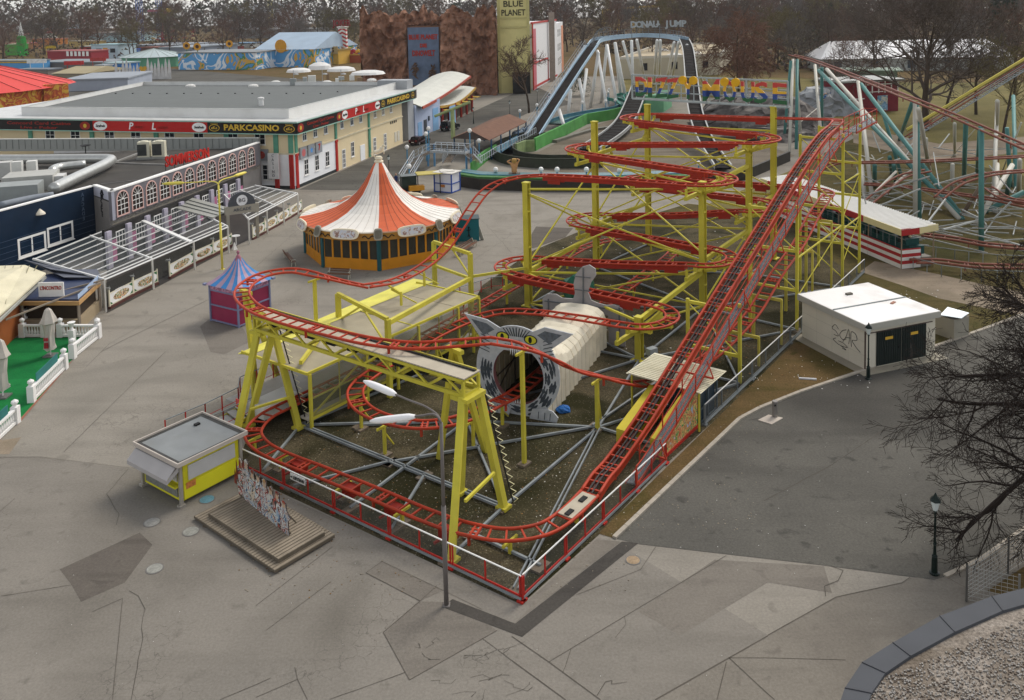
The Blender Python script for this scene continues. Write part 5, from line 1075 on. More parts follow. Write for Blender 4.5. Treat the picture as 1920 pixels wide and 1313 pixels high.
b = MB(); FR_.rect(b, 0, 13.1, 0, 5.05, 0, .05); FL_.rect(b, 0, 40, 0, 5.05, 0, .05); b.build('white_storey', [CWHITE], cas)
b = MB(); FR_.rect(b, 0, 41, 4.9, 5.12, 0, .16); FL_.rect(b, 0, 60, 4.9, 5.12, 0, .16); b.build('cornice', [mat('cornice_cream', 'd6caac')], cas)
b = MB(); FR_.rect(b, 0, 13, 0, .45, .05, .08); FL_.rect(b, 0, 12, 0, .45, .05, .08); b.build('plinth', [mat('plinth_dark', '333636')], cas)
for x in (.5, 3.2, 13.1, 25.7):
 if x in (.5, 13.1, 25.7) or True:
  if x == 3.2: continue
  b = MB(); FR_.rect(b, x-.3, x+.3, 5.1, 8.0, 0, .2); b.build('pilaster', [CGREEN], cas)
  b = MB()
  for k in range(3): FR_.rect(b, x-.3+k*.22, x-.14+k*.22, .1, 4.9, 0, .22)
  FR_.rect(b, x-.36, x+.36, 4.6, 4.95, 0, .28); b.build('pilaster', [CRED if x < 20 else CGREEN], cas)
for x in (.4, 2.7, 10.5, 22, 33, 44):
 b = MB(); FL_.rect(b, x-.35, x+.35, 5.1, 8.0, 0, .2); b.build('pilaster', [CGREEN], cas)
 if x < 5:
  b = MB()
  for k in range(3): FL_.rect(b, x-.33+k*.24, x-.16+k*.24, .1, 4.9, 0, .22)
  b.build('pilaster', [CRED], cas)
for x in (3.2, 6.5, 9.9, 15.5, 19.2, 22.6, 28.5, 32.1, 35.7): FR_.window(cas, x, 6.35, 1.25, 1.75 if x < 25 else 1.5, WHT, PANEG if x < 25 else mat('shutter_tan', '8f8470'), 2, 2)
FRw = Face(K(0, -.055), ku, -kv); FLw = Face(K(-.055, 0), kv, -ku)
for x in (3.3, 6.6, 10.0): FRw.window(cas, x, 1.4, 1.3, 2.3, WHT, PANE, 2, 3)
FR_.window(cas, 19.1, 1.3, 1.2, 2.4, WHT, PANE, 2, 3)
for x in (15.8, 28.0, 32.6): FR_.window(cas, x, .05, 1.25, 3.0, WHT, PANE, 3, 4, 'door', False, .14)
FR_.slab(cas, 'door', 22.0, 23.8, .05, 2.6, CWHITE, 0, .08)
for k in range(4): FR_.slab(cas, 'vent_opening', 35.2+k*.85, 35.7+k*.85, 4.3, 4.75, DARKM, 0, .03)
for k in range(2): FR_.slab(cas, 'meter_door', 37+k*1.4, 38+k*1.4, .8, 2.6, mat('meter_white', 'cfc9b8'), 0, .05)
for x in (5.2, 9.5, 15, 19.8, 25.5, 30, 36, 40.5): FL_.window(cas, x, 6.2, 1.7, 1.7, WHT, PANE, 2, 2)
for x in (4.2, 7.5): FLw.window(cas, x, 1.2, 1.6, 2.2, WHT, PANE, 2, 3)
for F, x, seed in ((FR_, 1.2, 1), (FR_, 3.6, 2), (FR_, 6.0, 3), (FL_, 3.9, 4), (FL_, 6.3, 5)):
 o = F.slab(cas, 'reel_picture', x, x+1.9, 4.0, 5.6, mat('reel_grey', '8f9296', var=.1), .1, .35)
 c = F.at(x+.95, 4.8, .37)
 if seed == 3: text('7', c, F.u, mat('seven_red', 'b3201c'), o, 1.3, bold=.04)
 else:
  b = MB(); n = 10; rr_ = [(.55 if (i % 2 == 0 or seed not in (2,)) else .25) for i in range(n)]
  b.poly([c+F.u*rr_[i]*math.cos(2*math.pi*i/n+.3)+Z*rr_[i]*math.sin(2*math.pi*i/n+.3)*(.5 if seed == 5 else 1) for i in range(n)]); b.build('symbol', [mat('symbol_%d' % seed, ['', 'c46a6a', '4f8fd0', '', 'a8392c', 'd8a82a'][seed], var=.2)], o)
# eaves, sign band, parapets, roof
OH = 1.25
b = MB(); b.prism([K(-OH, -OH), K(46, -OH), K(46, 60), K(-OH, 60)], 9.5, 9.72); b.build('eaves', [mat('eaves_metal', 'c4c4c0', rough=.4, var=.06, dirt=.2)], cas)
b = MB(); b.prism([K(-OH+.1, -OH+.1), K(45.9, -OH+.1), K(45.9, 60), K(-OH+.1, 60)], 7.95, 9.5); b.build('soffit_box', [mat('soffit_dark', '4d4a45')], cas)
BLK = mat('sign_board_black', '1c1a19', rough=.35, var=.2); SRED = mat('sign_board_red', 'b3221f', rough=.35, var=.08); GOLD = mat('sign_gold', 'c9a53a'); DRED = mat('sign_dark_red', '8e2a20'); OVALW = mat('oval_white', 'e8e6e2')
def oval(parent, F, x, z, rx, rz, o, m, nm='emblem', n=24): return MB().poly([F.at(x+rx*math.cos(2*math.pi*i/n), z+rz*math.sin(2*math.pi*i/n), o) for i in range(n)]).build(nm, [m], parent)
FRo, FLo = Face(K(-OH, -OH), ku, -kv), Face(K(-OH, -OH), kv, -ku)
for F, sgn in ((FRo, 1), (FLo, -1)):
 tx = F.u if sgn > 0 else -F.u
 def S(x0, x1, m): return F.slab(cas, 'sign_band', x0, x1, 8.0, 9.5, m, .0, .06)
 if sgn > 0: segs = [(0, 14.2, 'cc'), (14.2, 29., 'red'), (29., 46, 'pc')]
 else: segs = [(0, 13.9, 'pc'), (13.9, 33., 'red'), (33., 52, 'cc')]
 for x0, x1, kd in segs:
  xm = (x0+x1)/2; o = S(x0+.02, x1-.02, SRED if kd == 'red' else BLK); wd = x1-x0
  if kd == 'pc':
   text('PARKCASINO', F.at(xm, 8.75, .1), tx, GOLD, o, 1.15, bold=.04, fit=wd*.62)
   for s in (-1, 1):
    if wd > 15 and s == 1 and sgn > 0 and False: continue
    e = oval(o, F, xm+s*wd*.42, 8.7, .85, .5, .08, GOLD); oval(e, F, xm+s*wd*.42, 8.7, .74, .42, .09, BLK, 'emblem_field'); text('eKe', F.at(xm+s*wd*.42, 8.7, .1), tx, GOLD, e, .6, bold=.01)
    cr_ = MB()
    for i in range(7): x = xm+s*wd*.42-.5+i/6; cr_.poly([F.at(x-.05, 9.2, .08), F.at(x+.05, 9.2, .08), F.at(x, 9.42, .08)])
    cr_.build('crown', [GOLD], e)
  elif kd == 'red':
   for s in (-1, 1):
    e = oval(o, F, xm+s*wd*.43, 8.75, 1.15 if sgn < 0 else 1.0, .66, .08, OVALW); text('Segafredo', F.at(xm+s*wd*.43, 8.75, .1), tx, mat('sign_black2', '22201f'), e, .5, shear=.35, fit=1.6, bold=.015)
   text('P', F.at(xm-(tx.dot(F.u))*wd*.16, 8.75, .1), tx, OVALW, o, 1.4, shear=.2, bold=.03); text('rince', F.at(xm-(tx.dot(F.u))*wd*.09, 8.7, .1), tx, DRED, o, .7)
   text('L', F.at(xm+(tx.dot(F.u))*wd*.04, 8.75, .1), tx, OVALW, o, 1.4, shear=.2, bold=.03); text('ounge', F.at(xm+(tx.dot(F.u))*wd*.12, 8.7, .1), tx, DRED, o, .7)
  else:
   for s in (-1, 1):
    if sgn < 0 and s > 0: continue
    e = oval(o, F, xm+s*wd*.43, 8.72, .9, .62, .08, DRED); oval(e, F, xm+s*wd*.43, 8.72, .3, .3, .09, GOLD, 'emblem_field')
   text('Concord Card Casino', F.at(xm, 9.0, .1), tx, DRED, o, .62, bold=.012, fit=wd*.6); text('Live - Poker', F.at(xm, 8.36, .1), tx, DRED, o, .55, bold=.012, fit=wd*.35)
b = MB();
for F in (FRo, FLo): F.rect(b, 0, 46 if F is FRo else 58, 7.86, 8.0, -.05, .1); F.rect(b, 0, 46 if F is FRo else 58, 9.5, 9.6, -.05, .12)
b.build('sign_trim', [mat('trim_green_grey', '8fb3a4')], cas)
RP = [K(2, 1.7), K(45, 2.3), K(45, 58), K(2, 47.2)]
b = MB(); b.prism(RP, 9.7, 10.35); b.build('roof', [ROOFG], cas)
b = MB(); b.wall(RP, 9.72, 11.0, .25, closed=True); b.build('parapet', [PARW], cas)
b = MB(); b.wall(RP, 11.0, 11.06, .36, closed=True); b.build('coping', [mat('coping_grey', 'bdbdb8', rough=.4)], cas)
for (x, y) in ((357, 163), (475, 163), (517, 156), (613, 156), (697, 152)): q = g(x, y, 10.35); MB().lathe([(1.0, 0), (.95, .3), (.5, .5), (0, .55)], q, 12).build('roof_dome', [mat('dome_white', 'c8c6c0', var=.1)], cas)
q = g(490, 198, 10.35); MB().lathe([(.4, 0), (.4, 1.0), (.5, 1.0), (.5, 1.25), (0, 1.35)], q, 10).build('roof_vent', [PARW], cas)
rnd = random.Random(5)
for i, (x, y) in enumerate([(550, 160), (585, 155), (615, 150), (640, 150), (660, 151), (675, 153), (572, 157), (632, 154)]): q = g(x, y, 10.35); MB().box(q, rnd.uniform(.5, 1.6), rnd.uniform(.6, 1.5), rnd.uniform(.6, 1.5), .2).build('roof_unit', [mat('unit_grey_%d' % (i % 3), ['8d918f', 'b7b7b2', '6e5a44'][i % 3], var=.15)], cas)
for x in (551, 605, 640): q = g(x, 160, 10.35); b = MB(); b.bar(q, q+Z*3, .07); b.lathe([(.55, 2.4), (.4, 2.6), (0, 2.7)], q+RT*.5-Z*.3, 10); b.build('satellite_dish', [mat('dish_grey', '9a9c9c')], cas)
for k in range(22):
 q = g(185+k*32*(1+k*.0), 176 if k < 14 else 173, 10.35)
 if 185+k*32 < 660: MB().box(q, .25, .25, .15).build('roof_outlet', [DARKM], cas)
b = MB(); b.prism([K(44, 0), K(47, 0), K(47, 6), K(44, 6)], 0, 11.4); b.build('end_tower', [mat('end_tower_grey', '9ea0a2', var=.06)], cas)
# light structures on the far half of the roof
b = MB(); b.prism([K(47.5, 6), K(54, 8), K(54, 40), K(47.5, 40)], 0, 10.2); b.build('rear_wing', [mat('rear_white', 'c8c5c0', var=.08)], cas)
for i, (x, y, rx_, hz_) in enumerate([(600, 130, 3.0, 1.6), (640, 133, 3.5, 1.0), (560, 135, 3, .9), (690, 139, 4, .8)]): q = g(x, y, 10.2); MB().lathe([(rx_, 0), (rx_*.9, hz_*.6), (rx_*.5, hz_), (0, hz_*1.1)], q, 14).build('roof_shell', [mat('shell_white', 'd2d0cb', var=.08)], cas)
# vertical CASINO letter board on the near corner
o = FL_.slab(cas, 'corner_sign', 1.9, 3.5, 1.6, 5.2, mat('corner_sign_white', 'd8d6d3'), .9, 1.1)
for i, ch in enumerate('CASINO'): text(ch, FL_.at(2.7, 4.85-i*.56, 1.12), -FL_.u, mat('letter_slate', '4c5058'), o, .55)
# ================================================================ arcade hall with the row of arched windows
A0_, A1_ = Vector((-41.1, 87.9, 0)), Vector((-34.9, 119., 0)); au = (A1_-A0_).normalized(); an_ = Vector((au.y, -au.x, 0)); AL = (A1_-A0_).length
arc = thing('arcade_hall', 'low arcade hall with arched windows in a grey bar and a glossy dark wall', 'building', (-52, 100, 0))
AG = mat('arcade_grey', '6d6a6e', rough=.6, var=.08); ROOFD = mat('roof_felt_dark', '45423e', rough=.95, var=.18, scale=.4, dirt=.3, dirtc='6b665e')
NAVY = mat('glossy_navy', '1b2a3c', rough=.18, var=.25, scale=.5)
N0 = g(175, 350, 6.9); N1 = g(0, 397, 6.9); N2 = N1+(N1-N0)*.8
Rp = [A0_-an_*.3, A1_-an_*.3, Vector((-35.4, 121., 0)), g(0, 293, 5.9)-Vector((12, 0, 0)), g(0, 293, 5.9)-Vector((14, 45, 0)), N2-an_*.0, N1, N0]
b = MB(); b.prism([(p.x, p.y) for p in Rp], 0, 5.9); b.build('walls', [mat('arcade_wall', '8a8580', var=.1)], arc)
b = MB(); b.prism([(p.x, p.y) for p in Rp], 5.9, 5.98); b.build('roof', [ROOFD], arc)
# the bar
Fb = Face(A0_, au, an_)
b = MB(); Fb.rect(b, 0, AL, 4.0, 7.0, -.35, 0); Fb.rect(b, -.05, AL, 6.95, 7.1, -.45, .06, 1); b.build('window_bar', [AG, WHT], arc)
PKF = mat('arch_pink', 'cfa9a0', var=.08); PBR = mat('arch_pane', '2c2320', rough=.3, var=.3)
for k in range(12):
 xc = 1.7+k*2.5; wd, z0_, z1_ = 1.75, 4.28, 5.85; r_ = wd/2
 def arch(o, ro, n=12): return [Fb.at(xc-ro, z0_, o)]+[Fb.at(xc-ro*math.cos(math.pi*i/n), z1_+ro*math.sin(math.pi*i/n)*.95, o) for i in range(n+1)]+[Fb.at(xc+ro, z0_, o)]
 O_, I_ = arch(.06, r_+.13), arch(.06, r_-.02); b = MB(); m_ = len(O_)
 for i in range(m_-1): b.add([I_[i], I_[i+1], O_[i+1], O_[i]], [(0, 1, 2, 3)]); b.add([O_[i], O_[i+1], O_[i+1]-an_*.06, O_[i]-an_*.06], [(0, 1, 2, 3)])
 Fb.rect(b, xc-r_-.13, xc+r_+.13, z0_-.14, z0_, 0, .07); wn = b.build('arched_window', [PKF], arc)
 MB().poly(arch(.012, r_)).build('pane', [PBR], wn)
 b = MB()
 for x in (-.28, .28): Fb.rect(b, xc+x-.03, xc+x+.03, z0_, z1_, .015, .045)
 for z in (4.8, 5.32, 5.85): Fb.rect(b, xc-r_, xc+r_, z-.03, z+.03, .014, .044)
 for a in (35, 68, 112, 145): b.bar(Fb.at(xc, z1_, .03), Fb.at(xc+r_*math.cos(R(a)), z1_+r_*.95*math.sin(R(a)), .03), .05, .03)
 b.build('muntins', [WHT], wn)
b = MB(); q0, q1 = A0_, Vector((N0.x, N0.y, 0)); Fe = Face(q1, q0-q1, Vector((0, -1, 0))); LE = (q0-q1).length
Fe.n = Vector(((q0-q1).normalized().y, -(q0-q1).normalized().x, 0)); Fe.rect(b, 0, LE, 4.0, 7.0, -.3, 0); Fe.rect(b, -.05, LE+.06, 6.95, 7.1, -.4, .05, 1); o = b.build('end_panel', [mat('end_panel_grey', 'bdbcc6', var=.05), WHT], arc)
for i, ch in enumerate('ARCADE'): text(ch, Fe.at(LE*.5, 6.6-i*.47, .06), Fe.u, mat('letter_black', '1e1d20'), o, .62, bold=.03, sx=1.9, depth=.06)
# zigzag bracket lacing under the bar
b = MB(); n = 24
for i in range(n): b.bar(Fb.at(AL*i/n, 4.0, -.1), Fb.at(AL*(i+.5)/n, 3.55, -.1), .05); b.bar(Fb.at(AL*(i+.5)/n, 3.55, -.1), Fb.at(AL*(i+1)/n, 4.0, -.1), .05)
b.bar(Fb.at(0, 3.55, -.1), Fb.at(AL, 3.55, -.1), .07); b.build('bracket_lattice', [mat('lattice_grey', '8a8478')], arc)
# the glossy side wall with two white windows and the mirrored letters
Fn = Face((N2.x, N2.y, 0), (N0-N2)*Vector((1, 1, 0)), Vector((1, -1, 0))); dN = Vector((N0.x-N2.x, N0.y-N2.y, 0)); Fn.u = dN.normalized(); Fn.n = Vector((Fn.u.y, -Fn.u.x, 0)); LN = dN.length
b = MB(); Fn.rect(b, 0, LN, 0, 6.9, -.3, .02); b.build('glossy_wall', [NAVY], arc); b = MB(); Fn.rect(b, 0, LN, 6.9, 7.02, -.4, .06); b.build('wall_coping', [WHT], arc)
for k in range(6):
 z = 1.2+k*.55; Fn.slab(arc, 'cladding_line', 0, LN, z, z+.04, mat('cladding_edge', '35465a'), .0, .045)
for (px, py) in ((60, 458), (113, 437)):
 # where on the wall plane
 C_ = Vector((0, 0, HC)); d_ = g(px, py)-C_; t_ = (Fn.P-C_).dot(Fn.n)/d_.dot(Fn.n); Q = C_+d_*t_; x_ = (Q-Fn.P).dot(Fn.u); Fn.window(arc, x_, Q.z-1.0, 3.3, 1.9, WHT, PANE, 2, 1, fw=.22)
for i, ch in enumerate('ARCADE'):
 m_ = text(ch, Fn.at(LN-1.6, 6.35-i*.5, .05), -Fn.u, mat('letter_ghost', '46566a'), arc, .55, bold=.01, name='mirrored_letter')  # the end panel's reflection in the gloss, built as pale letters
# lamp on a bracket
q = Fn.at(LN-9, 5.2, 0); b = MB(); C_ = g(75, 402, 5.6); b.bar(C_-Fn.n*2.0-Fn.u*2+Z*.5, C_+Z*.5, .06); b.build('lamp_bracket', [mat('lamp_brown', '5a4030')], arc); MB().lathe([(.5, 0), (.45, .15), (.2, .4), (.05, .55)], C_, 12).build('wall_lamp', [mat('lamp_cream', 'd6cdbb')], arc)
# corrugated rear parapet
W0, W1 = Vector((-35.5, 121.0, 0)), g(0, 262, 7.3); W2_ = W1+(W1-W0)*.5; b = MB(); Fw = Face(W0, W2_*Vector((1, 1, 0))-W0, Vector((0, -1, 0))); LW = (Vector((W2_.x, W2_.y, 0))-W0).length; wn_ = Vector((Fw.u.y, -Fw.u.x, 0)); Fw.n = wn_ if wn_.y < 0 else -wn_
Fw.rect(b, 0, LW, 5.6, 7.3, -.2, 0)
n = 60
for i in range(n): Fw.rect(b, LW*i/n, LW*i/n+.06, 5.9, 7.3, 0, .05, 1)
Fw.rect(b, 0, LW, 7.3, 7.42, -.25, .06, 2); b.build('rear_parapet', [mat('parapet_green_grey', '8f918c', var=.05), mat('parapet_joint', '6d6f6b'), mat('parapet_cap', 'cfcfc8')], arc)
# roof sign SOMMERSON
s0, s1 = g(310, 305, 7.6), g(392, 287, 7.6); sd_ = s1-s0; sgn_ = text('SOMMERSON', (s0+s1)/2, sd_, mat('neon_red', 'b5281f'), None, 1.7, bold=.05, fit=sd_.length, depth=.15); sgn_.name = 'roof_sign'
tag(sgn_, 'red block letters of the arcade roof sign on thin props', 'roof sign'); b = MB()
for i in range(6): q = s0.lerp(s1, i/5); b.bar(Vector((q.x, q.y, 5.95)), q, .05)
b.build('prop', [DARKM], None).parent = sgn_
# ducts and air conditioners on the roof
DUCT = mat('silver_duct', 'b5b5b0', rough=.35, metal=.6, var=.12, scale=2)
def pipe(nm, lab, pts, r, cat='duct'):
 t = tag(MB().tube(spline([Vector(p) for p in pts], .4), r, 12).build(nm, [DUCT], None, True), lab, cat, 'silver ventilation ducts on the arcade roof'); return t
zc = 6.9
pipe('ventilation_duct', 'thick silver duct crossing the arcade roof and bending back towards the viewer', [g(-30, 299, zc), g(60, 299, zc), g(190, 298, zc), g(208, 299, zc), g(203, 305, zc), g(150, 330, zc), g(100, 354, zc)], .62)
pipe('ventilation_duct', 'shorter silver duct with a downturned end beside the thick roof duct', [g(100, 330, 6.1), g(97, 322, zc-.1), g(110, 314, zc), g(160, 308, zc)], .5)
for i, (x, y, lab) in enumerate(((272, 298, 'left air conditioner of the pair on the arcade roof'), (300, 297, 'right air conditioner of the pair beside the red roof sign'))):
 q = g(x, y, 5.98); t = thing('air_conditioner', lab, 'air conditioner', q, 'air conditioners on the arcade roof'); MB().box(q+Z*.3, 1.5, 1.2, 2.0, .15).build('casing', [mat('ac_cream', 'c7c2ac', var=.06)], t); MB().box(q+Z*.5-Vector((.1, .62, 0)), 1.15, .06, 1.5, .15).build('grille', [mat('ac_grille', '3a3c3a', var=.3)], t)
 MB().box(q, 1.9, 1.3, .3, .15).build('stand', [mat('ac_stand', '8f8f88')], t); MB().lathe([(.5, 2.3), (.45, 2.4), (0, 2.42)], q, 12).build('fan_cap', [mat('ac_cream', 'c7c2ac')], t)
q = g(161, 291, 5.98); t = thing('satellite_dish', 'dark satellite dish on the arcade roof by the rear parapet', 'satellite dish', q); MB().bar(q, q+Z*1.2, .1).build('mast', [DARKM], t); MB().lathe([(.0, 0), (.5, .05), (.7, .15), (.68, .18), (0, .06)], q+Z*1.2, 12).build('dish', [DARKM], t)
for i, (x, y, sx_, sy_, h_2, c) in enumerate([(18, 372, 6, 3, 1.5, '8f9390'), (60, 352, 5, 4, 1.6, 'aaa9a2'), (35, 345, 1.0, 1.0, 2.6, 'c4c3bd'), (62, 340, 1.0, 1.0, 2.4, 'c9c8c2'), (10, 335, 1.5, 1.5, 2, 'b5b4ae'), (100, 350, 2.5, 2, 1.3, 'c5c4c0')]):
 q = g(x, y, 5.98); MB().box(q, sx_, sy_, h_2, .3).build('roof_plant', [mat('plant_'+c, c, var=.12)], arc)
for pp in ([(20, 395), (90, 375), (140, 362)], [(0, 385), (60, 372), (100, 366)]): MB().tube(spline([g(x, y, 6.5) for x, y in pp], .4), .35, 8).build('flexible_duct', [mat('flex_grey', '7f858c', var=.15)], arc, True)
b = MB(); b.bar(g(215, 305, 6.05), g(260, 288, 6.05), .3, .25); b.bar(g(210, 306, 6.05), g(330, 310, 6.05), .25, .2); b.bar(g(190, 345, 6.02), g(330, 330, 6.02), .06); b.build('cable_tray', [mat('tray_grey', '8a8883')], arc)
# ground floor behind the terrace: pink pillars and dark shopfront
g0, g1 = g(200, 505), g(458, 384); Fg = Face(g0, g1-g0, an_); Lg = (g1-g0).length; Fg.n = Vector((Fg.u.y, -Fg.u.x, 0))
b = MB(); Fg.rect(b, 0, Lg, 0, 3.9, -.3, 0); b.build('shopfront', [mat('shop_dark', '2c2a28', var=.4, scale=.5)], arc)
for k in range(9): x = Lg*(k+.1)/8.6; Fg.slab(arc, 'pillar', x-.35, x+.35, 0, 3.7, mat('pillar_lilac', 'a9a3b0'), .02, .3); Fg.slab(arc, 'pillar_poster', x+.4, x+1.3, .5, 2.6, mat('poster_pink', 'b06a8a', var=.3, scale=1.5), .02, .1)
for k in range(8): Fg.window(arc, Lg*(k+.75)/8.6, 1.6, 1.5, 1.7, WHT, PANE, 3, 3, sill=False)
# ================================================================ glass-roofed terraces and their fences
RAFT = mat('rafter_white', 'dddcd8', rough=.45, var=.05); ROOFGL = mat('glass_roof', '8a9090', alpha=.14, rough=.15)
def terrace(lab, f0, f1, b0_, b1_, n, crosses, ends=True):
 t = thing('glass_terrace', lab, 'terrace', (f0+f1)/2-Z*((f0+f1)/2).z, 'glass terraces of the arcade'); f0, f1, b0_, b1_ = map(Vector, (f0, f1, b0_, b1_))
 for k in range(n+1): MB().bar(f0.lerp(b0_, k/n), f1.lerp(b1_, k/n), .07 if 0 < k < n else .16, .08).build('rafter', [RAFT], t)
 MB().bar(f0.lerp(b0_, .035)+Z*.1, f1.lerp(b1_, .035)+Z*.1, .08).build('gutter', [RAFT], t)
 for k, w_ in crosses: MB().bar(f0.lerp(f1, k)+Z*.06, b0_.lerp(b1_, k)+Z*.06, w_, .16).build('cross_beam', [RAFT], t)
 MB().add([f0+Z*.06, f1+Z*.06, b1_+Z*.06, b0_+Z*.06], [(0, 1, 2, 3)]).build('glass_roof', [ROOFGL], t)
 for k in ([0, .34, .68, 1]): q = f0.lerp(f1, k); MB().bar(Vector((q.x, q.y, 0)), q, .14).build('post', [mat('terrace_post', 'c9c6bd')], t)
 return t
T1 = terrace('long terrace with a flat roof of white rafters and glass in front of the arcade', g(195, 525, 2.76), g(427, 426, 2.76), g(62, 487, 3.3), g(330, 378, 3.3), 8, ((0, .12), (.34, .12), (.66, .4), (1, .12)))
T2 = terrace('shorter white-raftered glass terrace between the arch portal and the casino', g(466, 412, 2.7), g(558, 364, 2.7), g(420, 366, 3.0), g(478, 349, 3.0), 6, ((0, .12), (.5, .1), (1, .14)))
b = MB(); q = [g(311, 385, 3.3), g(362, 371, 3.6), g(434, 391, 3.4), g(399, 408, 3.2)]; b.add(q+[p-Z*.12 for p in q], [(0, 1, 2, 3), (7, 6, 5, 4), (0, 4, 5, 1), (1, 5, 6, 2), (2, 6, 7, 3), (3, 7, 4, 0)])
for k in range(1, 4): b.bar(q[0].lerp(q[1], k/4)+Z*.03, q[3].lerp(q[2], k/4)+Z*.03, .08, .06, 1)
cn = b.build('entrance_canopy', [mat('canopy_grey', '9a9a92', rough=.4, var=.08), mat('canopy_rib', '5f625c')], None); tag(cn, 'grey metal canopy over the arcade entrance', 'canopy')
FD = ['c23d2c', 'd89a3c', 'e6e2d6', '5b7d35', '8c3326', 'e0c88a', 'd6d0c0']
def food(name, seed, sc=3.0): return MATS.get(name) or mural(name, seed, (FD, sc))
FC = mat('fence_cream', 'ddd6bd', var=.06); GRN = mat('fence_green', '2f6d3c', var=.1); KERBR = mat('kerb_maroon', '5d3a34', var=.15)
def food_fence(lab, pts, flag=True, gap=()):
 P = [g(x, y) for x, y in pts]; t = thing('terrace_fence', lab, 'fence', P[0], 'terrace fences with food pictures');
 for i in range(len(P)-1):
  if i in gap: continue
  p, q = P[i], P[i+1]; F = Face(p, q-p, Vector(((q-p).y, -(q-p).x, 0))); L_ = (q-p).length
  o = F.slab(t, 'picture_panel', .12, L_-.12, .35, 1.25, OVALW, -.03, .03)
  MB().poly([F.at(L_/2+L_*.33*math.cos(6.283*k/18), .8+.36*math.sin(6.283*k/18), .036) for k in range(18)]).build('food_picture', [food('food_%d' % (i % 4), i*3+1)], o)
  c = MB()
  for x in (.12, L_-.5): c.add([F.at(x, .35, .034), F.at(x+.38, .35, .034), F.at(x, .62, .034)] if x < 1 and x == .12 else [F.at(x, .35, .034), F.at(x+.38, .35, .034), F.at(x+.38, .62, .034)], [(0, 1, 2)])
  c.add([F.at(L_-.6, 1.25, .034), F.at(L_-.12, 1.25, .034), F.at(L_-.12, .95, .034)], [(2, 1, 0)]); c.build('green_corner', [GRN], o)
  b = MB(); F.rect(b, .1, L_-.1, 1.27, 1.34, -.03, .04); F.rect(b, .1, L_-.1, .26, .33, -.03, .04); F.rect(b, 0, .12, .2, 1.75, -.05, .06); F.rect(b, L_-.1, L_, .2, 1.45, -.05, .06); b.build('frame', [FC], t)
  F.rect(MB(), 0, L_, 0, .22, -.12, .12).build('kerb', [KERBR], t)
  b = MB(); F.rect(b, -.1, .1, 1.72, 1.86, -.25, .15); b.tube([F.at(0, 1.75), F.at(.2, 1.95)], .03, 4); b.build('post_lamp', [mat('post_lamp_grey', '8e8f8a')], t)
 return t
food_fence('cream terrace fence with food pictures, left run by the lower beer counter', [(205, 580), (250, 555), (296, 533)])
food_fence('cream terrace fence with pizza pictures behind the yellow lamp post', [(318, 523), (363, 497), (400, 480), (435, 462)])
food_fence('cream terrace fence with food pictures right of the arch portal', [(474, 450), (497, 437), (520, 424), (543, 410), (566, 396)])
for p_, q_ in (((205, 560), (296, 515)), ((318, 505), (435, 448))):  # dark glass wind screens under the terrace edge
 a, c = g(*p_, .3), g(*q_, .3)
b = MB(); a, c = g(200, 583), g(434, 464);
sc = MB().add([a+an_*-.4+Z*.2, c+an_*-.4+Z*.2, c+an_*-.4+Z*2.2, a+an_*-.4+Z*2.2], [(0, 1, 2, 3)]).build('wind_screen', [mat('smoked_glass', '2f3430', alpha=.55, rough=.1)], None); tag(sc, 'smoked glass wind screen behind the cream terrace fence', 'wind screen')
for i, (x, y) in enumerate(((225, 541), (272, 520), (340, 487), (380, 470))):
 q = g(x, y, 1.75); d_ = (c-a).normalized(); text('PIZZERIA', q-Z*.0, d_, WHT, sc, .26, fit=1.2)
# arch portal
q = g(456, 450); d_ = (g(474, 450)-g(438, 456)).normalized(); po = thing('arch_portal', 'grey portal with a round-topped sign at the terrace entrance', 'portal', q); nn_ = Vector((d_.y, -d_.x, 0))
Fp = Face(q-d_*1.75, d_, nn_); b = MB(); Fp.rect(b, 0, .35, 0, 3.3, -.2, .2); Fp.rect(b, 3.15, 3.5, 0, 3.3, -.2, .2); Fp.rect(b, -.1, 3.6, 3.0, 3.9, -.2, .22); b.build('gate_frame', [mat('portal_grey', '9a9486', var=.1)], po)
n = 16; P = [Fp.at(1.75+1.45*math.cos(math.pi*i/n), 3.9+1.45*math.sin(math.pi*i/n), .2) for i in range(n+1)]; b = MB(); b.add(P+[p-nn_*.35 for p in P], [tuple(range(n+1)), tuple(range(2*n+1, n, -1))]+[(i, n+1+i, n+2+i, i+1) for i in range(n)]); ar = b.build('arch_sign', [mat('portal_arch', '4c4e52', var=.1)], po)
MB().poly([Fp.at(1.75+.6*math.cos(6.283*i/16), 4.45+.6*math.sin(6.283*i/16), .22) for i in range(16)]).build('roundel', [mat('roundel_white', 'dcdcdc')], ar); text('BG', Fp.at(1.75, 4.45, .24), d_, mat('letter_black', '1e1d20'), ar, .6); text('ARCADE', Fp.at(1.75, 3.45, .25), d_, mat('letter_slate', '4c5058'), po, .5)
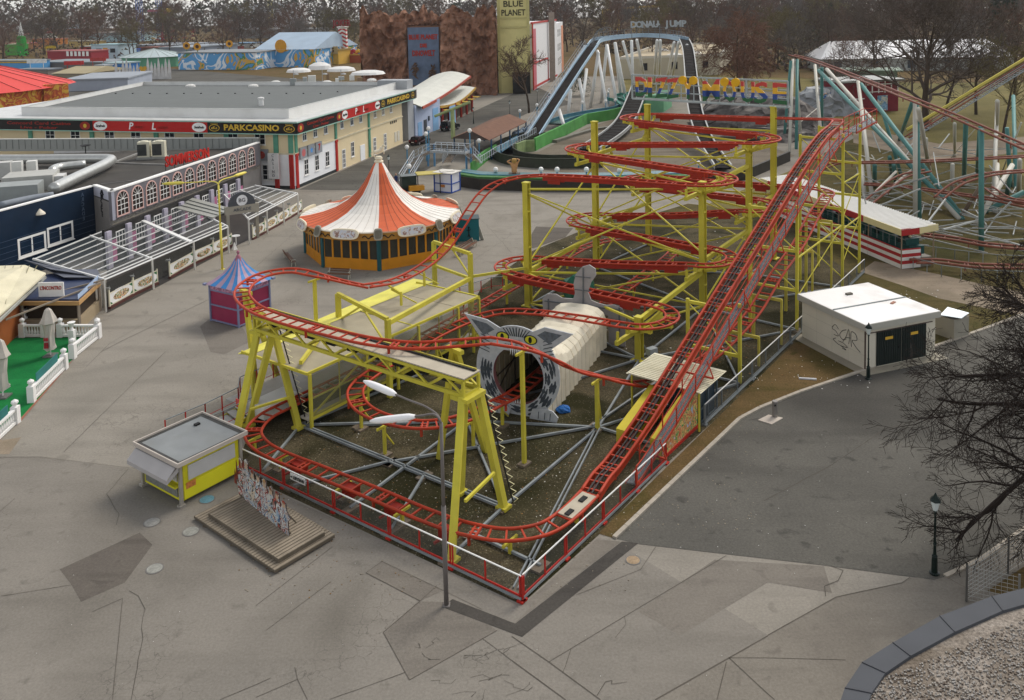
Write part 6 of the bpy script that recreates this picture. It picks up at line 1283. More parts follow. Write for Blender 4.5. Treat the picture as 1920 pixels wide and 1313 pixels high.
# ================================================================ bar stand, parasols, balustrades, tiled roof on the left edge
bs = [g(44, 622), g(150, 622), g(188, 583), g(150, 560), g(60, 575)]
bar_ = thing('bar_stand', 'small bar stand with dark blue roof and a name board on top', 'bar stand', bs[0])
b = MB(); b.prism([(p.x, p.y) for p in bs], 0, .95); b.build('counter', [mat('counter_tan', '9a8a70', var=.15)], bar_)
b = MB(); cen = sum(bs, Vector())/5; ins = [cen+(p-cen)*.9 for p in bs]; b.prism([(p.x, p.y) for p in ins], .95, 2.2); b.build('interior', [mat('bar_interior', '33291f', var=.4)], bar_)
b = MB();
for p in bs: b.bar(p, p+Z*2.5, .18)
b.build('post', [mat('bar_post', '8f8272')], bar_)
b = MB(); outp = [cen+(p-cen)*1.06 for p in bs]; b.prism([(p.x, p.y) for p in outp], 2.2, 2.5); b.build('roof_edge', [mat('bar_tan_edge', 'b08a5a')], bar_); b = MB(); b.prism([(p.x, p.y) for p in [cen+(p-cen)*1.0 for p in bs]], 2.5, 2.62); b.build('roof', [mat('bar_roof_navy', '2b3550', rough=.4, var=.2)], bar_)
q = [g(150, 560, 2.7), g(188, 528, 2.7), g(186, 540, 2.5), g(150, 575, 2.5)]; MB().add([bs[1]+Z*2.6, bs[2]+Z*2.6, bs[2]+Z*3.1, bs[1]+Z*3.0], [(0, 1, 2, 3)]).build('blue_flap', [mat('flap_blue', '9fb2cc', var=.1)], bar_)
q = g(97, 556, 2.62); o = MB().box(q, 2.0, .12, 1.15, 0).build('name_board', [mat('board_white_red', 'e2ddd6')], bar_); text("L'INCONTRO", q+Z*.7-Vector((0, .08, 0)), (1, 0, 0), mat('letter_red', 'a33a30'), o, .42, bold=.01, fit=1.7)
b = MB()
for (x0, y0, x1, y1) in ((10, 600, 190, 530), (62, 560, 195, 525)): b.bar(g(x0, y0, 2.3), g(x1, y1, 2.9), .12)
b.build('roof_spar', [mat('bar_post', '8f8272')], bar_)
q = [g(45, 487, 2.9), g(95, 505, 3.2), g(182, 505, 3.0), g(190, 520, 2.8), g(120, 520, 2.9)]; cv = MB().add(q+[p-Z*.05 for p in q], [tuple(range(5)), tuple(range(9, 4, -1))]+[(i, 5+i, 5+(i+1) % 5, (i+1) % 5) for i in range(5)]).build('grey_awning', [mat('awning_slate', '5f626c', var=.15)], None); tag(cv, 'slate grey folded awning between the terrace roof and the bar stand', 'awning')
def closed_parasol(lab, p, h, seed):
 t = thing('closed_parasol', lab, 'parasol', p, 'closed white parasols on the green carpet'); CL = mat('parasol_cloth', 'b3aca2', var=.12, dirt=.3, dirtc='8f7f78')
 rnd = random.Random(seed); n = 12; pf = [(.5, .55), (.42, .8), (.36, 1.5), (.34, 2.3), (.5, 2.42), (.4, 2.7), (.2, 3.3), (.06, 3.45)]; b = MB(); P = []
 for r_, z in pf:
  for k in range(n): q = r_*(1+.22*(k % 2)*(-1 if z < 1.6 else 1)+rnd.uniform(-.1, .1)); P.append((p.x+q*math.cos(6.283*k/n), p.y+q*math.sin(6.283*k/n), z*h/3.5+(rnd.uniform(-.1, .1) if z < 1 else 0)))
 b.add(P, [(i*n+k, i*n+(k+1) % n, (i+1)*n+(k+1) % n, (i+1)*n+k) for i in range(len(pf)-1) for k in range(n)]); b.build('cloth', [CL], t); MB().bar(p, p+Z*1, .07).build('pole', [WHT], t); MB().box(p, .8, .8, .12).build('foot', [mat('parasol_foot', '6a6a66')], t)
 return t
pr1 = closed_parasol('folded white parasol with red print beside the white balustrade', g(95, 668), 3.7, 1); q = g(95, 668)
b = MB()
for z in (.75, .95, 1.3): b.box((q.x-.05, q.y-.42, z), .3, .06, .22)
b.build('red_print', [mat('print_red', 'a8323a', var=.3)], pr1)
closed_parasol('folded beige parasol at the left edge of the photo', g(6, 745), 4.0, 2)
MB_ = None
patch('green_carpet', G2((36, 634), (184, 633), (132, 678), (30, 797), (0, 815), (-80, 840), (-120, 640)), CARPET, .02)
patch('brick_edging', G2((133, 679), (137, 676), (34, 797), (28, 797)), mat('edging_brick', '8a5a48', var=.2), .026)
BALW = mat('balustrade_white', 'dedcd8', rough=.6, var=.04)
def balustrade(lab, p, q, sign=None):
 p, q = Vector(p), Vector(q); t = thing('balustrade', lab, 'balustrade', (p+q)/2, 'white balustrades round the green carpet'); d = (q-p).normalized(); L_ = (q-p).length
 MB().bar(p+Z*.14, q+Z*.14, .26, .16).build('base_rail', [BALW], t); MB().bar(p+Z*.92, q+Z*.92, .26, .12).build('top_rail', [BALW], t)
 n = max(3, int(L_/.27))
 for i in range(n): c = p+d*(.2+(L_-.4)*(i+.5)/n); MB().lathe([(.06, .2), (.1, .4), (.05, .62), (.045, .75), (.08, .86)], c, 6).build('baluster', [BALW], t, True)
 for e in (p, q): MB().box(e, .42, .42, 1.08, math.atan2(d.y, d.x)).lathe([(.2, 1.08), (.1, 1.15), (.22, 1.32), (.2, 1.42), (.08, 1.5), (.0, 1.55)], e, 8).build('pedestal', [BALW], t)
 if sign:
  sb = MB().bar(p.lerp(q, .2)+Z*1.3, p.lerp(q, .85)+Z*1.3, .04, .55).build('name_panel', [mat('panel_teal', '2f6f6c', var=.2)], t); text('Pizzeria', p.lerp(q, .5)+Z*1.35+Vector((d.y, -d.x, 0))*.03, d if d.x > 0 else -d, WHT, sb, .4)
balustrade('white balustrade in front of the bar stand counter, left piece', g(43, 632), g(84, 632)); balustrade('white balustrade right of the folded parasol with print', g(114, 632), g(184, 632)); balustrade('white balustrade turning down along the pavement near the bar stand', g(184, 634), g(137, 672))
balustrade('white balustrade with a teal name panel in the middle of the carpet edge', g(121, 692), g(60, 754), True); balustrade('white balustrade nearest the camera at the left edge', g(30, 794), g(-40, 860), True)
for (x, y, lab) in ((47, 620, 'white urn with plant at the bar end of the balustrade'), (136, 645, 'white urn on the pavement corner of the balustrade')):
 q = g(x, y); MB().lathe([(.16, 0), (.08, .2), (.25, .5), (.3, .6), (.1, .62)], q+Z*1.1, 10).box(q, .4, .4, 1.1).build('garden_urn', [BALW]).update_tag(); tag(bpy.data.objects['garden_urn'] if lab.startswith('white urn with') else bpy.data.objects['garden_urn.001'], lab, 'urn')
hs_ = thing('tiled_house', 'long low house with a cream tiled roof and orange wall at the left edge', 'house', g(0, 620)); r0, r1, r2, r3 = g(-60, 560, 3.1), g(84, 512, 3.1), g(-40, 640, 2.5), g(20, 600, 2.5)
CRT = mat('cream_tiles', 'd0c8ac', rough=.8, var=.1, dirt=.25, dirtc='96906f')
b = MB(); q = [g(-50, 500, 4.2), g(47, 497, 4.2), g(86, 512, 3.7), g(-2, 592, 3.0), g(-80, 660, 3.0), g(-120, 600, 4.2)]
b.add(q+[p-Z*.15 for p in q], [tuple(range(6)), tuple(range(11, 5, -1))]+[(i, 6+i, 6+(i+1) % 6, (i+1) % 6) for i in range(6)])
for k in range(1, 9): b.bar(g(-50+15*k, 500-.3*k, 4.25), g(-60+14*k, 640-14*k, 3.25), .05, .05, 1)
b.build('roof', [CRT, mat('tile_seam', '8f8a72')], hs_)
b = MB(); w0, w1 = g(30, 632), g(-60, 720); w2, w3 = g(60, 600), g(-120, 650); b.prism([(p.x, p.y) for p in (w0, w2, w3, w1)], 0, 2.9); b.build('walls', [mat('wall_orange_brown', '93532a', var=.15)], hs_)
b = MB(); b.bar(g(85, 520, 3.1), g(-5, 605, 2.9), .16, .2); b.build('gutter', [mat('gutter_grey', '9b9a92')], hs_)
# pink and blue bulb sign at the left edge
q = g(5, 520); t = thing('bulb_sign', 'round pink and blue bulb sign on a thin pole at the left edge', 'sign', q); MB().bar(q, q+Z*4, .08).build('pole', [mat('pole_purple', '4a4468')], t)
b = MB(); rnd = random.Random(2)
for i in range(60): b.box((q.x+rnd.uniform(-.8, .9), q.y+rnd.uniform(-.15, .15), 3.6+rnd.uniform(-.9, .9)), .16, .16, .16, rnd.uniform(0, 2), i % 2)
b.build('bulb_cluster', [mat('bulb_pink', 'c9a3bd'), mat('bulb_blue', '5f77b0')], t)
# small planter and table by the terrace corner
q = g(440, 468); t = thing('pot_plant', 'small white pyramid planter by the terrace corner', 'planter', q); MB().lathe([(.32, 0), (.04, .75)], q, 4).build('planter', [WHT], t); q2 = g(443, 460); MB().lathe([(.06, 0), (.06, 1.0), (.45, 1.0), (.45, 1.06)], q2, 12).build('round_table', [WHT], t)
# ================================================================ log flume: basin, channels, towers
PALE = mat('flume_support_white', 'e0e0dc', rough=.5, var=.07, dirt=.2, dirtc='8f918c'); CHAN = mat('flume_channel_dark', '2b2725', rough=.8, var=.3, scale=.6, spec=.03); CHEDGE = mat('flume_edge_blue', '9fb6c6', rough=.5, var=.12); FGRN = mat('flume_wall_green', '4f8f47', rough=.8, var=.25, scale=.5, dirt=.5, dirtc='2f4a2c'); FDARK = mat('flume_wall_dark', '3f4136', rough=.85, var=.25, scale=.5, dirt=.4, dirtc='2c3a26')
STEPP = mat('flume_chute_grey', '5f605d', rough=.8, var=.2, spec=.05)
flume = thing('log_flume', 'log flume with two steep dark chutes hung from white slanting posts behind the coaster', 'log flume', (25, 190, 0))
patch('flume_basin', [g(*p) for p in ((940, 292), (985, 312), (1130, 335), (1290, 352), (1400, 335), (1490, 292), (1330, 235), (1260, 215), (1180, 215), (1100, 240), (1010, 285))], POOLC, .024)
def channel(nm, pts, wd, hgt_=.6, edge=CHEDGE, floor=CHAN, ribs=False):
 P = spline([Vector(p) for p in pts], 1.2); b = MB(); lat = []
 for i in range(len(P)):
  d = P[min(i+1, len(P)-1)]-P[max(i-1, 0)]; d.z = 0; d.normalize(); lat.append(Vector((-d.y, d.x, 0)))
 for i in range(len(P)-1):
  a, c = P[i], P[i+1]; la_, lc = lat[i]*wd/2, lat[i+1]*wd/2
  b.add([a-la_, a+la_, c+lc, c-lc], [(0, 1, 2, 3)], 0); b.add([a-la_-Z*.25, a+la_-Z*.25, c+lc-Z*.25, c-lc-Z*.25], [(3, 2, 1, 0)], 0)
  for s in (-1, 1):
   p, q = a+la_*s, c+lc*s; b.add([p-Z*.25, q-Z*.25, q+Z*hgt_, p+Z*hgt_], [(0, 1, 2, 3)], 1); b.bar(p+Z*hgt_, q+Z*hgt_, .22, .14, 1)
  if ribs and i % 2 == 0: b.bar(a-la_*.8+Z*.05, a+la_*.8+Z*.05, .12, .06, 2)
 return b.build(nm, [floor, edge, STEPP], flume)
Lb, Lt = g(1000, 256, 1.0), g(1110, 86, 15.2); Rt_ = g(1290, 80, 15.2)
channel('lift_chute', [Lb, Lb.lerp(Lt, .3), Lb.lerp(Lt, .7), Lt-Z*.3], 2.3, .5, ribs=False)
top_ = [Lt-Z*.3, g(1125, 76, 15.5), g(1160, 71, 15.7), g(1205, 68, 15.7), g(1250, 70, 15.6), g(1283, 76, 15.3)]
channel('top_channel', top_, 2.2, .7)
channel('drop_chute', [g(1283, 76, 15.3), g(1290, 95, 13.8), g(1298, 165, 8.2), g(1305, 215, 5), g(1322, 262, 2.4), g(1356, 315, .6)], 2.4, .4, mat('chute_rail', 'a9a9a5', var=.15), ribs=True)
channel('side_chute', [g(1200, 160, 5.5), g(1190, 190, 3.9), g(1172, 228, 2.0), g(1150, 250, 1.2), g(1105, 280, .7)], 3.6, .35, mat('chute_rail', 'a9a9a5', var=.15), ribs=True)
channel('outer_trough', [g(1008, 262), g(972, 272), g(948, 284), g(944, 296), g(965, 306), g(1010, 312), (8.5, 133.5, 0), (13.5, 133.5, 0)], 3.4, 1.5, FDARK, mat('wet_concrete', '8a8272', var=.2))
channel('return_trough', [g(1042, 232, 1.2), g(1070, 222, 1.2), g(1110, 214, 1.2), g(1160, 206, 1.2), g(1176, 200, 1.2)], 3.2, .6, mat('trough_edge', '4f7f8f', var=.3, scale=.3), mat('trough_floor', '3a5f57', var=.3))
channel('upper_trough', [g(1145, 186, 1.6), g(1160, 190, 1.6), g(1172, 200, 1.5), g(1165, 180, 1.7), g(1190, 176, 1.8)], 2., .5, mat('trough_teal', '3f8474', var=.3), mat('trough_floor', '3a5f57', var=.3))
b = MB(); b.wall([g(1003, 283), g(1024, 272), g(1060, 254), g(1100, 233), g(1140, 226), g(1185, 215), g(1205, 208)], 0, 2.2, .4); b.build('green_wall', [FGRN], flume)
b = MB(); b.wall([g(968, 292), g(985, 285), g(1002, 284)], 0, 2.0, .4); b.build('striped_wall', [mat('wall_striped', '7a8a5c', var=.35, scale=1.2)], flume)
b = MB(); b.wall([g(1040, 268), g(1070, 258), g(1110, 246), g(1180, 236)], 0, .5, .9); b.build('planter_wall', [mat('planter_stone', '6d6a5e', var=.2)], flume)
q = g(1235, 208); b = MB(); b.wall([g(1205, 212), g(1235, 210), g(1250, 200)], 0, 4.0, 2.5); b.build('green_block', [mat('block_mint', '6aa07a', var=.2, scale=.4, dirt=.4, dirtc='3d5f48')], flume)
for (bx, by, tx, ty, tz) in ((1061, 248, 1048, 206, 3.6), (1065, 218, 1070, 168, 6.0), (1098, 215, 1086, 148, 7.8), (1090, 210, 1100, 130, 9.0), (1107, 202, 1122, 98, 13.6), (1139, 208, 1120, 95, 13.5), (1127, 193, 1138, 84, 14.9), (1158, 205, 1138, 84, 14.9), (1165, 190, 1153, 80, 15.2), (1175, 192, 1153, 80, 15.2), (1196, 180, 1168, 78, 15.3), (1188, 185, 1184, 76, 15.4), (1212, 165, 1194, 75, 15.4), (1226, 160, 1232, 76, 15.3), (1236, 160, 1238, 76, 15.3), (1250, 150, 1264, 80, 15.0), (1258, 160, 1272, 80, 15.0), (1320, 160, 1288, 85, 14.6)):
 MB().tube([g(bx, by), g(tx, ty, tz)], .38, 8).build('support_post', [PALE], flume, True)
b = MB(); P = spline(top_, 2.5)
for i, p in enumerate(P): b.bar(p+Z*.6, p+Z*2.0, .09)
for a, c in zip(P, P[1:]): b.bar(a+Z*2.0, c+Z*2.0, .07); b.bar(a+Z*1.3, c+Z*1.3, .05)
for k in range(4): p = P[2+k*2]; b.tube(spline([p+Z*2, p+Z*3.2+RT*.8, p+Z*3.4+RT*2.2, p+Z*2.9+RT*3.2], .4), .07, 5)
b.build('guard_rail', [mat('rail_grey_dark', '6a6e70')], flume)
b = MB()
for k in range(24):
 p = Lb.lerp(Lt, k/23); b.bar(p-RT*1.6+Z*.2, p-RT*1.6+Z*1.3, .07)
b.bar(Lb-RT*1.6+Z*1.3, Lt-RT*1.6+Z*1.3, .07); b.bar(Lb-RT*1.6+Z*.2, Lt-RT*1.6+Z*.2, .5, .06); b.bar(Lb-RT*2.3+Z*1.1, Lt-RT*2.3+Z*1.1, .05); b.build('lift_stair', [mat('stair_steel', '8b9298')], flume)
# letters on top
s0, s1 = g(1183, 46, 19.6), g(1287, 46, 19.6); s0 = Vector((32, 236, hgt((32, 236), 46))); s1 = Vector((46.5, 228, hgt((46.5, 228), 48)))
ds = g(1183, 46, s0.z); fs = thing('flume_sign', 'silver bulb letters of the flume sign standing high on posts', 'sign', (38, 232, 16)); d_ = RT.copy(); d_.z = 0; d_.normalize(); D_ = (Vector((38, 232, 0))-Vector((0, 0, HC))).dot(FW); pxm = D_/FPX
zb = hgt((38, 232), 46); cx_ = 38+ (1235-pr((38, 232, zb))[0])*pxm
SILV = mat('letter_silver', '9ba1a2', rough=.5, var=.25, scale=3)
xs = 0
word = 'DONAU JUMP'; wd = 104*pxm
for i, ch in enumerate(word):
 if ch == ' ': continue
 x = cx_-wd/2+wd*(i+.5)/len(word); t_ = text(ch, (x, 232, zb), d_, SILV, fs, 13*pxm*1.25, bold=.09, name='letter', depth=.25)
MB().bar((cx_-wd*.05, 232, zb), (cx_+wd*.02, 232, zb), .3).build('hyphen', [SILV], fs)
b = MB()
for x in (-.48, .02): b.bar((cx_+wd*x, 232.3, 15.6), (cx_+wd*x, 232.3, zb+.3), .14)
b.bar((cx_-wd*.5, 232.3, zb-.8), (cx_+wd*.5, 232.3, zb-.8), .1); b.build('sign_posts', [mat('rail_grey_dark', '6a6e70')], fs)
# artificial rocks beside the chute
def rock(nm, lab, outline, z1, seed, m, cat='rock', rough=1.2, nz=7):
 rnd = random.Random(seed); b = MB(); n = len(outline); P = []
 for i in range(nz+1):
  f = i/nz; sh = 1-.55*f**1.5; c = sum((Vector(p) for p in outline), Vector((0, 0, 0)))/n
  for p in outline: q = c+(Vector(p)-c)*sh; P.append((q.x+rnd.uniform(-rough, rough), q.y+rnd.uniform(-rough, rough), max(0, z1*f+rnd.uniform(-.3, .3)*(1 if i else 0))))
 b.add(P, [(i*n+k, i*n+(k+1) % n, (i+1)*n+(k+1) % n, (i+1)*n+k) for i in range(nz) for k in range(n)]+[tuple(nz*n+k for k in range(n))]); return tag(b.build(nm, [m]), lab, cat)
ROCKD = mat('dark_artificial_rock', '55504d', rough=.9, var=.5, scale=.8, dirt=.7, dirtc='a19a92', bump=1.)
def ring(pts, n):
 P = [Vector((p[0], p[1], 0)) for p in pts]; out = []
 for i in range(len(P)):
  for k in range(n): out.append(P[i].lerp(P[(i+1) % len(P)], k/n))
 return out
rock('rock_bank', 'long dark artificial rock bank behind the rainbow lettered sign', ring([(34, 166), (44, 160), (57, 160), (63, 172), (58, 186), (44, 188), (36, 178)], 7), 6.2, 4, ROCKD, rough=.9)
rock('rock_bank', 'low dark rocks in the flume basin under the rock bank', ring([(36, 156), (48, 151), (56, 155), (54, 160), (40, 161)], 5), 2.0, 5, ROCKD, rough=.6, nz=4)
rock('rock_bank', 'grey painted rock mound beside the red barn stall', ring([(60, 190), (67, 183), (74, 186), (74, 196), (64, 198)], 6), 5.5, 6, mat('grey_rock', '8b8d8e', var=.4, scale=.5, bump=.6), rough=.6)
# front retaining wall of the basin with a planted edge
fw = thing('retaining_wall', 'dark retaining wall with grass edge and teal channel in front of the flume basin', 'wall', g(1050, 357))
wp = [g(862, 350), g(900, 356), g(1010, 359), g(1150, 359), g(1290, 354), g(1400, 337), g(1480, 302)]
b = MB(); b.wall(wp, 0, 1.5, .35); b.build('wall_face', [mat('retaining_dark', '35302a', var=.3, scale=.8)], fw)
MB().wall([p+Vector((0, .8, 0)) for p in wp[:5]], 0, 1.75, 1.2).build('grass_edge', [mat('grass_edge_green', '3d6b33', var=.35, scale=2)], fw)
MB().wall([p+Vector((0, 1.5, 0)) for p in wp[:5]], 0, 1.9, .2).build('teal_rail', [mat('teal_edge', '5f8fa0', var=.2)], fw)
MB().wall([p+Vector((0, 3.2, 0)) for p in wp[:5]], 0, 1.75, 1.8).build('water_channel', [mat('channel_teal', '2f5f62', var=.25, rough=.3)], fw)
# globe lamps
def globe(lab, p, h, col='4d86a3'):
 t = thing('globe_lamp', lab, 'globe lamp', p, 'white globe lamps round the flume'); MB().bar(p, p+Z*h, .14).build('pole', [mat('pole_blue_'+col, col, var=.1)], t); MB().lathe([(.12, -.36), (.27, -.25), (.36, 0), (.27, .25), (.12, .34), (0, .36)], p+Z*(h+.3), 10).build('globe', [mat('globe_white', 'e8e6e0', rough=.3, var=.03)], t, True)
GL = [(930, 346, 318, 'globe lamp beside the statue on the retaining wall'), (1015, 350, 318, 'globe lamp on the retaining wall, third from the coaster rail'), (1045, 350, 318, 'globe lamp on the retaining wall left of the yellow post'), (1100, 350, 318, 'globe lamp on the retaining wall right of the yellow post'), (1162, 345, 319, 'globe lamp under the second coaster loop'), (800, 302, 251, 'globe lamp at the left stair of the blue footbridge, nearer one'), (805, 298, 241, 'globe lamp at the left stair of the blue footbridge, farther one'), (882, 305, 245, 'globe lamp on the right pier of the footbridge'), (899, 302, 264, 'globe lamp at the end of the footbridge ramp'), (764, 312, 276, 'globe lamp in front of the lane left of the stairs'), (768, 345, 312, 'globe lamp at the foot of the stairs'), (975, 225, 208, 'globe lamp behind the brown platform roof'), (1007, 215, 197, 'globe lamp beside the bare roadside tree'), (1142, 195, 168, 'upper globe lamp of the pair below the flume top'), (1140, 200, 173, 'lower globe lamp of the pair below the flume top'), (1092, 215, 192, 'globe lamp on the lawn under the flume posts'), (1136, 215, 190, 'globe lamp among the white flume posts'), (1154, 212, 188, 'globe lamp close to the return trough'), (1310, 322, 306, 'globe lamp at the foot of the drop chute, left one'), (1347, 318, 298, 'globe lamp at the foot of the drop chute, right one')]
for x, y, ty, lab in GL: p = g(x, y); h = hgt(p, ty)-.3; globe(lab, p, max(h, .8))
for x, y, lab, hh in ((730, 345, 'black lantern lamp behind the carousel roof', 4.2), (888, 232, 'black lantern lamp by the parked jeep', 3.6), (956, 222, 'black lantern lamp behind the brown platform roof', 4), (1008, 205, 'black lantern lamp near the bare roadside tree', 5)): lantern_lamp(lab, g(x, y), hh)
# footbridge, stairs and boarding platform
FB = thing('footbridge', 'small steel footbridge with stairs over the flume channel', 'footbridge', g(845, 300)); BLUE_ = mat('bridge_blue', '5f8fb5', var=.12); PRL = mat('pale_rail', 'b5bcc2', rough=.5, var=.08); BRN = mat('tread_brown', '6a563e', var=.25)
h0 = 3.0; bl, br_ = g(812, 283, h0), g(877, 286, h0); b = MB(); b.bar(bl, br_, 1.8, .3); b.build('deck', [mat('deck_grey', 'a3a6a6', var=.1)], FB)
b = MB(); n = 16; dd_ = (br_-bl); nn = Vector((-dd_.y, dd_.x, 0)).normalized()
for s in (-.9, .9):
 o = nn*s; b.bar(bl+o+Z*1.2, br_+o+Z*1.2, .08); b.bar(bl+o+Z*.2, br_+o+Z*.2, .06);
 for k in range(7): p = bl.lerp(br_, k/6)+o; b.bar(p, p+Z*1.2, .08)
b.build('parapet', [PRL], FB); b = MB()
for r_ in range(3):
 for k in range(22):
  p = bl.lerp(br_, (k+.5)/22)-nn*.93; b.box(p+Z*(.28+r_*.3), .16, .04, .17, math.atan2(dd_.y, dd_.x))
b.build('dark_tiles', [mat('tile_dark', '2b2a28')], FB)
def stair(p, q, wd, nm='stair'):
 p, q = Vector(p), Vector(q); d = q-p; dh = Vector((d.x, d.y, 0)).normalized(); s = Vector((-dh.y, dh.x, 0))*wd/2; n = max(4, int(abs(d.z)/.25)); b = MB()
 for i in range(n): c = p+d*((i+.5)/n); b.bar(c-s, c+s, .3, .05, 1)
 for o in (-s, s):
  b.bar(p+o, q+o, .08, .25, 0); b.bar(p+o+Z*1.1, q+o+Z*1.1, .08, .08, 0); b.bar(p+o+Z*.55, q+o+Z*.55, .05, .05, 0)
  for i in range(n//2+1): c = p+o+d*(i*2/n if i*2 < n else 1); b.bar(c, c+Z*1.1, .06, .06, 0)
 return b.build(nm, [PRL, BRN], FB)
stair(g(758, 340), g(785, 295, 1.5), 1.5); stair(g(785, 295, 1.5), g(808, 283, h0), 1.5); stair(g(879, 288, h0), g(895, 305, 1.2), 1.6); stair(g(838, 305, .4), g(848, 289, h0-.2), 1.4)
for x, y in ((803, 312), (815, 312), (875, 322), (884, 322)): q = g(x, y); MB().bar(q, q+Z*3.6, .22).build('pier', [BLUE_], FB)
b = MB(); b.wall([g(893, 318), g(912, 302), g(930, 292)], 0, 1.9, .3); b.wall([g(884, 325), g(893, 318)], 0, 1.6, .3); b.build('ramp_wall', [FGRN], FB); rail_run(FB, [g(900, 308, 1.9), g(930, 288, 1.9), g(985, 262, 1.9), g(1005, 250, 1.9)], tm=PRL, m=PRL)
bd = thing('boarding_platform', 'flume boarding platform under a low brown pitched roof on dark blue posts', 'platform roof', g(910, 262)); BRR = mat('roof_shingle_brown', '6e5040', rough=.9, var=.2, scale=1.2, dirt=.3, dirtc='574035')
e0, e1_, r0_, rb, eb = g(847, 259, 3.4), g(917, 263, 3.4), g(882, 245, 4.6), g(955, 214, 4.6), g(988, 228, 3.4); eb2 = g(925, 222, 3.4)
b = MB()
for q in ([e1_, eb, rb, r0_], [e0, r0_, rb, eb2]): b.add(q+[p-Z*.12 for p in q], [(0, 1, 2, 3), (7, 6, 5, 4), (0, 4, 5, 1), (1, 5, 6, 2), (2, 6, 7, 3), (3, 7, 4, 0)])
b.build('roof', [BRR], bd); MB().add([e0-Z*.05, e1_-Z*.05, r0_-Z*.05], [(0, 1, 2)]).build('gable', [mat('gable_dark', '3a2f28')], bd)
for k in range(5):
 for a, c in ((e1_, eb), (e0, eb2)): q = a.lerp(c, .05+k*.23); MB().bar(Vector((q.x, q.y, 0)), q, .18).build('post', [mat('post_navy', '2f4f6d')], bd)
b = MB(); b.wall([g(930, 292), g(960, 272), g(1005, 250)], 0, 1.2, .2); b.build('blue_side_wall', [mat('side_wall_blue', '7fb0c8', var=.12)], bd); MB().wall([g(860, 285), g(900, 292), g(930, 280)], 0, .8, 1.5).build('deck', [mat('platform_grey', '76736c', var=.15)], bd)
# log boats waiting by the platform
for i, (x, y) in enumerate(((985, 243), (1000, 236), (970, 250))): q = g(x, y, 1.2); t = thing('log_boat', ['grey log boat waiting at the foot of the lift chute', 'farthest log boat queued by the lift chute', 'log boat nearest the boarding platform'][i], 'log boat', q, 'log boats by the lift chute'); MB().tube([q-Vector((.8, 1.6, 0)), q-Vector((.6, 1.2, 0)), q+Vector((.6, 1.2, 0)), q+Vector((.8, 1.6, .1))], .5, 8, rr=[.3, .55, .55, .4]).build('hull', [mat('boat_blue_grey', '6f7f8f', var=.3, scale=3)], t, True); MB().box(q+Z*.45, .6, 1.8, .12, -.45).build('cockpit', [DARKM], t)
# statue: figure with raised arms
q = g(965, 350); st_ = thing('statue', 'large orange-skinned carved figure with raised arms above the retaining wall', 'statue', q); SKIN = mat('statue_skin', 'b58558', var=.2, scale=2, rough=.5); zb = 1.6
def P_(x, z, y=0): return q+RT*x+Z*(zb+z)+Vector((0, y, 0))
me = bpy.data.meshes.new('figure'); vs_ = [P_(0, .2), P_(0, .9), P_(0, 1.5), P_(0, 1.75), P_(0, 2.1), P_(-.45, 1.6), P_(-1.0, 1.9), P_(-.45, 2.15), P_(.45, 1.65), P_(.75, 2.15), P_(.3, 2.3)]
me.from_pydata([tuple(p-q) for p in vs_], [(0, 1), (1, 2), (2, 3), (3, 4), (2, 5), (5, 6), (6, 7), (2, 8), (8, 9), (9, 10)], []); fo = bpy.data.objects.new('figure', me); COL.objects.link(fo); fo.parent = st_; me.materials.append(SKIN)
md = fo.modifiers.new('skin', 'SKIN'); fo.modifiers.new('sub', 'SUBSURF').levels = 1
for i, r_ in enumerate((.5, .38, .48, .16, .27, .18, .14, .1, .18, .14, .1)): me.skin_vertices[0].data[i].radius = (r_, r_*.8)
me.skin_vertices[0].data[0].use_root = True
MB().lathe([(.0, 2.35), (.3, 2.3), (.38, 2.1), (.34, 1.75), (.2, 1.6)], q+Z*zb+Vector((0, .08, 0)), 12).build('hair', [mat('statue_hair', 'a8864a', var=.3)], st_, True); MB().box(q, 1.6, 1.2, zb+.3).build('plinth', [mat('plinth_dark2', '4b4238')], st_)
# white booth with blue edges, tractor, small things
w0_, w1_ = g(815, 360), g(847, 363); e1 = (w1_-w0_); bw = e1.length; e1.normalize(); e2 = Vector((-e1.y, e1.x, 0)); bo = thing('white_booth', 'white booth with blue edges standing before the flume basin', 'booth', w0_); bd_ = 2.2
MB().box(w0_+e1*bw/2+e2*bd_/2, bw-.08, bd_-.08, 2.6, math.atan2(e1.y, e1.x)).build('walls', [mat('booth_white', 'd3d3d8', var=.05)], bo); b = MB(); BE = mat('booth_blue', '2f4f9a')
for x in (0, bw):
 for y in (0, bd_): b.bar(w0_+e1*x+e2*y, w0_+e1*x+e2*y+Z*2.65, .14)
for z in (.1, 1.25, 2.6):
 b.bar(w0_+Z*z, w0_+e1*bw+Z*z, .12); b.bar(w0_+e1*bw+Z*z, w0_+e1*bw+e2*bd_+Z*z, .12)
b.build('edges', [BE], bo); MB().box(w0_+e1*bw/2+e2*bd_/2+Z*2.62, bw+.4, bd_+.4, .12, math.atan2(e1.y, e1.x)).box(w0_+e1*bw/2+e2*bd_/2+Z*2.74, bw*.7, bd_*.6, .1, .3).build('roof', [mat('booth_roof', 'c9c4ba', var=.25, scale=2)], bo); MB().box(w0_+e1*bw*.5-e2*.05+Z*.75, .6, .04, .35, math.atan2(e1.y, e1.x)).build('notice', [mat('notice_orange', 'c07a40', var=.5, scale=6)], bo)
q = g(805, 325, 2.6); o = MB().box(q, 3.6, 2.4, .1, .25).build('yellow_awning', [mat('awning_mustard', 'b0a04f', var=.1)]); tag(o, 'small mustard yellow awning behind the white booth', 'awning'); b = MB()
for s in (-1.5, 1.5): b.bar((q.x+s, q.y-.8, 0), (q.x+s, q.y-.8, 2.6), .09)
b.build('awning_post', [DARKM], o)
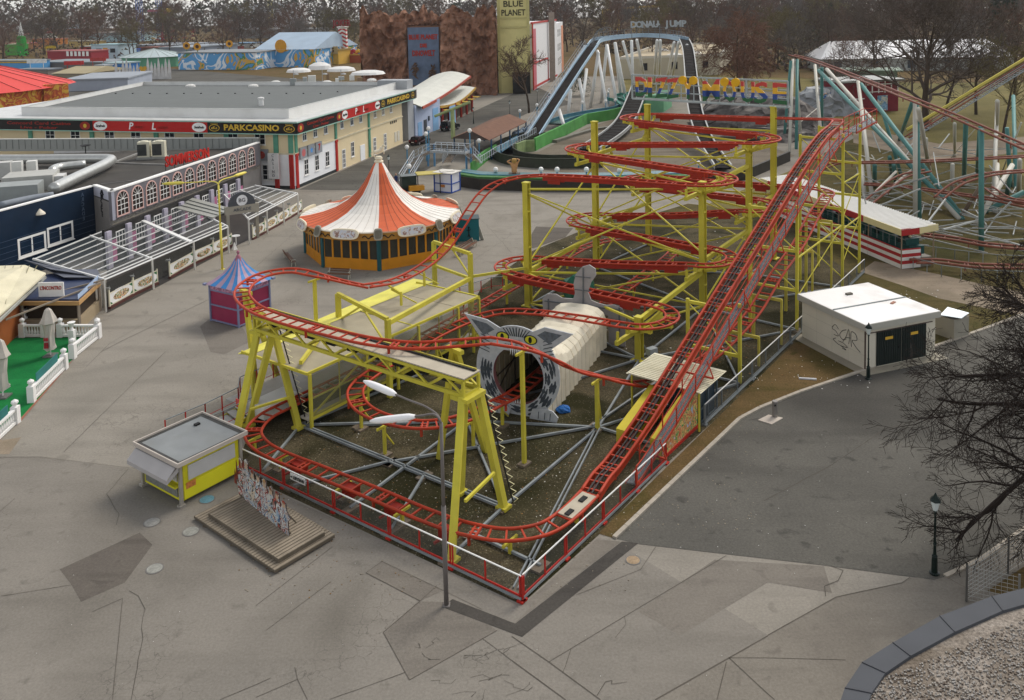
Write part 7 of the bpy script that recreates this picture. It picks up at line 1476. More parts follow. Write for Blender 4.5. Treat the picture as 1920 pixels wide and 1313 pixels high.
q = g(766, 364); tr = thing('tractor', 'dark green cabin tractor with an orange hood parked behind the carousel', 'tractor', q); MB().box(q+Z*1.0, 2.0, 1.6, 1.5, .3).box(q+Z*2.5, 2.2, 1.8, .1, .3).build('cab', [mat('cab_glass_green', '2a3530', rough=.2, var=.3)], tr)
MB().box(q+Vector((1.2, -.9, .7)), 2.0, 1.0, .6, .3).build('hood', [mat('hood_orange', 'c58a2a')], tr); MB().box(q+Z*.5, 3, 1.5, .5, .3).build('chassis', [DARKM], tr)
for dx_, dy_ in ((-1, -1), (1.2, -1.1), (-1, 1), (1.2, .9)): MB().tube([q+Vector((dx_, dy_-.15, .55)), q+Vector((dx_, dy_+.15, .55))], .55, 12).build('wheel', [mat('tyre_black', '1c1c1c')], tr)
q = g(743, 350); t = thing('person', 'person in dark blue work clothes standing behind the carousel', 'person', q)
me = bpy.data.meshes.new('body'); vs_ = [(0, 0, .95), (0, 0, 1.2), (0, 0, 1.42), (0, 0, 1.55), (0, 0, 1.72), (-.2, 0, 1.4), (-.27, .05, 1.12), (-.2, -.15, .92), (.2, 0, 1.4), (.27, .05, 1.12), (.22, -.12, .88), (-.1, 0, .9), (-.12, -.02, .5), (-.12, .03, .08), (.1, 0, .9), (.12, -.04, .5), (.13, .02, .08)]
me.from_pydata(vs_, [(0, 1), (1, 2), (2, 3), (3, 4), (2, 5), (5, 6), (6, 7), (2, 8), (8, 9), (9, 10), (0, 11), (11, 12), (12, 13), (0, 14), (14, 15), (15, 16)], []); fo = bpy.data.objects.new('body', me); COL.objects.link(fo); fo.parent = t; me.materials.append(mat('work_clothes', '22335f', var=.15)); fo.modifiers.new('skin', 'SKIN'); fo.modifiers.new('sub', 'SUBSURF').levels = 1
for i, r_ in enumerate((.17, .16, .18, .06, .1, .08, .055, .05, .08, .055, .05, .11, .08, .06, .11, .08, .06)): me.skin_vertices[0].data[i].radius = (r_, r_*.75)
me.skin_vertices[0].data[0].use_root = True
MB().lathe([(.05, 1.58), (.105, 1.68), (.11, 1.76), (.08, 1.84), (0, 1.87)], q, 10).build('head', [mat('face_skin', 'b58a70')], t, True)
# ================================================================ cars in the lane
def car_(lab, p, yaw, L_, W_, H_, paint, name='parked_car', suv=False):
 t = thing(name, lab, 'car', p, 'cars parked in the side lane'); ca, sa = math.cos(yaw), math.sin(yaw)
 def Q(x, y, z): return p+Vector((x*ca-y*sa, x*sa+y*ca, z))
 h = L_/2; prof = [(-h, .42), (-h, .95), (-h+.12, H_*.6), (-h+.32, H_*.97), (-h+.7, H_), (h*.1, H_), (h*.42, H_*.62), (h*.9, H_*.55), (h, .85), (h, .42)] if suv else [(-h, .4), (-h, .8), (-h+.35, H_*.62), (-h+.85, H_), (h*.05, H_), (h*.42, H_*.66), (h*.9, H_*.52), (h, .75), (h, .4)]
 n = len(prof); b = MB()
 def wy(z): return W_/2*(1 if z < H_*.65 else .84)
 A = [Q(x, -wy(z), z) for x, z in prof]; B = [Q(x, wy(z), z) for x, z in prof]; b.add(A+B, [(i, (i+1) % n, n+(i+1) % n, n+i) for i in range(n)]+[tuple(range(n-1, -1, -1)), tuple(range(n, 2*n))]); bo = b.build('body', [paint], t)
 GLS = mat('car_glass', '14181b', rough=.08, var=.1); b = MB()
 for s in (-1, 1):
  b.add([Q(-h+.45, s*W_*.47, H_*.66), Q(h*.3, s*W_*.47, H_*.66), Q(h*.08, s*W_*.43, H_*.95), Q(-h+.6, s*W_*.43, H_*.95)], [(0, 1, 2, 3)])
 b.add([Q(-h+.1, -W_*.4, H_*.66), Q(-h+.1, W_*.4, H_*.66), Q(-h+.28, W_*.36, H_*.93), Q(-h+.28, -W_*.36, H_*.93)] if suv else [Q(-h+.4, -W_*.38, H_*.68), Q(-h+.4, W_*.38, H_*.68), Q(-h+.8, W_*.36, H_*.97), Q(-h+.8, -W_*.36, H_*.97)], [(0, 1, 2, 3)]); b.build('windows', [GLS], t)
 for x in (-h+.8, h-.85):
  for s in (-1, 1): w_ = MB().tube([Q(x, s*(W_/2-.12), .36), Q(x, s*(W_/2+.04), .36)], .38, 14).build('wheel', [mat('tyre_black', '1c1c1c')], t); MB().tube([Q(x, s*(W_/2+.03), .36), Q(x, s*(W_/2+.06), .36)], .22, 12).build('rim', [mat('rim_alloy', '9a9a9a', metal=.6, rough=.3)], w_)
 for s in (-1, 1): MB().box(Q(-h-.02, s*W_*.4, .75), .06, .18, .3, yaw).build('tail_light', [mat('tail_red', '8a1a18')], t)
 MB().box(Q(-h-.03, 0, .55), .03, .5, .12, yaw).build('number_plate', [WHT], t)
 if suv: MB().tube([Q(-h-.15, 0, .95), Q(-h, 0, .95)], .36, 14).build('spare_wheel', [DARKM], t); b = MB(); b.bar(Q(-h+.7, -.7, H_+.08), Q(h*.1, -.7, H_+.08), .06); b.bar(Q(-h+.7, .7, H_+.08), Q(h*.1, .7, H_+.08), .06); b.build('roof_rail', [WHT], t)
car_('black off-road car with spare wheel parked in the side lane', g(844, 244), R(60), 4.6, 1.9, 1.95, mat('car_black', '17191b', rough=.2, var=.1), suv=True)
car_('dark red estate car parked behind the footbridge stairs', g(787, 270), R(62), 4.5, 1.8, 1.5, mat('car_dark_red', '2b1414', rough=.2, var=.1))
car_('pale car parked under the flume lift chute', g(1035, 186), R(75), 4.4, 1.8, 1.5, mat('car_silver', 'b5b6b8', rough=.25, metal=.3))
# ================================================================ blue workshop and curved-roof stalls beyond the casino
bl = thing('blue_workshop', 'pale blue rendered workshop with blue doors next to the casino', 'building', K(50, 0)); p0, p1 = K(47.2, -.2), g(826, 241); F = Face(p0, p1-p0, -kv); L_ = (p1-p0).length; LBL = mat('workshop_blue', 'a9b3c8', rough=.8, var=.06)
MB().prism([p0, p1, p1+kv*12, p0+kv*12], 0, 6.2).build('walls', [LBL], bl); F.n = Vector((F.u.y, -F.u.x, 0))
for x, wd_, hh, c in ((1.2, 2, 2.8, '7fa6c9'), (4.2, 1.5, 2.9, '3f4348'), (9., 3., 4.6, '7fa8cc'), (18.5, 3.6, 3.9, '88b0d2')): F.slab(bl, 'door', x, x+wd_, 0, hh, mat('door_'+c, c, var=.08), 0, .08)
for x in (6.5, 13): F.slab(bl, 'meter_box', x, x+.6, 2.5, 3.4, mat('box_slate', '4a525a'), 0, .2)
def curved(nm, lab, p, q, dep, z0, rise, m, n=10, edge=None, th=.25):
 p, q, dep = Vector(p), Vector(q), Vector(dep); b = MB()
 def at_(t, s): v = p.lerp(q, t)+dep*s; return Vector((v.x, v.y, z0(t)+rise*math.sin(math.pi*s)))
 for i in range(n):
  for j in range(6):
   t0, t1, s0, s1 = i/n, (i+1)/n, j/6, (j+1)/6
   Q = [at_(t0, s0), at_(t1, s0), at_(t1, s1), at_(t0, s1)]; b.add(Q, [(0, 1, 2, 3)]); b.add([v-Z*th for v in Q], [(3, 2, 1, 0)])
  b.bar(at_(i/n, 0)-Z*th/2, at_((i+1)/n, 0)-Z*th/2, .25, th+.25, 1)
 o = b.build(nm, [m, edge or m]); return tag(o, lab, 'roof')
SHW = mat('shell_roof_white', 'c4c3b8', rough=.6, var=.1, scale=.5); SHR = mat('shell_edge_red', 'a8503f', var=.1)
curved('curved_roof', 'long pale barrel roof with a red edge swinging up beyond the blue workshop', K(48, -1.5), g(884, 205), kv*10, lambda t: 5.9+2.2*t**1.6, 1.2, SHW, edge=SHR)
curved('curved_roof', 'sagging white stall roof with yellow awnings in front of the rock facade', g(826, 240), g(893, 205), Vector((-6, 4, 0)), lambda t: 4.5-1.2*math.sin(math.pi*t)+.8*t, .3, mat('stall_roof_white', 'cfcfc6', var=.1), edge=mat('stall_edge_gold', 'b08a3a'))
sg = thing('game_stall', 'open game stall with red posts and yellow awnings below the curved roof', 'stall', g(860, 225)); MB().prism([g(826, 240)+kv*1, g(892, 206)+kv*1, g(892, 206)+kv*7, g(826, 240)+kv*7], 0, 3.6).build('walls', [mat('stall_inside', '4a3c30', var=.4, scale=.4)], sg)
for k in range(6): q = g(826, 240).lerp(g(892, 206), (k+.3)/6); MB().bar(q, q+Z*3.8, .4).build('post', [mat('stall_red', 'a0392e', var=.2)], sg); MB().box(q+Z*3.3+Vector((.5, 1.5, 0)), 1.8, 2.6, .12, 1.05).build('awning', [mat('awning_gold', 'b8952f')], sg)
q = g(848, 205, 8); MB().bar(Vector((q.x, q.y, 3)), q, .5).tube(spline([q-RT*3-Z*1.2, q, q+RT*3+Z*1.2], .5), .25, 6).build('roof_mast', [mat('mast_olive', '8f9a6a', var=.3)], sg)
# ================================================================ ride name sign on the two rear posts
C0_, C1_ = W(51.5, 20.9), W(53.3, 8.4); sgd = (C0_-C1_).normalized(); rs = thing('ride_sign', 'long openwork sign of rainbow letters mounted on the two rear yellow posts', 'sign', (C0_+C1_)/2+Z*14); xd = (C1_-C0_).normalized()
zt0, zb0 = hgt(C0_, 141), hgt(C0_, 186); A = C0_-xd*1.6; B = C1_+xd*1.3; zt1, zb1 = hgt(C1_, 152), hgt(C1_, 201)
fr = MB(); NV = 12
def sp(t, f): q = A.lerp(B, t); return Vector((q.x, q.y, (zb0+(zb1-zb0)*t)*(1-f)+(zt0+(zt1-zt0)*t)*f))
for f in (0, .33, .66, 1): fr.bar(sp(0, f), sp(1, f), .15 if f in (0, 1) else .1)
for k in range(NV+1): fr.bar(sp(k/NV, 0), sp(k/NV, 1), .14 if k % 3 == 0 else .08)
for k in range(0, NV+1, 3): fr.bar(sp(k/NV, 0)+E1*.9, sp(k/NV, 1), .05); fr.bar(sp(k/NV, 0), sp(k/NV, 0)+E1*.9, .06)
fr.bar(sp(0, 0)+E1*.9, sp(1, 0)+E1*.9, .08); fr.build('frame', [mat('sign_frame_grey', '9aa5a5', var=.1)], rs)
def rainbow():
 m = bpy.data.materials.new('rainbow_bands'); m.use_nodes = True; n = m.node_tree.nodes; l = m.node_tree.links; tc = n.new('ShaderNodeTexCoord'); sp_ = n.new('ShaderNodeSeparateXYZ'); l.new(tc.outputs['UV'], sp_.inputs[0])
 r = n.new('ShaderNodeValToRGB'); r.color_ramp.interpolation = 'CONSTANT'
 while len(r.color_ramp.elements) < 4: r.color_ramp.elements.new(.5)
 for e, (p_, c) in zip(r.color_ramp.elements, ((0, '14582e'), (.22, '1b3f86'), (.48, 'd9a81e'), (.76, 'b8352a'))): e.position = p_; e.color = (*lin(c), 1)
 l.new(sp_.outputs[1], r.inputs[0]); l.new(r.outputs[0], n['Principled BSDF'].inputs['Base Color']); n['Principled BSDF'].inputs['Roughness'].default_value = .5; return m
def band_uv(o):                    # the paint bands follow each letter's own height
 me = o.data; zs = [v.co.z for v in me.vertices]; z0, z1 = min(zs), max(zs); uv = me.uv_layers[0] if me.uv_layers else me.uv_layers.new(name='bands')
 for lp in me.loops: uv.data[lp.index].uv = (.5, (me.vertices[lp.vertex_index].co.z-z0)/(z1-z0))
RB = rainbow(); name_ = 'DIZZY MOUSE'; xpos = [1215, 1231, 1252, 1273, 1301, None, 1342, 1374, 1405, 1427, 1457]
for ch, px in zip(name_, xpos):
 if px is None: continue
 t_ = (px-1196)/(1470-1196); q = sp(t_, .48); o = text(ch, q-E1*.14, (xd+Z*random.Random(px).uniform(-.22, .22)), RB, rs, 2.75, Z, bold=.06, name='letter', depth=.2, fit=(None if ch == 'I' else 1.3 if ch != 'M' else 1.7)); band_uv(o)
for px in (1292, 1311, 1366, 1385):
 q = sp((px-1196)/(1470-1196), .88)-E1*.3; MB().add([q+xd*.42*math.cos(6.283*k/14)+Z*.42*math.sin(6.283*k/14) for k in range(14)]+[q+E1*.2+xd*.42*math.cos(6.283*k/14)+Z*.42*math.sin(6.283*k/14) for k in range(14)], [tuple(range(14)), tuple(range(27, 13, -1))]+[(k, 14+k, 14+(k+1) % 14, (k+1) % 14) for k in range(14)]).build('round_ear', [mat('ear_yellow', 'd9a81e')], rs)
# ================================================================ striped coaster station on the right
s0, s1 = g(1690, 505), g(1470, 410); e1 = (s1-s0); SL = e1.length+4; e1.normalize(); e2 = Vector((e1.y, -e1.x, 0)); e2 = e2 if e2.x > 0 else -e2
ts = thing('striped_station', 'long open station with red and white striped side wall and pale striped roof edge', 'station', s0); SW = mat('stripe_white', 'd9d5cf', var=.06, dirt=.15); SR = mat('stripe_red', 'a32b2b', var=.1); CRE = mat('edge_cream', 'd6ca98', var=.06)
b = MB()
for k, (z0, z1, mi) in enumerate(((.05, .45, 0), (.45, .78, 1), (.78, 1.1, 0), (1.1, 1.42, 1), (1.42, 1.75, 0), (1.75, 1.85, 1))): b.bar(s0+Z*(z0+z1)/2, s0+e1*SL+Z*(z0+z1)/2, .12, z1-z0, mi); b.bar(s0+Z*(z0+z1)/2, s0+e2*2.0+Z*(z0+z1)/2, .12, z1-z0, mi)
b.build('striped_wall', [SW, SR], ts); MB().prism([s0+e2*.1+e1*.1, s0+e1*SL+e2*.1, s0+e1*SL+e2*3.3, s0+e1*.1+e2*3.3], 0, .9).build('platform', [mat('station_floor', '7a756b', var=.15)], ts)
r0_, r1_ = s0-e1*.4-e2*.35, s0+e1*(SL+1)-e2*.35; rw = 3.9; b = MB(); Q = [r0_, r1_, r1_+e2*rw, r0_+e2*rw]; zz_ = [3.75, 3.75, 3.95, 3.95]; b.add([q+Z*z for q, z in zip(Q, zz_)]+[q+Z*(z-.1) for q, z in zip(Q, zz_)], [(0, 1, 2, 3), (7, 6, 5, 4), (0, 4, 5, 1), (1, 5, 6, 2), (2, 6, 7, 3), (3, 7, 4, 0)])
for k in range(70): q = r0_+e1*(SL+1.4)*k/70; b.bar(q+Z*3.8, q+e2*rw+Z*4.0, .1, .05)
b.build('roof', [mat('corrugated_white', 'e6e4de', rough=.6, var=.04)], ts)
seg_ = [0, 5.5, 11, 17, 23.5, SL+1]
for i in range(5): MB().bar(r0_+e1*seg_[i]+Z*3.55, r0_+e1*seg_[i+1]+Z*3.55, .1, .6).build('fascia', [CRE if i % 2 == 0 else SR], ts)
MB().bar(r0_+Z*3.55, r0_+e2*1.9+Z*3.6, .1, .6).build('fascia', [SR], ts); MB().bar(r0_+e2*1.9+Z*3.6, r0_+e2*rw+Z*3.75, .1, .6).build('fascia', [CRE], ts)
for k in range(6):
 for o in (0, 3.4): q = s0+e1*(SL*k/5)+e2*o; MB().bar(q, q+Z*3.7, .1).build('post', [mat('post_rust', '8a7a66')], ts)
b = MB()
for k in range(20): q = s0+e1*(.5+k*.9)+Z*1.85; b.bar(q+e2*.4, q+e2*.4+Z*.9, .04)
b.bar(s0+e2*.4+Z*2.7, s0+e1*18+e2*.4+Z*2.7, .05); b.build('gate_bars', [STEEL], ts)
for i in range(5):
 q = s0+e1*(1.6+i*3.3)+e2*1.8; t = thing('coaster_car', ['green coaster car at the open end of the striped station', 'second green coaster car from the open end of the station', 'middle green coaster car in the striped station', 'fourth green coaster car, half hidden by yellow trestles', 'last green coaster car deep inside the station'][i], 'coaster car', q, 'green coaster cars in the striped station'); GC = mat('car_green', '1f4a47', rough=.4, var=.2)
 an_c = math.atan2(e1.y, e1.x); MB().box(q+Z*1.2, 2.9, 1.5, .75, an_c).box(q+e1*.9+Z*1.9, .7, 1.4, .55, an_c).box(q-e1*.5+Z*1.9, .6, 1.4, .6, an_c).build('body', [GC], t); MB().box(q+e1*.3+Z*1.95, .25, 1.3, .8, an_c).build('seat_back', [mat('seat_dark', '22302e')], t)
 for s in (-1, 1): MB().box(q+e1*s+Z*.9, .5, 1.2, .3, an_c).build('wheel_truck', [DARKM], t)
q = g(1706, 470, 1.2); o = MB().lathe([(.1, 0), (.3, .3), (.25, 1.0), (.1, 1.5), (.0, 1.6)], q, 8).build('cream_seat_shell', [mat('shell_cream', 'cfc4a2')]); tag(o, 'cream plastic seat shell standing at the end of the striped station', 'seat')
# ================================================================ the bigger steel coaster on the right
BC = thing('steel_coaster', 'large steel coaster with rusty brown track on white and turquoise tube supports', 'roller coaster', (50, 110, 0)); BRT = mat('track_rust', '7d4a3a', rough=.6, var=.25, scale=1.5); TUR = mat('support_turquoise', '4d7d78', rough=.5, var=.12); OWH = mat('support_offwhite', 'b9b5a9', rough=.5, var=.08)
def btrack(pts, nm='track_section', tie=1.3, gg=.55, rr=.12): return track(pts, nm, rail_mat=BRT, world=True, tie=tie, gauge=gg, rr=rr, parent=BC)
btrack([g(1484, 103, 15.1), g(1512, 110, 14.7), g(1556, 125, 14.2), g(1612, 147, 13.8), g(1665, 168, 13.7), g(1717, 189, 13.6), g(1780, 214, 12.8), g(1840, 240, 12), g(1930, 280, 11), g(2050, 335, 9)])
btrack([g(1535, 318, 3.5), g(1570, 306, 4.2), g(1620, 305, 4.5), g(1720, 303, 4.6), g(1830, 298, 4.6), g(1990, 290, 4.6)]); btrack([g(1575, 435, 1.2), g(1610, 395, 1.8), g(1650, 362, 3.0), g(1695, 330, 4.0), g(1740, 320, 4.4)])
btrack([g(1730, 440, 1.6), g(1790, 448, 1.6), g(1860, 460, 1.7), g(1990, 468, 1.8)]); btrack([g(1712, 490, 1.0), g(1760, 490, .9), g(1830, 498, .8), g(1990, 500, .7)]); btrack([g(1850, 350, 3), g(1900, 375, 3), g(1990, 380, 3)]); btrack([g(1700, 258, 2.5), g(1780, 208, 6.5), g(1850, 165, 10), g(1990, 80, 17)])
btrack([g(1620, 345, 2.2), g(1690, 350, 2.2), g(1780, 362, 2.4), g(1850, 372, 2.6), g(1990, 400, 2.6)]); btrack([g(1990, 320, 5), g(1900, 322, 5.2), g(1840, 330, 5.2), g(1795, 345, 4.6), g(1760, 372, 3.4)])
def sup(p, q, m, r_=.3): MB().tube([p, q], r_, 8).build('support_tube', [m], BC, True)
for (bx, by, tx, ty, tz, m) in ((1480, 285, 1487, 112, 14.3, OWH), (1502, 262, 1491, 112, 14.3, OWH), (1493, 280, 1495, 112, 14.3, TUR), (1470, 265, 1483, 114, 14.2, TUR), (1543, 300, 1528, 122, 13.6, OWH), (1541, 262, 1541, 128, 13.6, TUR), (1637, 385, 1609, 152, 13.0, OWH), (1622, 380, 1615, 300, 4, OWH), (1616, 150, 1617, 150, 13, OWH), (1716, 418, 1716, 192, 13.2, OWH), (1724, 414, 1719, 192, 13.2, TUR), (1840, 470, 1840, 242, 12, TUR), (1744, 325, 1722, 205, 13, OWH), (1686, 262, 1711, 192, 13, TUR), (1807, 345, 1811, 230, 11, TUR), (1832, 325, 1838, 240, 10, TUR), (1863, 375, 1870, 190, 9, OWH), (1905, 355, 1900, 180, 10, TUR), (1785, 365, 1786, 308, 4.2, OWH), (1895, 350, 1888, 240, 8, TUR), (1910, 370, 1912, 300, 6, OWH), (1866, 400, 1870, 308, 4, OWH), (1680, 345, 1676, 310, 4.2, TUR), (1640, 350, 1640, 310, 4.2, TUR), (1888, 365, 1897, 312, 4, TUR), (1672, 325, 1668, 295, 4.2, TUR)):
 if (bx, by) != (tx, ty): sup(g(bx, by), g(tx, ty, tz), m, .26)
for (x0, y0, x1, y1, z0, m, r_) in ((1805, 412, 1535, 132, 13.2, TUR, .3), (1800, 412, 1550, 130, 13.2, OWH, .3), (1800, 402, 1614, 158, 12.6, TUR, .3), (1690, 330, 1655, 210, 9., TUR, .25), (1840, 400, 1920, 360, 2.5, TUR, .3), (1830, 420, 1898, 310, 4.5, OWH, .3), (1600, 402, 1680, 322, 3.5, OWH, .16), (1636, 380, 1715, 315, 3.5, OWH, .18), (1800, 410, 1850, 330, 5, mat('strut_brown', '6f5f50', var=.2), .22), (1550, 250, 1505, 300, .4, OWH, .12), (1458, 265, 1536, 200, 5, OWH, .08), (1880, 320, 1915, 230, 8, OWH, .1), (1780, 300, 1830, 240, 6, OWH, .06), (1640, 300, 1590, 285, 4, OWH, .12)): sup(g(x0, y0), g(x1, y1, z0), m, r_)
gb = MB(); rnd = random.Random(8)
for k in range(46):
 x, y = rnd.uniform(1580, 1910), rnd.uniform(330, 460); p = g(x, y, .3); a = rnd.choice((.15, 1.0, 2.2, 2.7))+rnd.uniform(-.1, .1); L_ = rnd.uniform(4, 11); d = Vector((math.cos(a), math.sin(a), 0)); gb.bar(p-d*L_/2, p+d*L_/2+Z*(rnd.uniform(0, 1.4) if k % 4 == 0 else 0), .1)
for k in range(60):
 x, y = rnd.uniform(1600, 1915), rnd.uniform(265, 440); p = g(x, y, rnd.uniform(.5, 3.5)); q = p+Vector((rnd.uniform(-7, 7), rnd.uniform(-8, 8), rnd.uniform(-2.5, 3))); q.z = max(q.z, .2); gb.bar(p, q, rnd.choice((.07, .1, .14)))
gb.build('ground_beams', [mat('beam_grey', '9a9c98', var=.2)], BC)['kind'] = 'stuff'
b = MB(); hp = [g(1700, 243, 3.4), g(1780, 196, 7.4), g(1850, 153, 11), g(1990, 68, 18)]
for p, q in zip(hp, hp[1:]): b.bar(p, q, .2, .35, 0); b.bar(p-Z*.35, q-Z*.35, .12, .12, 1)
b.build('lift_edge', [mat('lift_edge_yellow', 'c9ba5a', var=.1), mat('lift_edge_olive', '8a7530')], BC); b = MB(); hp2 = [p-Z*1.5-Vector((0, 1.2, 0)) for p in hp]
for p, q in zip(hp2, hp2[1:]):
 n = int((q-p).length/.6)
 for i in range(n): c = p.lerp(q, i/n); b.bar(c, c+Vector((0, 1.1, 0)), .3, .06)
 for z in (0, .35, .7, 1.05): b.bar(p+Z*z, q+Z*z, .06 if z else .15)
 for i in range(0, n, 6): c = p.lerp(q, i/n); b.bar(c, c+Z*1.1, .08)
b.build('lift_stairs', [mat('stair_grey_blue', '8f979c', var=.15)], BC)
for x, y in ((1737, 260), (1790, 232), (1870, 190)): sup(g(x, y+60), g(x, y, 6+.07*(x-1737)), OWH, .2)
# grey low fences near the station end
gf = thing('barrier_fence', 'low grey pipe barrier curving past the end of the striped station', 'fence', g(1800, 510)); rail_run(gf, [g(1712, 505), g(1765, 520), g(1840, 530), g(1990, 535)], m=STEEL, tm=STEEL, h=1.1, mid=False); rail_run(gf, [g(1720, 480, .3), g(1790, 490, .3), g(1870, 500, .3), g(1990, 505, .3)], m=STEEL, tm=STEEL, h=1.1, mid=False)
# ================================================================ bottom right: gravel roof edge, mesh fence
RZ = 4.0
cop = [(1575, 1340), (1592, 1290), (1624, 1242), (1682, 1205), (1770, 1155), (1868, 1118), (1960, 1095), (2100, 1060)]; cop2 = [(x+46, y+30) if i < 2 else (x+30-i*2, y+36) for i, (x, y) in enumerate(cop)]
pav = thing('flat_roof_pavilion', 'curved flat gravel roof with a dark metal coping in the bottom right corner', 'building', g(1800, 1250, 0)); o_ = [g(x-8, y, RZ) for x, y in cop]; i_ = [g(1618, 1345, RZ), g(1634, 1300, RZ), g(1660, 1262, RZ), g(1707, 1230, RZ), g(1790, 1185, RZ), g(1880, 1145, RZ), g(1960, 1122, RZ), g(2100, 1090, RZ)]
tail = [Vector((40, 20, 0)), Vector((10, 10, 0))]
MB().prism([(p.x, p.y) for p in i_]+[(p.x, p.y) for p in tail], 0, RZ-.12).build('roof_body', [mat('pavilion_wall', '8d8a85')], pav)
MB().sheet([(p.x, p.y) for p in i_]+[(p.x, p.y) for p in tail], RZ-.11).build('roof_gravel', [GRAVEL], pav)
COP = mat('coping_lead', '484a4e', rough=.75, var=.12, scale=.8, spec=.25)
for k in range(len(o_)-1):
 b = MB(); a, c, d, e = o_[k], o_[k+1], i_[k+1], i_[k]; s = .004*(k+1); Q = [a, c+(a-c)*.004, d+(e-d)*.004, e]; b.add(Q+[p-Z*.3 for p in Q], [(0, 1, 2, 3), (7, 6, 5, 4), (0, 4, 5, 1), (1, 5, 6, 2), (2, 6, 7, 3), (3, 7, 4, 0)]); b.bar(a+Z*.01, e+Z*.01, .03, .03, 1); b.build('coping', [COP, mat('coping_seam', '3a3b40')], pav)
rnd = random.Random(14); st2 = MB()
for _ in range(4200):
 x, y = rnd.uniform(1600, 1940), rnd.uniform(1120, 1335); p = g(x, y, RZ-.1);
 if all(True for _ in ()) and y > 1240-.42*(x-1640)+40: s = rnd.uniform(.025, .06); st2.box(p, s, s*rnd.uniform(.6, 1), s*.6, rnd.uniform(0, 3), rnd.randrange(3))
o = st2.build('roof_stones', [mat('stone_pale', '8d877f', var=.2), mat('stone_brown', '5f5348', var=.2), mat('stone_grey', '87837e', var=.2)], pav); o['kind'] = 'stuff'
mf = thing('mesh_fence', 'grey welded mesh fence panels behind the dark roof coping', 'fence', g(1812, 1128)); q0 = g(1812, 1130); h_f = hgt(q0, 1062); ends = [(q0, g(1905, 1098)), (g(1811, 1130), g(1960, 1010))]
for p, q in ((g(1812, 1128), g(1910, 1150)), (g(1812, 1128), g(1890, 1076)), (g(1890, 1076), g(1990, 1010))):
 b = MB(); L_ = (q-p).length; n = int(L_/.2)
 for k in range(n+1): c = p.lerp(q, k/n); b.bar(c+Z*.08, c+Z*h_f, .012)
 for z in [.1+k*(h_f-.15)/8 for k in range(9)]: b.bar(p+Z*z, q+Z*z, .014)
 b.build('mesh_panel', [mat('mesh_grey', 'a5a49f')], mf)
 for c in (p, q): MB().bar(c, c+Z*(h_f+.08), .08).build('post', [mat('post_grey', '85827c')], mf)
patch('brown_earth_bed', [g(1850, 1110), g(1925, 1060), g(2050, 1000), g(2080, 1100), g(1900, 1120)], BROWN, .024)
# road litter: small blue pipe on the verge
p, q = g(1498, 711), g(1531, 713); o = MB().bar(p+Z*.06, q+Z*.06, .1).build('dropped_batten', [mat('batten_pale', 'cfd0d2')]); tag(o, 'pale batten lying on the brown verge beside the utility hut', 'batten')
# ================================================================ trees
BARK = mat('bark_dark', '43392f', rough=.95, var=.25, scale=3); TWIG = mat('twig_brown', '53483f', rough=.95, var=.25, scale=.6); TWIGR = mat('twig_reddish', '624c40', rough=.95, var=.2, scale=.6); TWIGG = mat('twig_grey', '625b55', rough=.95, var=.2, scale=.6); TWIGB = mat('twig_willow', '6a4c3c', rough=.95, var=.2, scale=.6); EVER = mat('evergreen', '25331f', rough=.9, var=.35, scale=.5); BUD = mat('twig_olive', '5f5638', rough=.95, var=.25, scale=.6)
def tree_bm(seed, H, spread=.55, trunkf=.3, nl=(9, 6, 5, 5), r0=None, up=.35, droop=0., twig=.03, levels=4, lean=0., thick=1.):
 rnd = random.Random(seed); tb, cb_ = MB(), MB(); r0 = r0 or H*.016
 def grow(p, d, L_, r_, lev):
  n = (7, 5, 4, 3, 2)[lev]; pts = [p.copy()]; q = p.copy(); dd = d.copy(); ds = []
  for i in range(n):
   j = .12 if lev == 0 else .26; dd = (dd+Vector((rnd.uniform(-j, j), rnd.uniform(-j, j), rnd.uniform(-j, j)+(.08*up if lev else .05)-droop*lev*.12))).normalized(); q = q+dd*L_/n; pts.append(q.copy()); ds.append(dd.copy())
  rr = [max(r_*(1-.75*i/n), twig*.5) for i in range(n+1)]
  (tb if lev == 0 else cb_).tube(pts, r_, (8, 5, 4, 3, 3)[lev], rr=rr, cap=False)
  if lev >= levels: return
  k = nl[lev] if lev < len(nl) else 4
  for i in range(k):
   f = (trunkf+(1-trunkf)*(i+rnd.random()*.7)/k) if lev == 0 else (.18+.82*(i+rnd.random())/k); f = min(f, .99); ii = min(int(f*n), n-1); base = pts[ii].lerp(pts[ii+1], f*n-ii); a = ds[ii]
   o = a.orthogonal().normalized(); o.rotate(Matrix.Rotation(rnd.uniform(0, 6.283) if lev else 2.4*i+rnd.uniform(-.4, .4), 3, a)); ang = rnd.uniform(.55, 1.05) if lev == 0 else rnd.uniform(.4, .95)
   nd = (a*math.cos(ang)+o*math.sin(ang)).normalized(); ln = (H*spread*(1-.45*f) if lev == 0 else L_*rnd.uniform(.42, .66)*(1.15-.4*f)); grow(base, nd, ln, max(rr[ii]*rnd.uniform(.5, .68), twig), lev+1)
 grow(Vector((0, 0, 0)), Vector((lean, 0, 1)).normalized(), H*.78, r0*thick, 0); return tb, cb_
def tree_proto(name, lab, seed, H, tm, cat='tree', **kw):
 t = thing(name, lab, cat); tb, cb_ = tree_bm(seed, H, **kw); tb.build('trunk', [BARK], t, True); cb_.build('crown', [tm], t); return t
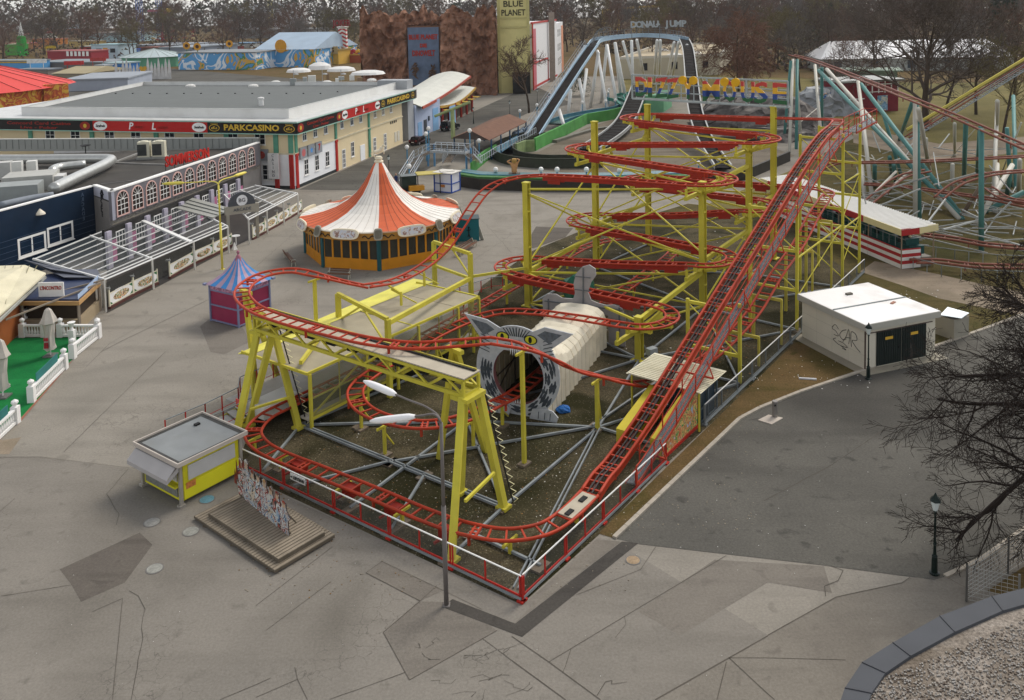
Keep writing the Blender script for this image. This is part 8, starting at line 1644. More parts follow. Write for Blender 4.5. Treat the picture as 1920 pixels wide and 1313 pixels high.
def conifer(name, lab, seed, H, r_, m=None):
 rnd = random.Random(seed); t = thing(name, lab, 'tree'); MB().tube([(0, 0, 0), (0, 0, H*.95)], H*.012, 6, rr=[H*.016, H*.004]).build('trunk', [BARK], t); b = MB()
 for _ in range(1500):
  f = rnd.random()**.8; z = H*(.12+.86*f); R_ = r_*(1-f)**.8*rnd.uniform(.45, 1.05)+.1; a = rnd.uniform(0, 6.283); c = Vector((R_*math.cos(a), R_*math.sin(a), z+rnd.uniform(-.4, .2))); d = Vector((math.cos(a), math.sin(a), rnd.uniform(-.5, .1))); s = Vector((-d.y, d.x, rnd.uniform(-.3, .3))); L_ = H*.05*rnd.uniform(.6, 1.3); b.add([c-d*L_*.6, c+s*L_*.3, c+d*L_*.8-Z*L_*.2, c-s*L_*.3], [(0, 1, 2, 3)])
 b.build('crown', [m or EVER], t); return t
def hide(o): pass
PR = []
for i, (m, kw) in enumerate(((TWIG, {}), (TWIGR, dict(spread=.62)), (TWIGG, dict(spread=.5, up=.6)), (BUD, dict(spread=.6, nl=(10, 6, 5, 6))), (TWIG, dict(spread=.7, trunkf=.22)), (TWIGR, dict(spread=.5, up=.7, trunkf=.2)))):
 PR.append(tree_proto('bare_tree', '', 40+i, 24., m, twig=.055, **{**dict(nl=(11, 6, 5, 5)), **kw}))
rnd = random.Random(99); LBL = []
kinds = ['dark brown bare tree', 'reddish brown spreading bare tree', 'grey upright bare tree', 'olive tinged bare tree', 'wide dark bare tree', 'slim reddish bare tree']
spots = []
# rows of park trees behind everything, nearest rows on the right
def row(x0, x1, y, n, hs_, yj=12, xj=.4):
 st = (x1-x0)/n
 for i in range(n): spots.append((x0+st*(i+.5)+rnd.uniform(-xj, xj)*st, y+rnd.uniform(-yj, yj), rnd.uniform(*hs_)))
row(45, 175, 330, 9, (.72, .95)); row(58, 230, 385, 14, (.85, 1.15), 20); row(20, 260, 455, 18, (.95, 1.2), 22); row(-20, 330, 540, 22, (1.1, 1.35), 25)
row(-330, -60, 500, 14, (.75, 1.05), 22); row(-390, -30, 590, 22, (.95, 1.25), 25); row(-470, 60, 700, 26, (1.2, 1.5), 30); row(60, 460, 660, 20, (1.25, 1.55), 30)
for (px, py, h_) in ((1395, 150, .8), (1500, 170, .85), (1450, 130, .9), (1640, 150, .95), (1900, 205, 1.0), (1830, 215, .95), (1290, 95, .8), (1245, 92, .85), (1140, 85, .7), (1090, 95, .55), (1160, 100, .5), (1560, 130, .9), (1600, 185, .6), (1560, 200, .45), (1880, 260, .7)): q = g(px, py); spots.append((q.x, q.y, h_))
for (px, py, h_) in ((372, 95, .85), (345, 88, .7), (455, 92, .9), (490, 85, .8), (560, 95, .8), (610, 88, .85), (640, 85, .8), (430, 90, .7), (20, 85, .9), (60, 70, .7), (180, 78, .8), (120, 72, .7), (250, 75, .75), (705, 70, .9), (300, 70, .8)): q = g(px, py); spots.append((q.x, q.y, h_*1.15))
seen_l = {}
def where_(px):
 return ('at the far left' if px < 330 else 'above the left stalls' if px < 680 else 'behind the rock facade' if px < 960 else 'behind the flume' if px < 1330 else 'behind the rainbow sign' if px < 1550 else 'behind the steel coaster' if px < 1760 else 'at the far right')
first = {}
for i, (x, y, s) in enumerate(spots):
 k = i % 6; px = pr((x, y, 5))[0]; dist = 'near the lawn' if y < 350 else 'in the middle of the park' if y < 480 else 'in the far wood'
 lab = kinds[k]+' '+where_(px)+', '+dist
 if k not in first: o = PR[k]; first[k] = o; o.location = (x, y, 0); o.scale = (s, s, s)
 else: o = copy_tree(PR[k]); o.location = (x, y, 0); o.scale = (s*rnd.uniform(.9, 1.15), s*rnd.uniform(.9, 1.15), s)
 o.rotation_euler.z = rnd.uniform(0, 6.28); o['label'] = lab; o['group'] = 'park trees: '+lab
# labels that a single tree carries need no group of look-alikes
from collections import Counter
trees_ = [o for o in COL.objects if o.name.startswith('bare_tree')]
cnt = Counter(o['label'] for o in trees_)
for o in trees_: o['group'] = 'bare trees of the park' if cnt[o['label']] == 1 else o['group']
# undergrowth: low brown scrub under the park trees
def far_scrub():
 rnd = random.Random(31); b = MB()
 for _ in range(12000):
  if rnd.random() < .45: x, y = rnd.uniform(50, 330), rnd.uniform(300, 520)
  else: x, y = rnd.uniform(-450, 330), rnd.uniform(480, 760)
  h = rnd.uniform(.5, 1.6); a = rnd.uniform(0, 6.283); d = Vector((math.cos(a), math.sin(a), rnd.uniform(-.5, .5)))*rnd.uniform(.5, 1.3); p = Vector((x, y, rnd.random()**2*(5.5 if y > 480 else 2.5))); t_ = Vector((rnd.uniform(-.8, .8), rnd.uniform(-.8, .8), h))
  b.add([p-d, p+d, p+t_], [(0, 1, 2)], rnd.randrange(3))
 return b.build('scrub', [mat('scrub_brown', '4a3d33', var=.3), mat('scrub_red', '553f35', var=.3), mat('scrub_olive', '454029', var=.3)])
tag(far_scrub(), 'brown undergrowth under the far park trees', kind='stuff')
# dense far belt that closes the horizon
def belt():
 rnd = random.Random(12); b = MB()
 for _ in range(26000):
  x = rnd.uniform(-900, 1000); y = rnd.uniform(780, 1150); h = (30+9*math.sin(x*.021)+6*math.sin(x*.067+2)+(14 if x < 0 else 0))*rnd.uniform(.75, 1.1); a = rnd.uniform(0, 6.283); d = Vector((math.cos(a), math.sin(a), rnd.uniform(-.6, .6)))*rnd.uniform(1.2, 3.0); p = Vector((x, y, h*rnd.random()**.6)); b.add([p-d, p+d, p+Vector((rnd.uniform(-2, 2), rnd.uniform(-2, 2), rnd.uniform(1.5, 4)))], [(0, 1, 2)], rnd.randrange(3))
 return b.build('far_wood', [mat('wood_brown', '4b4038', var=.3), mat('wood_grey', '54493f', var=.3), mat('wood_green', '3b3d2c', var=.3)])
tag(belt(), 'distant brown winter wood along the horizon', kind='stuff')
# single trees one can point to
t = tree_proto('roadside_tree', 'bare roadside tree with a dark trunk left of the flume lift chute', 7, 17.5, mat('twig_budding', '57422f', var=.3), spread=.5, trunkf=.3, twig=.05, nl=(9, 6, 5, 5)); t.location = g(992, 212)
t = tree_proto('willow_tree', 'broad reddish weeping tree behind the rainbow lettered sign', 21, 21, TWIGB, spread=.62, trunkf=.12, droop=.5, twig=.06, nl=(18, 8, 6, 5), up=.1); t.location = g(1385, 172)
t = tree_proto('old_tree', 'huge bare old tree in front of the white marquee on the right', 33, 25, TWIG, spread=.72, trunkf=.2, twig=.055, nl=(14, 8, 6, 5), r0=.7); t.location = g(1735, 245)
t = tree_proto('leaning_tree', 'bare leaning tree beside the old tree on the right', 34, 20, TWIGG, spread=.6, trunkf=.3, twig=.055, nl=(10, 7, 6, 5), lean=.2); t.location = g(1770, 225)
for i, (px, py, H, r_) in enumerate(((1555, 95, 24, 7), (1610, 92, 21, 6), (1880, 100, 34, 10), (1520, 100, 20, 6), (165, 80, 15, 7))): t = conifer('conifer', ['dark green conifer above the grey rock mound', 'dark conifer behind the white marquee', 'tall dark conifer in the top right corner', 'dark conifer left of the pair above the marquee', 'dark evergreen at the far left edge of the stalls'][i], i, H, r_); t.location = g(px, py)
t = conifer('yew_bush', 'dark green yew bush under the white flume posts', 9, 8, 4.2, mat('yew_green', '2a3a26', var=.35)); t.location = g(1090, 180)
# the big bare tree in the right foreground
rndf = random.Random(5)
ft_ = thing('foreground_tree', 'big bare tree whose dark twisting branches reach in from the right edge', 'tree', g(2120, 1010)); fb = ft_.location.copy(); tb = MB(); cbm = MB(); FBK = mat('bark_near', '33291f', rough=.95, var=.4, scale=4, bump=.5); FTW = mat('twig_near', '2f2722', rough=.95, var=.3, scale=3)
def fgrow(p, d, L_, r_, lev, bias):
 n = (6, 6, 5, 3, 2)[lev]; q = p.copy(); pts = [q.copy()]; dd = d.copy(); ds = []
 for i in range(n):
  j = (.1, .24, .3, .28, .25)[lev]; dd = (dd+Vector((rndf.uniform(-j, j), rndf.uniform(-j, j), rndf.uniform(-j, j)))+bias*(.06 if lev else 0)).normalized(); q = q+dd*L_/n; pts.append(q.copy()); ds.append(dd.copy())
 rr = [max(r_*(1-.72*i/n), .010) for i in range(n+1)]; (tb if lev == 0 else cbm).tube(spline(pts, L_/n/2.2) if lev < 2 else pts, r_, (10, 7, 5, 3, 3)[lev], rr=None if False else ([max(r_*(1-.72*i/(len(spline(pts, L_/n/2.2))-1)), .007) for i in range(len(spline(pts, L_/n/2.2)))] if lev < 2 else rr), cap=False)
 if lev == 4: return
 for i in range((0, 14, 10, 7)[lev] if lev else 0):
  f = min(.14+.86*(i+rndf.random())/(0, 14, 10, 7)[lev], .99); ii = min(int(f*n), n-1); base = pts[ii].lerp(pts[ii+1], f*n-ii); a = ds[ii]; o = a.orthogonal().normalized(); o.rotate(Matrix.Rotation(rndf.uniform(0, 6.283), 3, a)); ang = rndf.uniform(.45, 1.1); fgrow(base, (a*math.cos(ang)+o*math.sin(ang)).normalized(), L_*rndf.uniform(.3, .52)*(1.2-.45*f), max(rr[ii]*rndf.uniform(.4, .6), .008), lev+1, bias)
fgrow(fb, Vector((-.05, .05, 1)), 14, .48, 0, Vector((0, 0, 0)))
for (z0, tx, ty, tz, r_, L_) in ((3.2, 1800, 955, 3.2, .2, 1.0), (5., 1790, 840, 5.5, .17, .95), (6.5, 1790, 740, 7.5, .16, .95), (8., 1820, 640, 9.0, .15, .95), (9.5, 1840, 560, 10.5, .13, .95), (10.8, 1880, 500, 12.0, .12, .9), (4.2, 1880, 1010, 2.6, .13, .8), (7., 1900, 700, 6.5, .12, .8), (9, 1930, 520, 13, .11, .8), (5.6, 1900, 900, 4.5, .12, .8), (8.4, 1740, 700, 7.6, .12, .85)):
 p = fb+Z*z0+Vector((-.05, .05, 0))*z0; e = g(tx, ty, tz); d = e-p; fgrow(p, (d.normalized()+Z*.12).normalized(), d.length*L_, r_, 1, d.normalized()*.9)
tb.build('trunk', [FBK], ft_, True); cbm.build('crown', [FTW], ft_)
# ================================================================ rock facade with its ride sign
ROCKR = mat('facade_rock', '8d6853', rough=.95, var=.4, scale=.35, dirt=.6, dirtc='6a4636', bump=1.)
rf = thing('rock_facade', 'tall artificial red-brown rock facade with a blue painted sign panel', 'facade', g(800, 170))
FX0, FX1, FY = -43.5, -4.2, 243.; rnd = random.Random(6)
def fdepth(x, z):
 import mathutils.noise as mn
 return 4.5*mn.noise(Vector((x*.13, z*.05, 1.)))+3.2*abs(mn.noise(Vector((x*.3, z*.13, 4.))))+1.6*mn.noise(Vector((x*.7, z*.5, 9.)))+.7*mn.noise(Vector((x*1.6, z*1.3, 2.)))
nx, nz_ = 130, 64; P = []; b = MB()
def ftop(x):
 import mathutils.noise as mn
 return 24.0+2.6*mn.noise(Vector((x*.22, 3., 0)))+1.8*mn.noise(Vector((x*.7, 7., 0)))
for i in range(nx+1):
 x = FX0+(FX1-FX0)*i/nx
 for j in range(nz_+1): f = j/nz_; z = ftop(x)*f; insign = 0 if not (-29.8 < x < -20.2 and z < 20) else 1; P.append((x, FY+2+(FX1-x)*.16-(0 if insign else fdepth(x, z)*1.2)+(2.5*f*f), z))
b.add(P, [(i*(nz_+1)+j, (i+1)*(nz_+1)+j, (i+1)*(nz_+1)+j+1, i*(nz_+1)+j+1) for i in range(nx) for j in range(nz_)])
b.add([P[i*(nz_+1)+nz_] for i in range(nx+1)]+[(P[i*(nz_+1)][0], FY+22, 20) for i in range(nx+1)], [(i, i+1, nx+2+i, nx+1+i) for i in range(nx)]); b.add([(FX1, FY, 0), (FX1, FY+22, 0), (FX1, FY+22, 20), P[nx*(nz_+1)+nz_]], [(0, 1, 2, 3)]); b.add([P[0], P[nz_], (FX0, FY+22, 20), (FX0, FY+22, 0)], [(0, 1, 2, 3)]); b.build('rock_face', [ROCKR], rf)
sx0, sx1 = -29.4, -20.4; yy = FY+3.8; pn = MB().box(((sx0+sx1)/2, yy+.6, 3), sx1-sx0, .4, 16.4, -.16).build('sign_panel', [mat('panel_slate_blue', '5d6b80', rough=.7, var=.2, scale=.8)], rf)
xd = Vector((1, -.16, 0)).normalized(); n_ = Vector((-.16, -1, 0)).normalized(); LR_ = mat('letter_rust_red', '9a2f26', var=.15)
for s_, z, w_, sz in (('BLUE PLANET', 16.6, 8.4, 1.9), ('DIE', 14.2, 2., 1.4), ('DINOWELT', 12., 6.6, 2.2)): text(s_, Vector(((sx0+sx1)/2, yy+.6, z))+n_*.28, xd, LR_, pn, sz, bold=.08, fit=w_, depth=.15)
for (x, z, r_, sd2) in ((-27.3, 7.5, 1.7, 1), (-22.6, 6.3, 1.9, 2)):
 b = MB(); rnd = random.Random(sd2)
 for _ in range(26): a = rnd.uniform(0, 6.28); q = Vector((x+r_*.5*math.cos(a)*rnd.random(), yy-.6, z+r_*math.sin(a)*rnd.uniform(.3, 1.2))); b.tube([q, q+Vector((rnd.uniform(-1.2, 1.2), -.6, rnd.uniform(-.8, 1.2)))], .22, 5, rr=[.32, .06])
 b.build('relief_figure', [mat('relief_brown', '5a4434', var=.4)], pn)
yt = thing('yellow_tower', 'pale yellow square tower with dark lettering beside the rock facade', 'tower', (0, 262, 0)); YT = mat('tower_yellow', 'cfc486', rough=.8, var=.08, scale=.4, dirt=.2, dirtc='8f8658'); x0, x1 = -3.5, 4.9
MB().box(((x0+x1)/2, 252, 0), x1-x0, 6, 34, 0).build('shaft', [YT], yt); b = MB()
for z in (8, 18.6, 21.2): b.box(((x0+x1)/2, 252, z), x1-x0+.5, 6.5, .5, 0)
for x in (x0, x1): b.box((x, 248.9, 0), .8, .4, 34, 0)
b.build('bands', [mat('tower_band', 'b8ae74', var=.1)], yt); ym = mat('letter_olive', '3f3a26')
text('BLUE', ((x0+x1)/2, 248.9, 25.4), (1, 0, 0), ym, yt, 2.4, bold=.05, fit=5.6); text('PLANET', ((x0+x1)/2, 248.9, 22.9), (1, 0, 0), ym, yt, 2.4, bold=.05, fit=6.8)
MB().box((2.6, 248.5, 0), 5, 4, 6, 0).build('dark_entrance', [mat('entrance_dark', '1f1c1a', var=.2)], yt)
wh = thing('white_hall', 'white three-storey hall with red trim and an orange end wing', 'building', g(1030, 150)); WW = mat('hall_white', 'd3d1d0', rough=.8, var=.06); q0, q1, q2 = Vector((6.2, 256, 0)), Vector((15.5, 300, 0)), Vector((19.5, 330, 0))
d1 = (q1-q0).normalized(); n1 = Vector((d1.y, -d1.x, 0)); F = Face(q0, d1, n1); MB().prism([q0, q1, q1-n1*25, q0-n1*25], 0, 19.5).build('main_block', [WW], wh); b = MB(); F.rect(b, -.3, 45, 19.5, 20, -.5, .2); F.rect(b, -.2, .5, 0, 19.5, -.1, .2); F.rect(b, 0, 45, .5, 1.1, 0, .15); F.rect(b, 1, 26, 7.6, 8.1, 0, .15); F.rect(b, 26, 26.6, 1, 8, 0, .15); b.build('red_trim', [mat('trim_red', 'a8332e')], wh); F.slab(wh, 'pink_strip', 0, 5.5, 0, 18, mat('strip_pink', 'b5626c', var=.15), 0, .08)
for x in (28, 33): MB().box(F.at(x, 0, .8), 1.0, 1.0, 22.5, 0).build('tower_shaft', [mat('shaft_brown', '93877b', var=.2)], wh)
F2 = Face(q1, (q2-q1).normalized(), n1); MB().prism([q1, q2, q2-n1*16, q1-n1*16], 0, 18.5).build('end_wing', [mat('wing_white', 'd0cfce')], wh); MB().prism([q2-F2.u*9+n1*.1, q2+n1*.1, q2-n1*15, q2-F2.u*9-n1*15], 0, 17.2).build('orange_wing', [mat('wing_orange', 'c98a6a', var=.06)], wh)
for x in (6, 11, 16, 22, 28):
 for z in (3.5, 8.5, 13.5): F2.window(wh, x, z, 2.4, 3, WHT, PANEG, 1, 2, sill=False, fw=.2)
b = MB(); b.prism([(4, 262, 0), (4, 300, 0), (-12, 300, 0), (-12, 262, 0)], 19.5, 22); b.build('grey_roof', [mat('roof_slate', '5f6569', var=.1)], wh)
# beige flat-roofed hall behind the flume, white marquee, red barn stalls
bh = thing('beige_hall', 'low beige flat-roofed hall seen through the white flume posts', 'building', g(1240, 150)); A = g(1164, 149); B = g(1350, 140); d1 = (B-A).normalized(); n1 = Vector((-d1.y, d1.x, 0)); dp = g(1230, 84, 7)-g(1164, 108, 7); dp.z = 0; P = [A, B, B+dp, A+dp]
MB().prism(P, 0, 6.6).build('walls', [mat('beige_wall', 'b3aa94', rough=.85, var=.05)], bh); b = MB(); b.wall(P, 6.5, 7.3, .5, closed=True); b.build('parapet', [mat('beige_parapet', 'c4beb0', var=.05)], bh); MB().sheet(P, 6.65).build('roof', [mat('beige_roof', 'b5a68a', rough=.9, var=.12, scale=.15, dirt=.3)], bh); F = Face(A, d1, -n1)
for x in (8.5, 19.5, 31): F.window(bh, x, 2.6, 2.2, 2.4, mat('frame_brown', '5a4a3a'), PANE, 2, 1)
for x, y in ((1240, 95), (1265, 104), (1300, 100)): MB().lathe([(3, 0), (2, .5), (0, .9)], g(x, y, 6.66), 9).build('roof_heap', [mat('heap_white', 'c9c6be', var=.2)], bh)
mq = thing('marquee', 'long white marquee tent behind the old tree on the right', 'tent', g(1650, 130)); c = Vector((138, 305, 0)); MB().box(c, 62, 22, 4.5, -.1).build('walls', [mat('marquee_wall', '9fa19b', var=.15)], mq); b = MB()
def mr(x, y, z): return c+Vector((x*math.cos(-.1)-y*math.sin(-.1), x*math.sin(-.1)+y*math.cos(-.1), z))
b.add([mr(-32, -12, 4.4), mr(32, -12, 4.4), mr(26, 0, 10), mr(-26, 0, 10), mr(-32, 12, 4.4), mr(32, 12, 4.4)], [(0, 1, 2, 3), (3, 2, 5, 4), (0, 3, 4), (1, 5, 2)]); b.build('roof', [mat('marquee_white', 'e6e4e2', rough=.6, var=.04)], mq)
for k in range(5): q = mr(-26+k*12, -11.1, 1); MB().box(q, 2.4, .2, 2.6, -.1).build('window', [PANEG], mq)
tag(MB().box((104, 262, 0), 22, 10, .3, -.3).box((104, 262, 3.4), 24, 12, .3, -.3).box((104, 262, 0), 21, 9, 3.4, -.3).build('green_roofed_hut', [mat('hut_green_roof', '7f8f7c', var=.15)]), 'low hut with pale green roof in front of the marquee', 'hut')
rb_ = thing('barn_stall', 'dark red barn-like stall with white beams and a blue painted end', 'stall', g(1640, 215)); q0, q1 = g(1580, 214), g(1684, 208); d1 = (q1-q0).normalized(); n1 = Vector((d1.y, -d1.x, 0)); F = Face(q0, d1, n1); L_ = (q1-q0).length
MB().prism([q0, q1, q1-n1*8, q0-n1*8], 0, 6.8).build('walls', [mat('barn_red', '7a2630', var=.15)], rb_); b = MB()
for k in range(6): F.rect(b, L_*.4+k*1.6, L_*.4+k*1.6+.2, 4.2, 6.9, 0, .15)
F.rect(b, L_*.4, L_, 6.0, 6.2, 0, .15); F.rect(b, L_*.4, L_, 4.4, 4.55, 0, .15); F.rect(b, 0, L_*.38, 3, 3.2, 0, .15); b.build('white_beams', [WHT], rb_); F.slab(rb_, 'blue_painting', L_*.62, L_*.8, .3, 3.6, mural('barn_painting', 5, (['8fb3cf', '5f8fb0', 'c9c6b8', '6f8f6a'], .8)), 0, .1); F.slab(rb_, 'door', L_*.1, L_*.2, .2, 2.6, mat('barn_door', '8f2c30'), 0, .1)
b = MB(); b.prism([q0-d1*1+n1*1, q1+d1*1+n1*1, q1+d1-n1*9, q0-d1-n1*9], 6.8, 7.2); b.build('roof', [mat('barn_roof', 'a5a5a0', var=.15)], rb_)
fm_ = thing('painted_wall', 'wall painted with a blue figure behind the rock mound', 'painted wall', g(1553, 216)); MB().bar(g(1538, 218)+Z*2.4, g(1578, 212)+Z*2.4, .3, 4.8).build('panel', [mural('blue_figure_painting', 11, (['27407a', '2c5aa0', '8fb8d6', '1f2f55', 'c7a58a', '27407a'], .6))], fm_)
pf = thing('park_fence', 'dark picket fence crossing the park lawn on the right', 'fence', g(1500, 128)); b = MB(); p, q = g(1440, 128), g(1580, 126)
for k in range(60): c = p.lerp(q, k/59); b.bar(c, c+Z*1.6, .12)
b.bar(p+Z*1.3, q+Z*1.3, .1); b.build('pickets', [mat('picket_dark', '3a332c')], pf)
# ================================================================ fairground on the far left
def tent(name, lab, c, r_, z0, z1, m, wm, n=12, cat='tent', skirt=None):
 t = thing(name, lab, cat, c); MB().lathe([(r_*.97, 0), (r_*.97, z0)], c, n).build('wall', [wm], t); MB().lathe([(r_*1.05, z0-.2), (r_*1.02, z0), (r_*.55, z0+(z1-z0)*.5), (0, z1)], c, n).build('roof', [m], t); b = MB()
 for k in range(n*2): a = 6.283*k/(n*2); b.tube([c+Vector((r_*1.02*math.cos(a), r_*1.02*math.sin(a), z0+.05)), c+Vector((r_*.55*math.cos(a), r_*.55*math.sin(a), z0+(z1-z0)*.5+.06)), c+Vector((0, 0, z1+.05))], .07, 3)
 b.build('roof_seams', [mat('seam_'+name, '7a3530' if 'red' in lab else '80867f')], t); return t
FIRE = mural('fire_mural', 3, (['d98a2a', 'b8401f', 'd9b03a', 'a5331f', 'c96a2a', 'e0c04a'], .35, 'LINEAR'))
c = g(-95, 215)+Vector((-2, 8, 0)); tent('red_tent', 'big red ridged tent roof over walls painted with flames at the left edge', Vector((-134, 200, 0)), 29, 9.0, 17.0, mat('tent_red', 'cf4a44', rough=.7, var=.06), FIRE, 16)
q = g(106, 178, 7); o = MB().box((q.x, q.y, 3), 5, 1, 6.5, .5).build('flame_board', [FIRE]); tag(o, 'upright flame-painted board beside the red tent', 'board')
def block(name, lab, px0, px1, py, ztop_py, dep, wc, rc, cat='building', pitch=0, yaw=0., extra=None, wm=None):
 """a far building whose front runs from pixel px0 to px1 at ground row py, its eaves at row ztop_py"""
 a, c_ = g(px0, py), g(px1, py+yaw); h = hgt((a+c_)/2, ztop_py); t = thing(name, lab, cat, (a+c_)/2); d = (c_-a).normalized(); n = Vector((-d.y, d.x, 0)); L_ = (c_-a).length
 MB().prism([a, c_, c_+n*dep, a+n*dep], 0, h).build('walls', [wm or mat('wall_'+wc, wc, var=.12, scale=.3)], t); b = MB(); rm = mat('roof_'+rc, rc, var=.12, scale=.2)
 if pitch: b.add([a-n*.5-d*.5+Z*h, c_-n*.5+d*.5+Z*h, c_+n*dep/2+Z*(h+pitch), a+n*dep/2+Z*(h+pitch), a+n*(dep+.5)-d*.5+Z*h, c_+n*(dep+.5)+d*.5+Z*h], [(0, 1, 2, 3), (3, 2, 5, 4), (0, 3, 4), (1, 5, 2)])
 else: b.prism([a-n*.4-d*.4, c_-n*.4+d*.4, c_+n*(dep+.4)+d*.4, a+n*(dep+.4)-d*.4], h, h+.5)
 b.build('roof', [rm], t); F = Face(a, d, -n)
 if extra:
  for nm, x0, x1, z0, z1, m in extra: F.slab(t, nm, x0*L_, x1*L_, z0*h, z1*h, m, 0, .2)
 return t, F, L_, h
CWM = mural('cowboy_mural', 8, (['4f93c4', '5a9fd0', 'd9dde0', '4f93c4', 'c79a3a', '3f7f4a', '4a8cc0'], .09)); JM = mural('jungle_mural', 6, (['3f7a45', '6a9a5a', '9a5a6a', '4f6f8f', '7aa56a'], .25))
block('painted_hall', 'long blue hall front painted with clouds, hills and sunflowers', 335, 480, 131, 100, 25, '4f93c4', '7c7f80', wm=CWM)
t, F, L_, h = block('blue_gabled_hall', 'blue hall with a pale blue pitched metal roof and sunflower gable', 480, 590, 126, 93, 40, '4f86b5', '9fb0bf', pitch=7, wm=CWM)
MB().poly([F.at(L_*.45+3*math.cos(6.283*k/16), h+1.5+3*math.sin(6.283*k/16), .4) for k in range(16)]).build('sun_emblem', [mat('sun_gold', 'c98f2a')], t)
t, F, L_, h = block('train_ride', 'yellow ride front with a tilted name board beside the joker column', 583, 635, 121, 95, 12, 'c9a046', '8f7a4a'); o = F.slab(t, 'name_board', -.02*L_, 1.0*L_, h*.75, h*1.3, mat('board_sand', 'b39a6a', var=.1), .3, .6); text('DER ZUG', F.at(L_*.5, h*1.02, .65), F.u, mat('letter_umber', '4a3220'), o, 3.0, bold=.08, fit=L_*.75)
q = g(645, 118); t = thing('striped_column', 'red and white chevron striped column with a sign on top', 'column', q); hc = hgt(q, 52); b = MB(); n = 9
for k in range(n*2):
 z0, z1 = hc*k/(n*2), hc*(k+1)/(n*2)
 for s in (-1, 1): b.add([q+Vector((0, -1.8, z0+1)), q+Vector((s*1.8, -1.8, z0)), q+Vector((s*1.8, -1.8, z1)), q+Vector((0, -1.8, z1+1))], [(0, 1, 2, 3)], k % 2)
 b.box(q+Z*z0, 3.5, 3.5, z1-z0, 0, k % 2)
b.build('shaft', [mat('col_red', 'a83232'), mat('col_white', 'd3d0c8')], t); text('JOKER', q+Z*(hc+2)-Vector((0, 2, 0)), (1, 0, 0), mat('joker_red', '7a2a2a'), t, 4, bold=.15, fit=8.5, depth=.4); MB().lathe([(2, hc-.5), (3, hc+.4), (0, hc+.8)], q, 8).build('cap', [mat('col_white', 'd3d0c8')], t)
t = thing('striped_arch', 'red blue and yellow striped arch behind the striped column', 'arch', g(665, 118)); q = g(662, 118)
for k, c_ in enumerate(('a8323a', 'c9a23a', '3f6fa5')): MB().tube([q+Vector((k*2.2+2*math.cos(a), 2, 5.5*math.sin(a))) for a in [math.pi*i/8 for i in range(9)]], 1.0, 6).build('arch_band', [mat('band_'+c_, c_, var=.1)], t)
tent('pale_tent', 'pale grey round tent roof over green and blue stall walls', g(268, 128)+Vector((0, 14, 0)), 15, 5, 8.5, mat('tent_pale', 'a9b5b5', var=.06), mat('stall_green_wall', '5f9a7a', var=.2, scale=.3), 12)
block('blue_stall', 'low stall with blue panelled front below the pale round tent', 195, 232, 138, 120, 10, '2f6fae', '8fa3a5'); block('grey_shed', 'long grey-blue shed wall between the red tent and the casino roof', 120, 240, 172, 150, 30, '9aa0aa', '8d9298', yaw=-4)
block('tan_roofed_shed', 'shed with a ridged tan roof behind the flame board', 100, 160, 150, 138, 25, '8a7f6a', '9a8d6c', pitch=2); block('white_blue_pavilion', 'white and pale blue pavilion with small windows above the red shop front', 172, 222, 110, 85, 14, 'b9cdd6', '93b5bb', extra=[('window', .2, .4, .45, .75, PANE), ('sun_picture', .45, .62, .4, .8, mat('sun_gold', 'c98f2a')), ('window', .72, .9, .45, .75, PANE)])
t, F, L_, h = block('red_shop', 'dark red shop front with white letters left of the white pavilion', 90, 172, 118, 97, 12, '8f2c34', 'a05a58', extra=[('awning', -.1, 1, .2, .35, mat('awning_rust', 'a8483a'))])
for k in range(6): F.slab(t, 'sign_letter', L_*(.45+k*.09), L_*(.5+k*.09), h*.6, h*1.05, WHT, .2, .4)
block('teal_hall', 'wide pale teal hall with two white sections far on the left', 155, 262, 80, 62, 40, '9fb9bd', 'a5a097', yaw=-2); block('brown_hall', 'low brown roofed hall behind the teal hall', 60, 140, 66, 56, 20, '8a6a55', '8a5a44'); block('pale_glass_house', 'pale glass-roofed house among the far left trees', 45, 118, 56, 47, 30, '8fa3ad', 'b5bcc0', pitch=4)
block('blue_fronted_stall', 'bright blue plank-fronted stall with yellow flowers at the left edge', -40, 56, 132, 116, 12, '4f8fc0', '6f7a7d', extra=[('flower_row', 0, 1, .85, 1.15, mat('flower_gold', 'c9a23a', var=.4, scale=1))]); block('grey_roof_stall', 'long stall under a flat grey roof behind the tan shed', 60, 230, 128, 118, 22, '6f6a66', '7d8386'); block('green_yellow_stall', 'small green and yellow stall at the left edge', 10, 34, 104, 84, 8, '4f9a3a', 'a5b08a')
block('white_panel_stall', 'pale wall with red and white letters in front of the green stall wall', 180, 196, 142, 124, 5, '8a9aa5', '8d9298'); block('purple_grey_hall', 'flat grey hall between the painted hall and the far trees', 300, 360, 108, 90, 40, '7d8590', '8f979d'); block('long_grey_roof', 'long low grey-roofed row in front of the far left wood', 240, 330, 96, 86, 40, '70757a', '868c92'); block('far_grey_house', 'grey flat house in the far wood on the left', 440, 560, 72, 56, 40, '7d7d7a', '8f9290')
q = g(42, 105); t = thing('painted_cone', 'green figure tower topped by a tall white speckled cone', 'figure', q); hc = hgt(q, 41); MB().lathe([(2.6, 0), (3., hc*.3), (2.6, hc*.55), (1.5, hc*.6)], q, 10).build('green_body', [mat('figure_green', '2f9a3a', var=.2)], t, True); MB().lathe([(1.7, hc*.58), (0, hc)], q, 10).build('cone', [mat('cone_speckled', 'd0ccc0', var=.5, scale=1.5)], t)
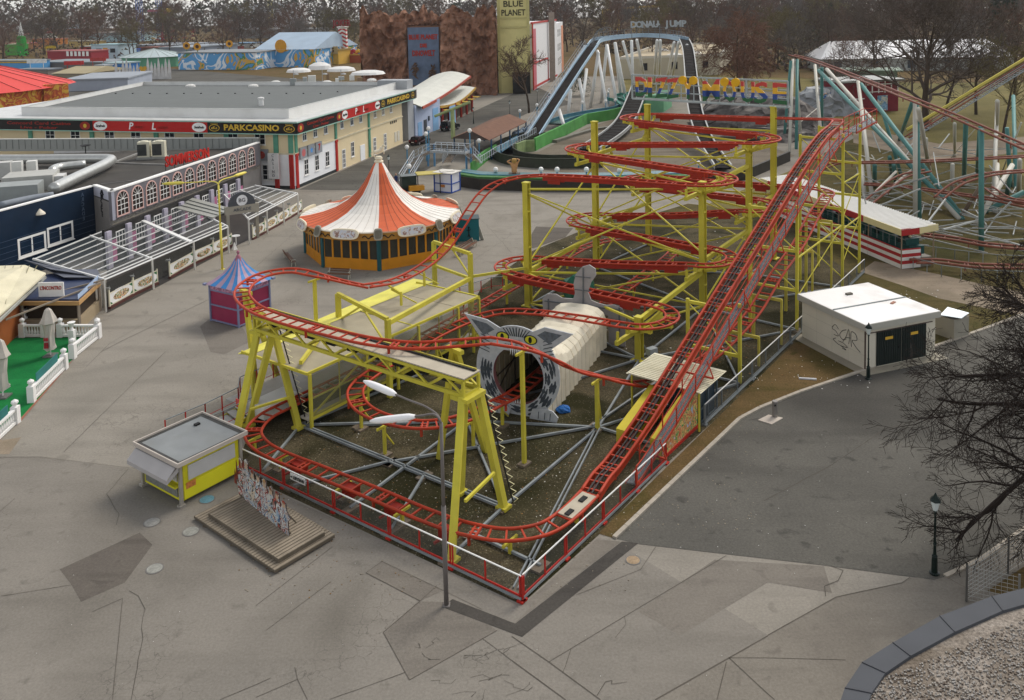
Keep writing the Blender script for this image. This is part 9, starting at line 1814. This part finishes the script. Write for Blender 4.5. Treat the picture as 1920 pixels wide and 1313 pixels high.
q = g(93, 78); t = thing('small_carousel', 'small carousel with a grey top and rows of yellow lights', 'carousel', q); MB().lathe([(7, 3), (7.2, 4.2), (3, 6.5), (3, 8.5), (0, 10)], q, 12).build('roof', [mat('roof_mouse_grey', 'a5a398', var=.15)], t); MB().lathe([(6, 0), (6, 3)], q, 12).build('drum', [mat('drum_gold', 'b58a3a', var=.4, scale=.8)], t); MB().lathe([(3, 8), (3.2, 9), (0, 10.5)], q, 12).build('red_top', [mat('top_red', '8f3a34')], t)
q = g(300, 78); t = thing('decorated_facade', 'cream and red curly decorated ride facade before the far trees', 'facade', q); b = MB(); rnd = random.Random(7)
for _ in range(60): p = q+Vector((rnd.uniform(-10, 30), rnd.uniform(-2, 2), rnd.uniform(0, 10))); b.tube(spline([p, p+Vector((1.5, 0, 1)), p+Vector((2, 0, -.5)), p+Vector((3.2, 0, .8))], .6), .45, 4, mi=rnd.randrange(3))
b.build('curls', [mat('curl_cream', 'cfbf95', var=.2), mat('curl_red', 'a83f34', var=.2), mat('curl_gold', 'b8923f', var=.2)], t)
q = g(268, 148); t = thing('white_cutouts', 'white cut-out fairy figures with golden heart on a stall roof', 'cut-outs', q); b = MB();
for k in range(16):
 x = -9+k*1.35; h_ = rnd.uniform(4, 8.5); p = q+Vector((x, -4, 0)); b.add([p, p+Vector((1.3, 0, 0)), p+Vector((1.1, 0, h_*.7)), p+Vector((.65, 0, h_)), p+Vector((.2, 0, h_*.7))], [(0, 1, 2, 3, 4)]); b.add([v+Vector((0, .25, 0)) for v in (p, p+Vector((1.3, 0, 0)), p+Vector((1.1, 0, h_*.7)), p+Vector((.65, 0, h_)), p+Vector((.2, 0, h_*.7)))], [(4, 3, 2, 1, 0)])
b.build('figures', [mat('cutout_white', 'c9c6c2', var=.25, scale=.6)], t); p = q+Vector((2, -4.3, 4)); MB().poly([p+Vector((1.5*16*math.sin(a)**3/16, 0, 1.5*(13*math.cos(a)-5*math.cos(2*a)-2*math.cos(3*a)-math.cos(4*a))/16)) for a in [6.283*k/20 for k in range(20)]]).build('heart', [mat('heart_gold', 'c99a2f')], t)
def lattice(lab, px, py, top, cs, name='lattice_tower', w_=4.):
 q = g(px, py); t = thing(name, lab, 'tower', q); h = max(hgt(q, top), 5) if top > -50 else 60; b = MB(); n = int(h/5)
 for sx in (-1, 1):
  for sy in (-1, 1): b.bar(q+Vector((sx*w_/2, sy*w_/2, 0)), q+Vector((sx*w_/2, sy*w_/2, h)), .5)
 for i in range(n):
  for s in (-1, 1): b.bar(q+Vector((-w_/2*s, -w_/2, h*i/n)), q+Vector((w_/2*s, -w_/2, h*(i+1)/n)), .32, .32, 1)
 b.build('frame', [mat('lat_'+cs[0], cs[0]), mat('lat_'+cs[1], cs[1])], t)
lattice('blue and white lattice tower, left one of two above the far left stalls', 264, 78, -60, ('3f5a9a', 'b0b8cc')); lattice('blue and white lattice tower, right one beside the yellow ride arm', 301, 76, -60, ('3f5a9a', 'b0b8cc')); lattice('yellow lattice tower top above the far trees', 508, 60, -60, ('b5a53a', 'c9bd5a'), w_=5)
q = g(310, 78); t = thing('swing_ride', 'red thrill ride arms with a yellow hub beside the lattice towers', 'ride', q); hub = q+Z*hgt(q, 20); MB().bar(q+Vector((-3, 0, 0)), hub, 1.4).bar(q+Vector((5, 3, 0)), hub, 1.2).build('leg', [mat('ride_red', '9a3440')], t); MB().bar(hub, hub+Vector((18, 0, -16)), 1.0).bar(hub, hub+Vector((-14, 0, 0)), 2.0).build('arm', [mat('ride_purple', '9a5a6a')], t); MB().lathe([(0, -2), (2.5, -1), (2.5, 1.5), (0, 2)], hub+Vector((4, 0, 0)), 8).build('hub', [mat('ride_yellow', 'c9a83a')], t)
t = thing('red_coaster', 'faint red coaster rail among the far left trees', 'roller coaster', g(120, 70)); MB().tube(spline([g(40, 66, 3), g(85, 55, 8), g(120, 45, 14), g(152, 40, 17), g(156, 42, 14)], 3), .7, 5).build('rail', [mat('rail_dull_red', '8f3a38')], t)
t = thing('yellow_coaster', 'yellow suspended coaster track on tall posts behind the flume top', 'roller coaster', g(1190, 60)); YC = mat('far_yellow', 'b8963a', var=.1); b = MB();
for pp in ([(1130, 18, 23), (1190, 14, 23), (1270, 12, 23)], [(1235, 2, 26), (1272, 3, 26), (1270, 20, 22)]): b.tube([g(x, y, z) if False else Vector((g(x, 60).x, g(1190, 60).y, hgt(g(1190, 60), y))) for x, y, z in pp], 1.1, 6)
b.build('track', [YC], t)
for x in (1132, 1160, 1187, 1270): p = g(x, 60); MB().bar(p, Vector((p.x, p.y, hgt(p, 18))), 2.2).build('post', [YC], t)
# sky backdrop is the world; a pale high building behind the far wood closes the last gap
tag(MB().box((-330, 1180, 0), 90, 30, 36, 0).build('far_office_block', [mat('far_white', 'c9ccd0', var=.05)]), 'pale distant block above the far left trees', 'building')
# more of the fairground on the left: small stalls, awnings, signs and figures
for a in ((150, 205, 98, 88, 14, 'a03a3a', 'b5b0a5', 'low red-walled booth row under a pale roof behind the red shop'), (205, 240, 104, 94, 10, '3f6fb0', '2f4f9a', 'stall with a bright blue domed cover right of the white pavilion'), (130, 175, 90, 78, 12, 'b59a5a', 'a39a85', 'ochre stall with a flat roof left of the teal hall'), (262, 300, 100, 90, 14, '6a4a40', '8a5548', 'brown stall with a rusty roof beside the decorated facade'), (318, 345, 112, 104, 8, 'c9b03a', 'd0c8b0', 'yellow booth with a cream roof in front of the far trees'), (380, 430, 96, 88, 14, '8a3f3a', 'a5a8a8', 'dark red hut half hidden by the trees above the painted hall'), (430, 470, 90, 82, 14, 'b5b5b0', '5f7f9a', 'pale hut with a slate blue roof among the trees above the painted hall'), (10, 60, 92, 82, 12, 'a5744a', '9a4a40', 'tan stall with a dull red roof near the green figure tower'), (60, 100, 84, 74, 14, 'c07a35', 'b06a50', 'orange stall row under a terracotta roof at the far left'), (28, 90, 142, 132, 8, '7a6f66', '6a6f74', 'dark stall under a slate roof right of the blue plank front'), (655, 690, 118, 104, 8, 'a05030', 'b59040', 'orange booth beside the striped arch at the rock wall')):
 block('fair_stall', a[7], *a[:7])
for i, (px, py, w_, c, lab) in enumerate(((140, 142, 3.5, 'b03030', 'red letters on props above the grey-blue shed'), (185, 134, 3, 'a83a34', 'red slanted board on the roof of the tan shed'), (95, 104, 3, 'd0b030', 'yellow board on posts left of the red shop'), (70, 138, 3.6, 'd8d4cc', 'white name board on posts beside the flame board'))):
 q = g(px, py); tag(MB().box(q+Z*4.5, w_*2.2, .4, 1.6, .15).bar(q-RT*w_*.8, q-RT*w_*.8+Z*4.6, .2).bar(q+RT*w_*.8, q+RT*w_*.8+Z*4.6, .2).build('stall_sign', [mat('stall_sign_'+c, c, var=.35, scale=1.2)]), lab, 'sign')
for i, (px, py) in enumerate(((372, 130), (352, 127), (432, 122))):
 q = g(px, py); t = thing('sunflower_figure', ['tall sunflower figure left of the painted hall middle', 'leftmost sunflower figure on the painted hall roof', 'sunflower figure at the right end of the painted hall'][i], 'figure', q+Z*6); MB().bar(q, q+Z*10, .3).build('stem', [mat('stem_green', '3f6a35')], t); MB().poly([q+Z*10+RT*1.7*math.cos(6.283*k/14)+Z*1.7*math.sin(6.283*k/14)-Vector((0, .2, 0)) for k in range(14)]).build('petals', [mat('sun_gold', 'c98f2a')], t); MB().poly([q+Z*10+RT*.8*math.cos(6.283*k/10)+Z*.8*math.sin(6.283*k/10)-Vector((0, .3, 0)) for k in range(10)]).build('flower_centre', [mat('flower_brown', '4a3020')], t)
# thin air between the camera and the far wood
hz = bpy.data.materials.new('air'); hz.use_nodes = True; nn_ = hz.node_tree.nodes; nn_.remove(nn_['Principled BSDF']); pv = nn_.new('ShaderNodeVolumePrincipled'); pv.inputs['Color'].default_value = (.93, .95, 1, 1); pv.inputs['Density'].default_value = .00007; pv.inputs['Anisotropy'].default_value = .2
hz.node_tree.links.new(pv.outputs[0], nn_['Material Output'].inputs['Volume']); MATS['air'] = hz
ho = MB().box((0, 780, -1), 2640, 1700, 78, 0).build('haze', [hz]); ho['kind'] = 'stuff'; ho['label'] = 'thin grey air over the whole park'
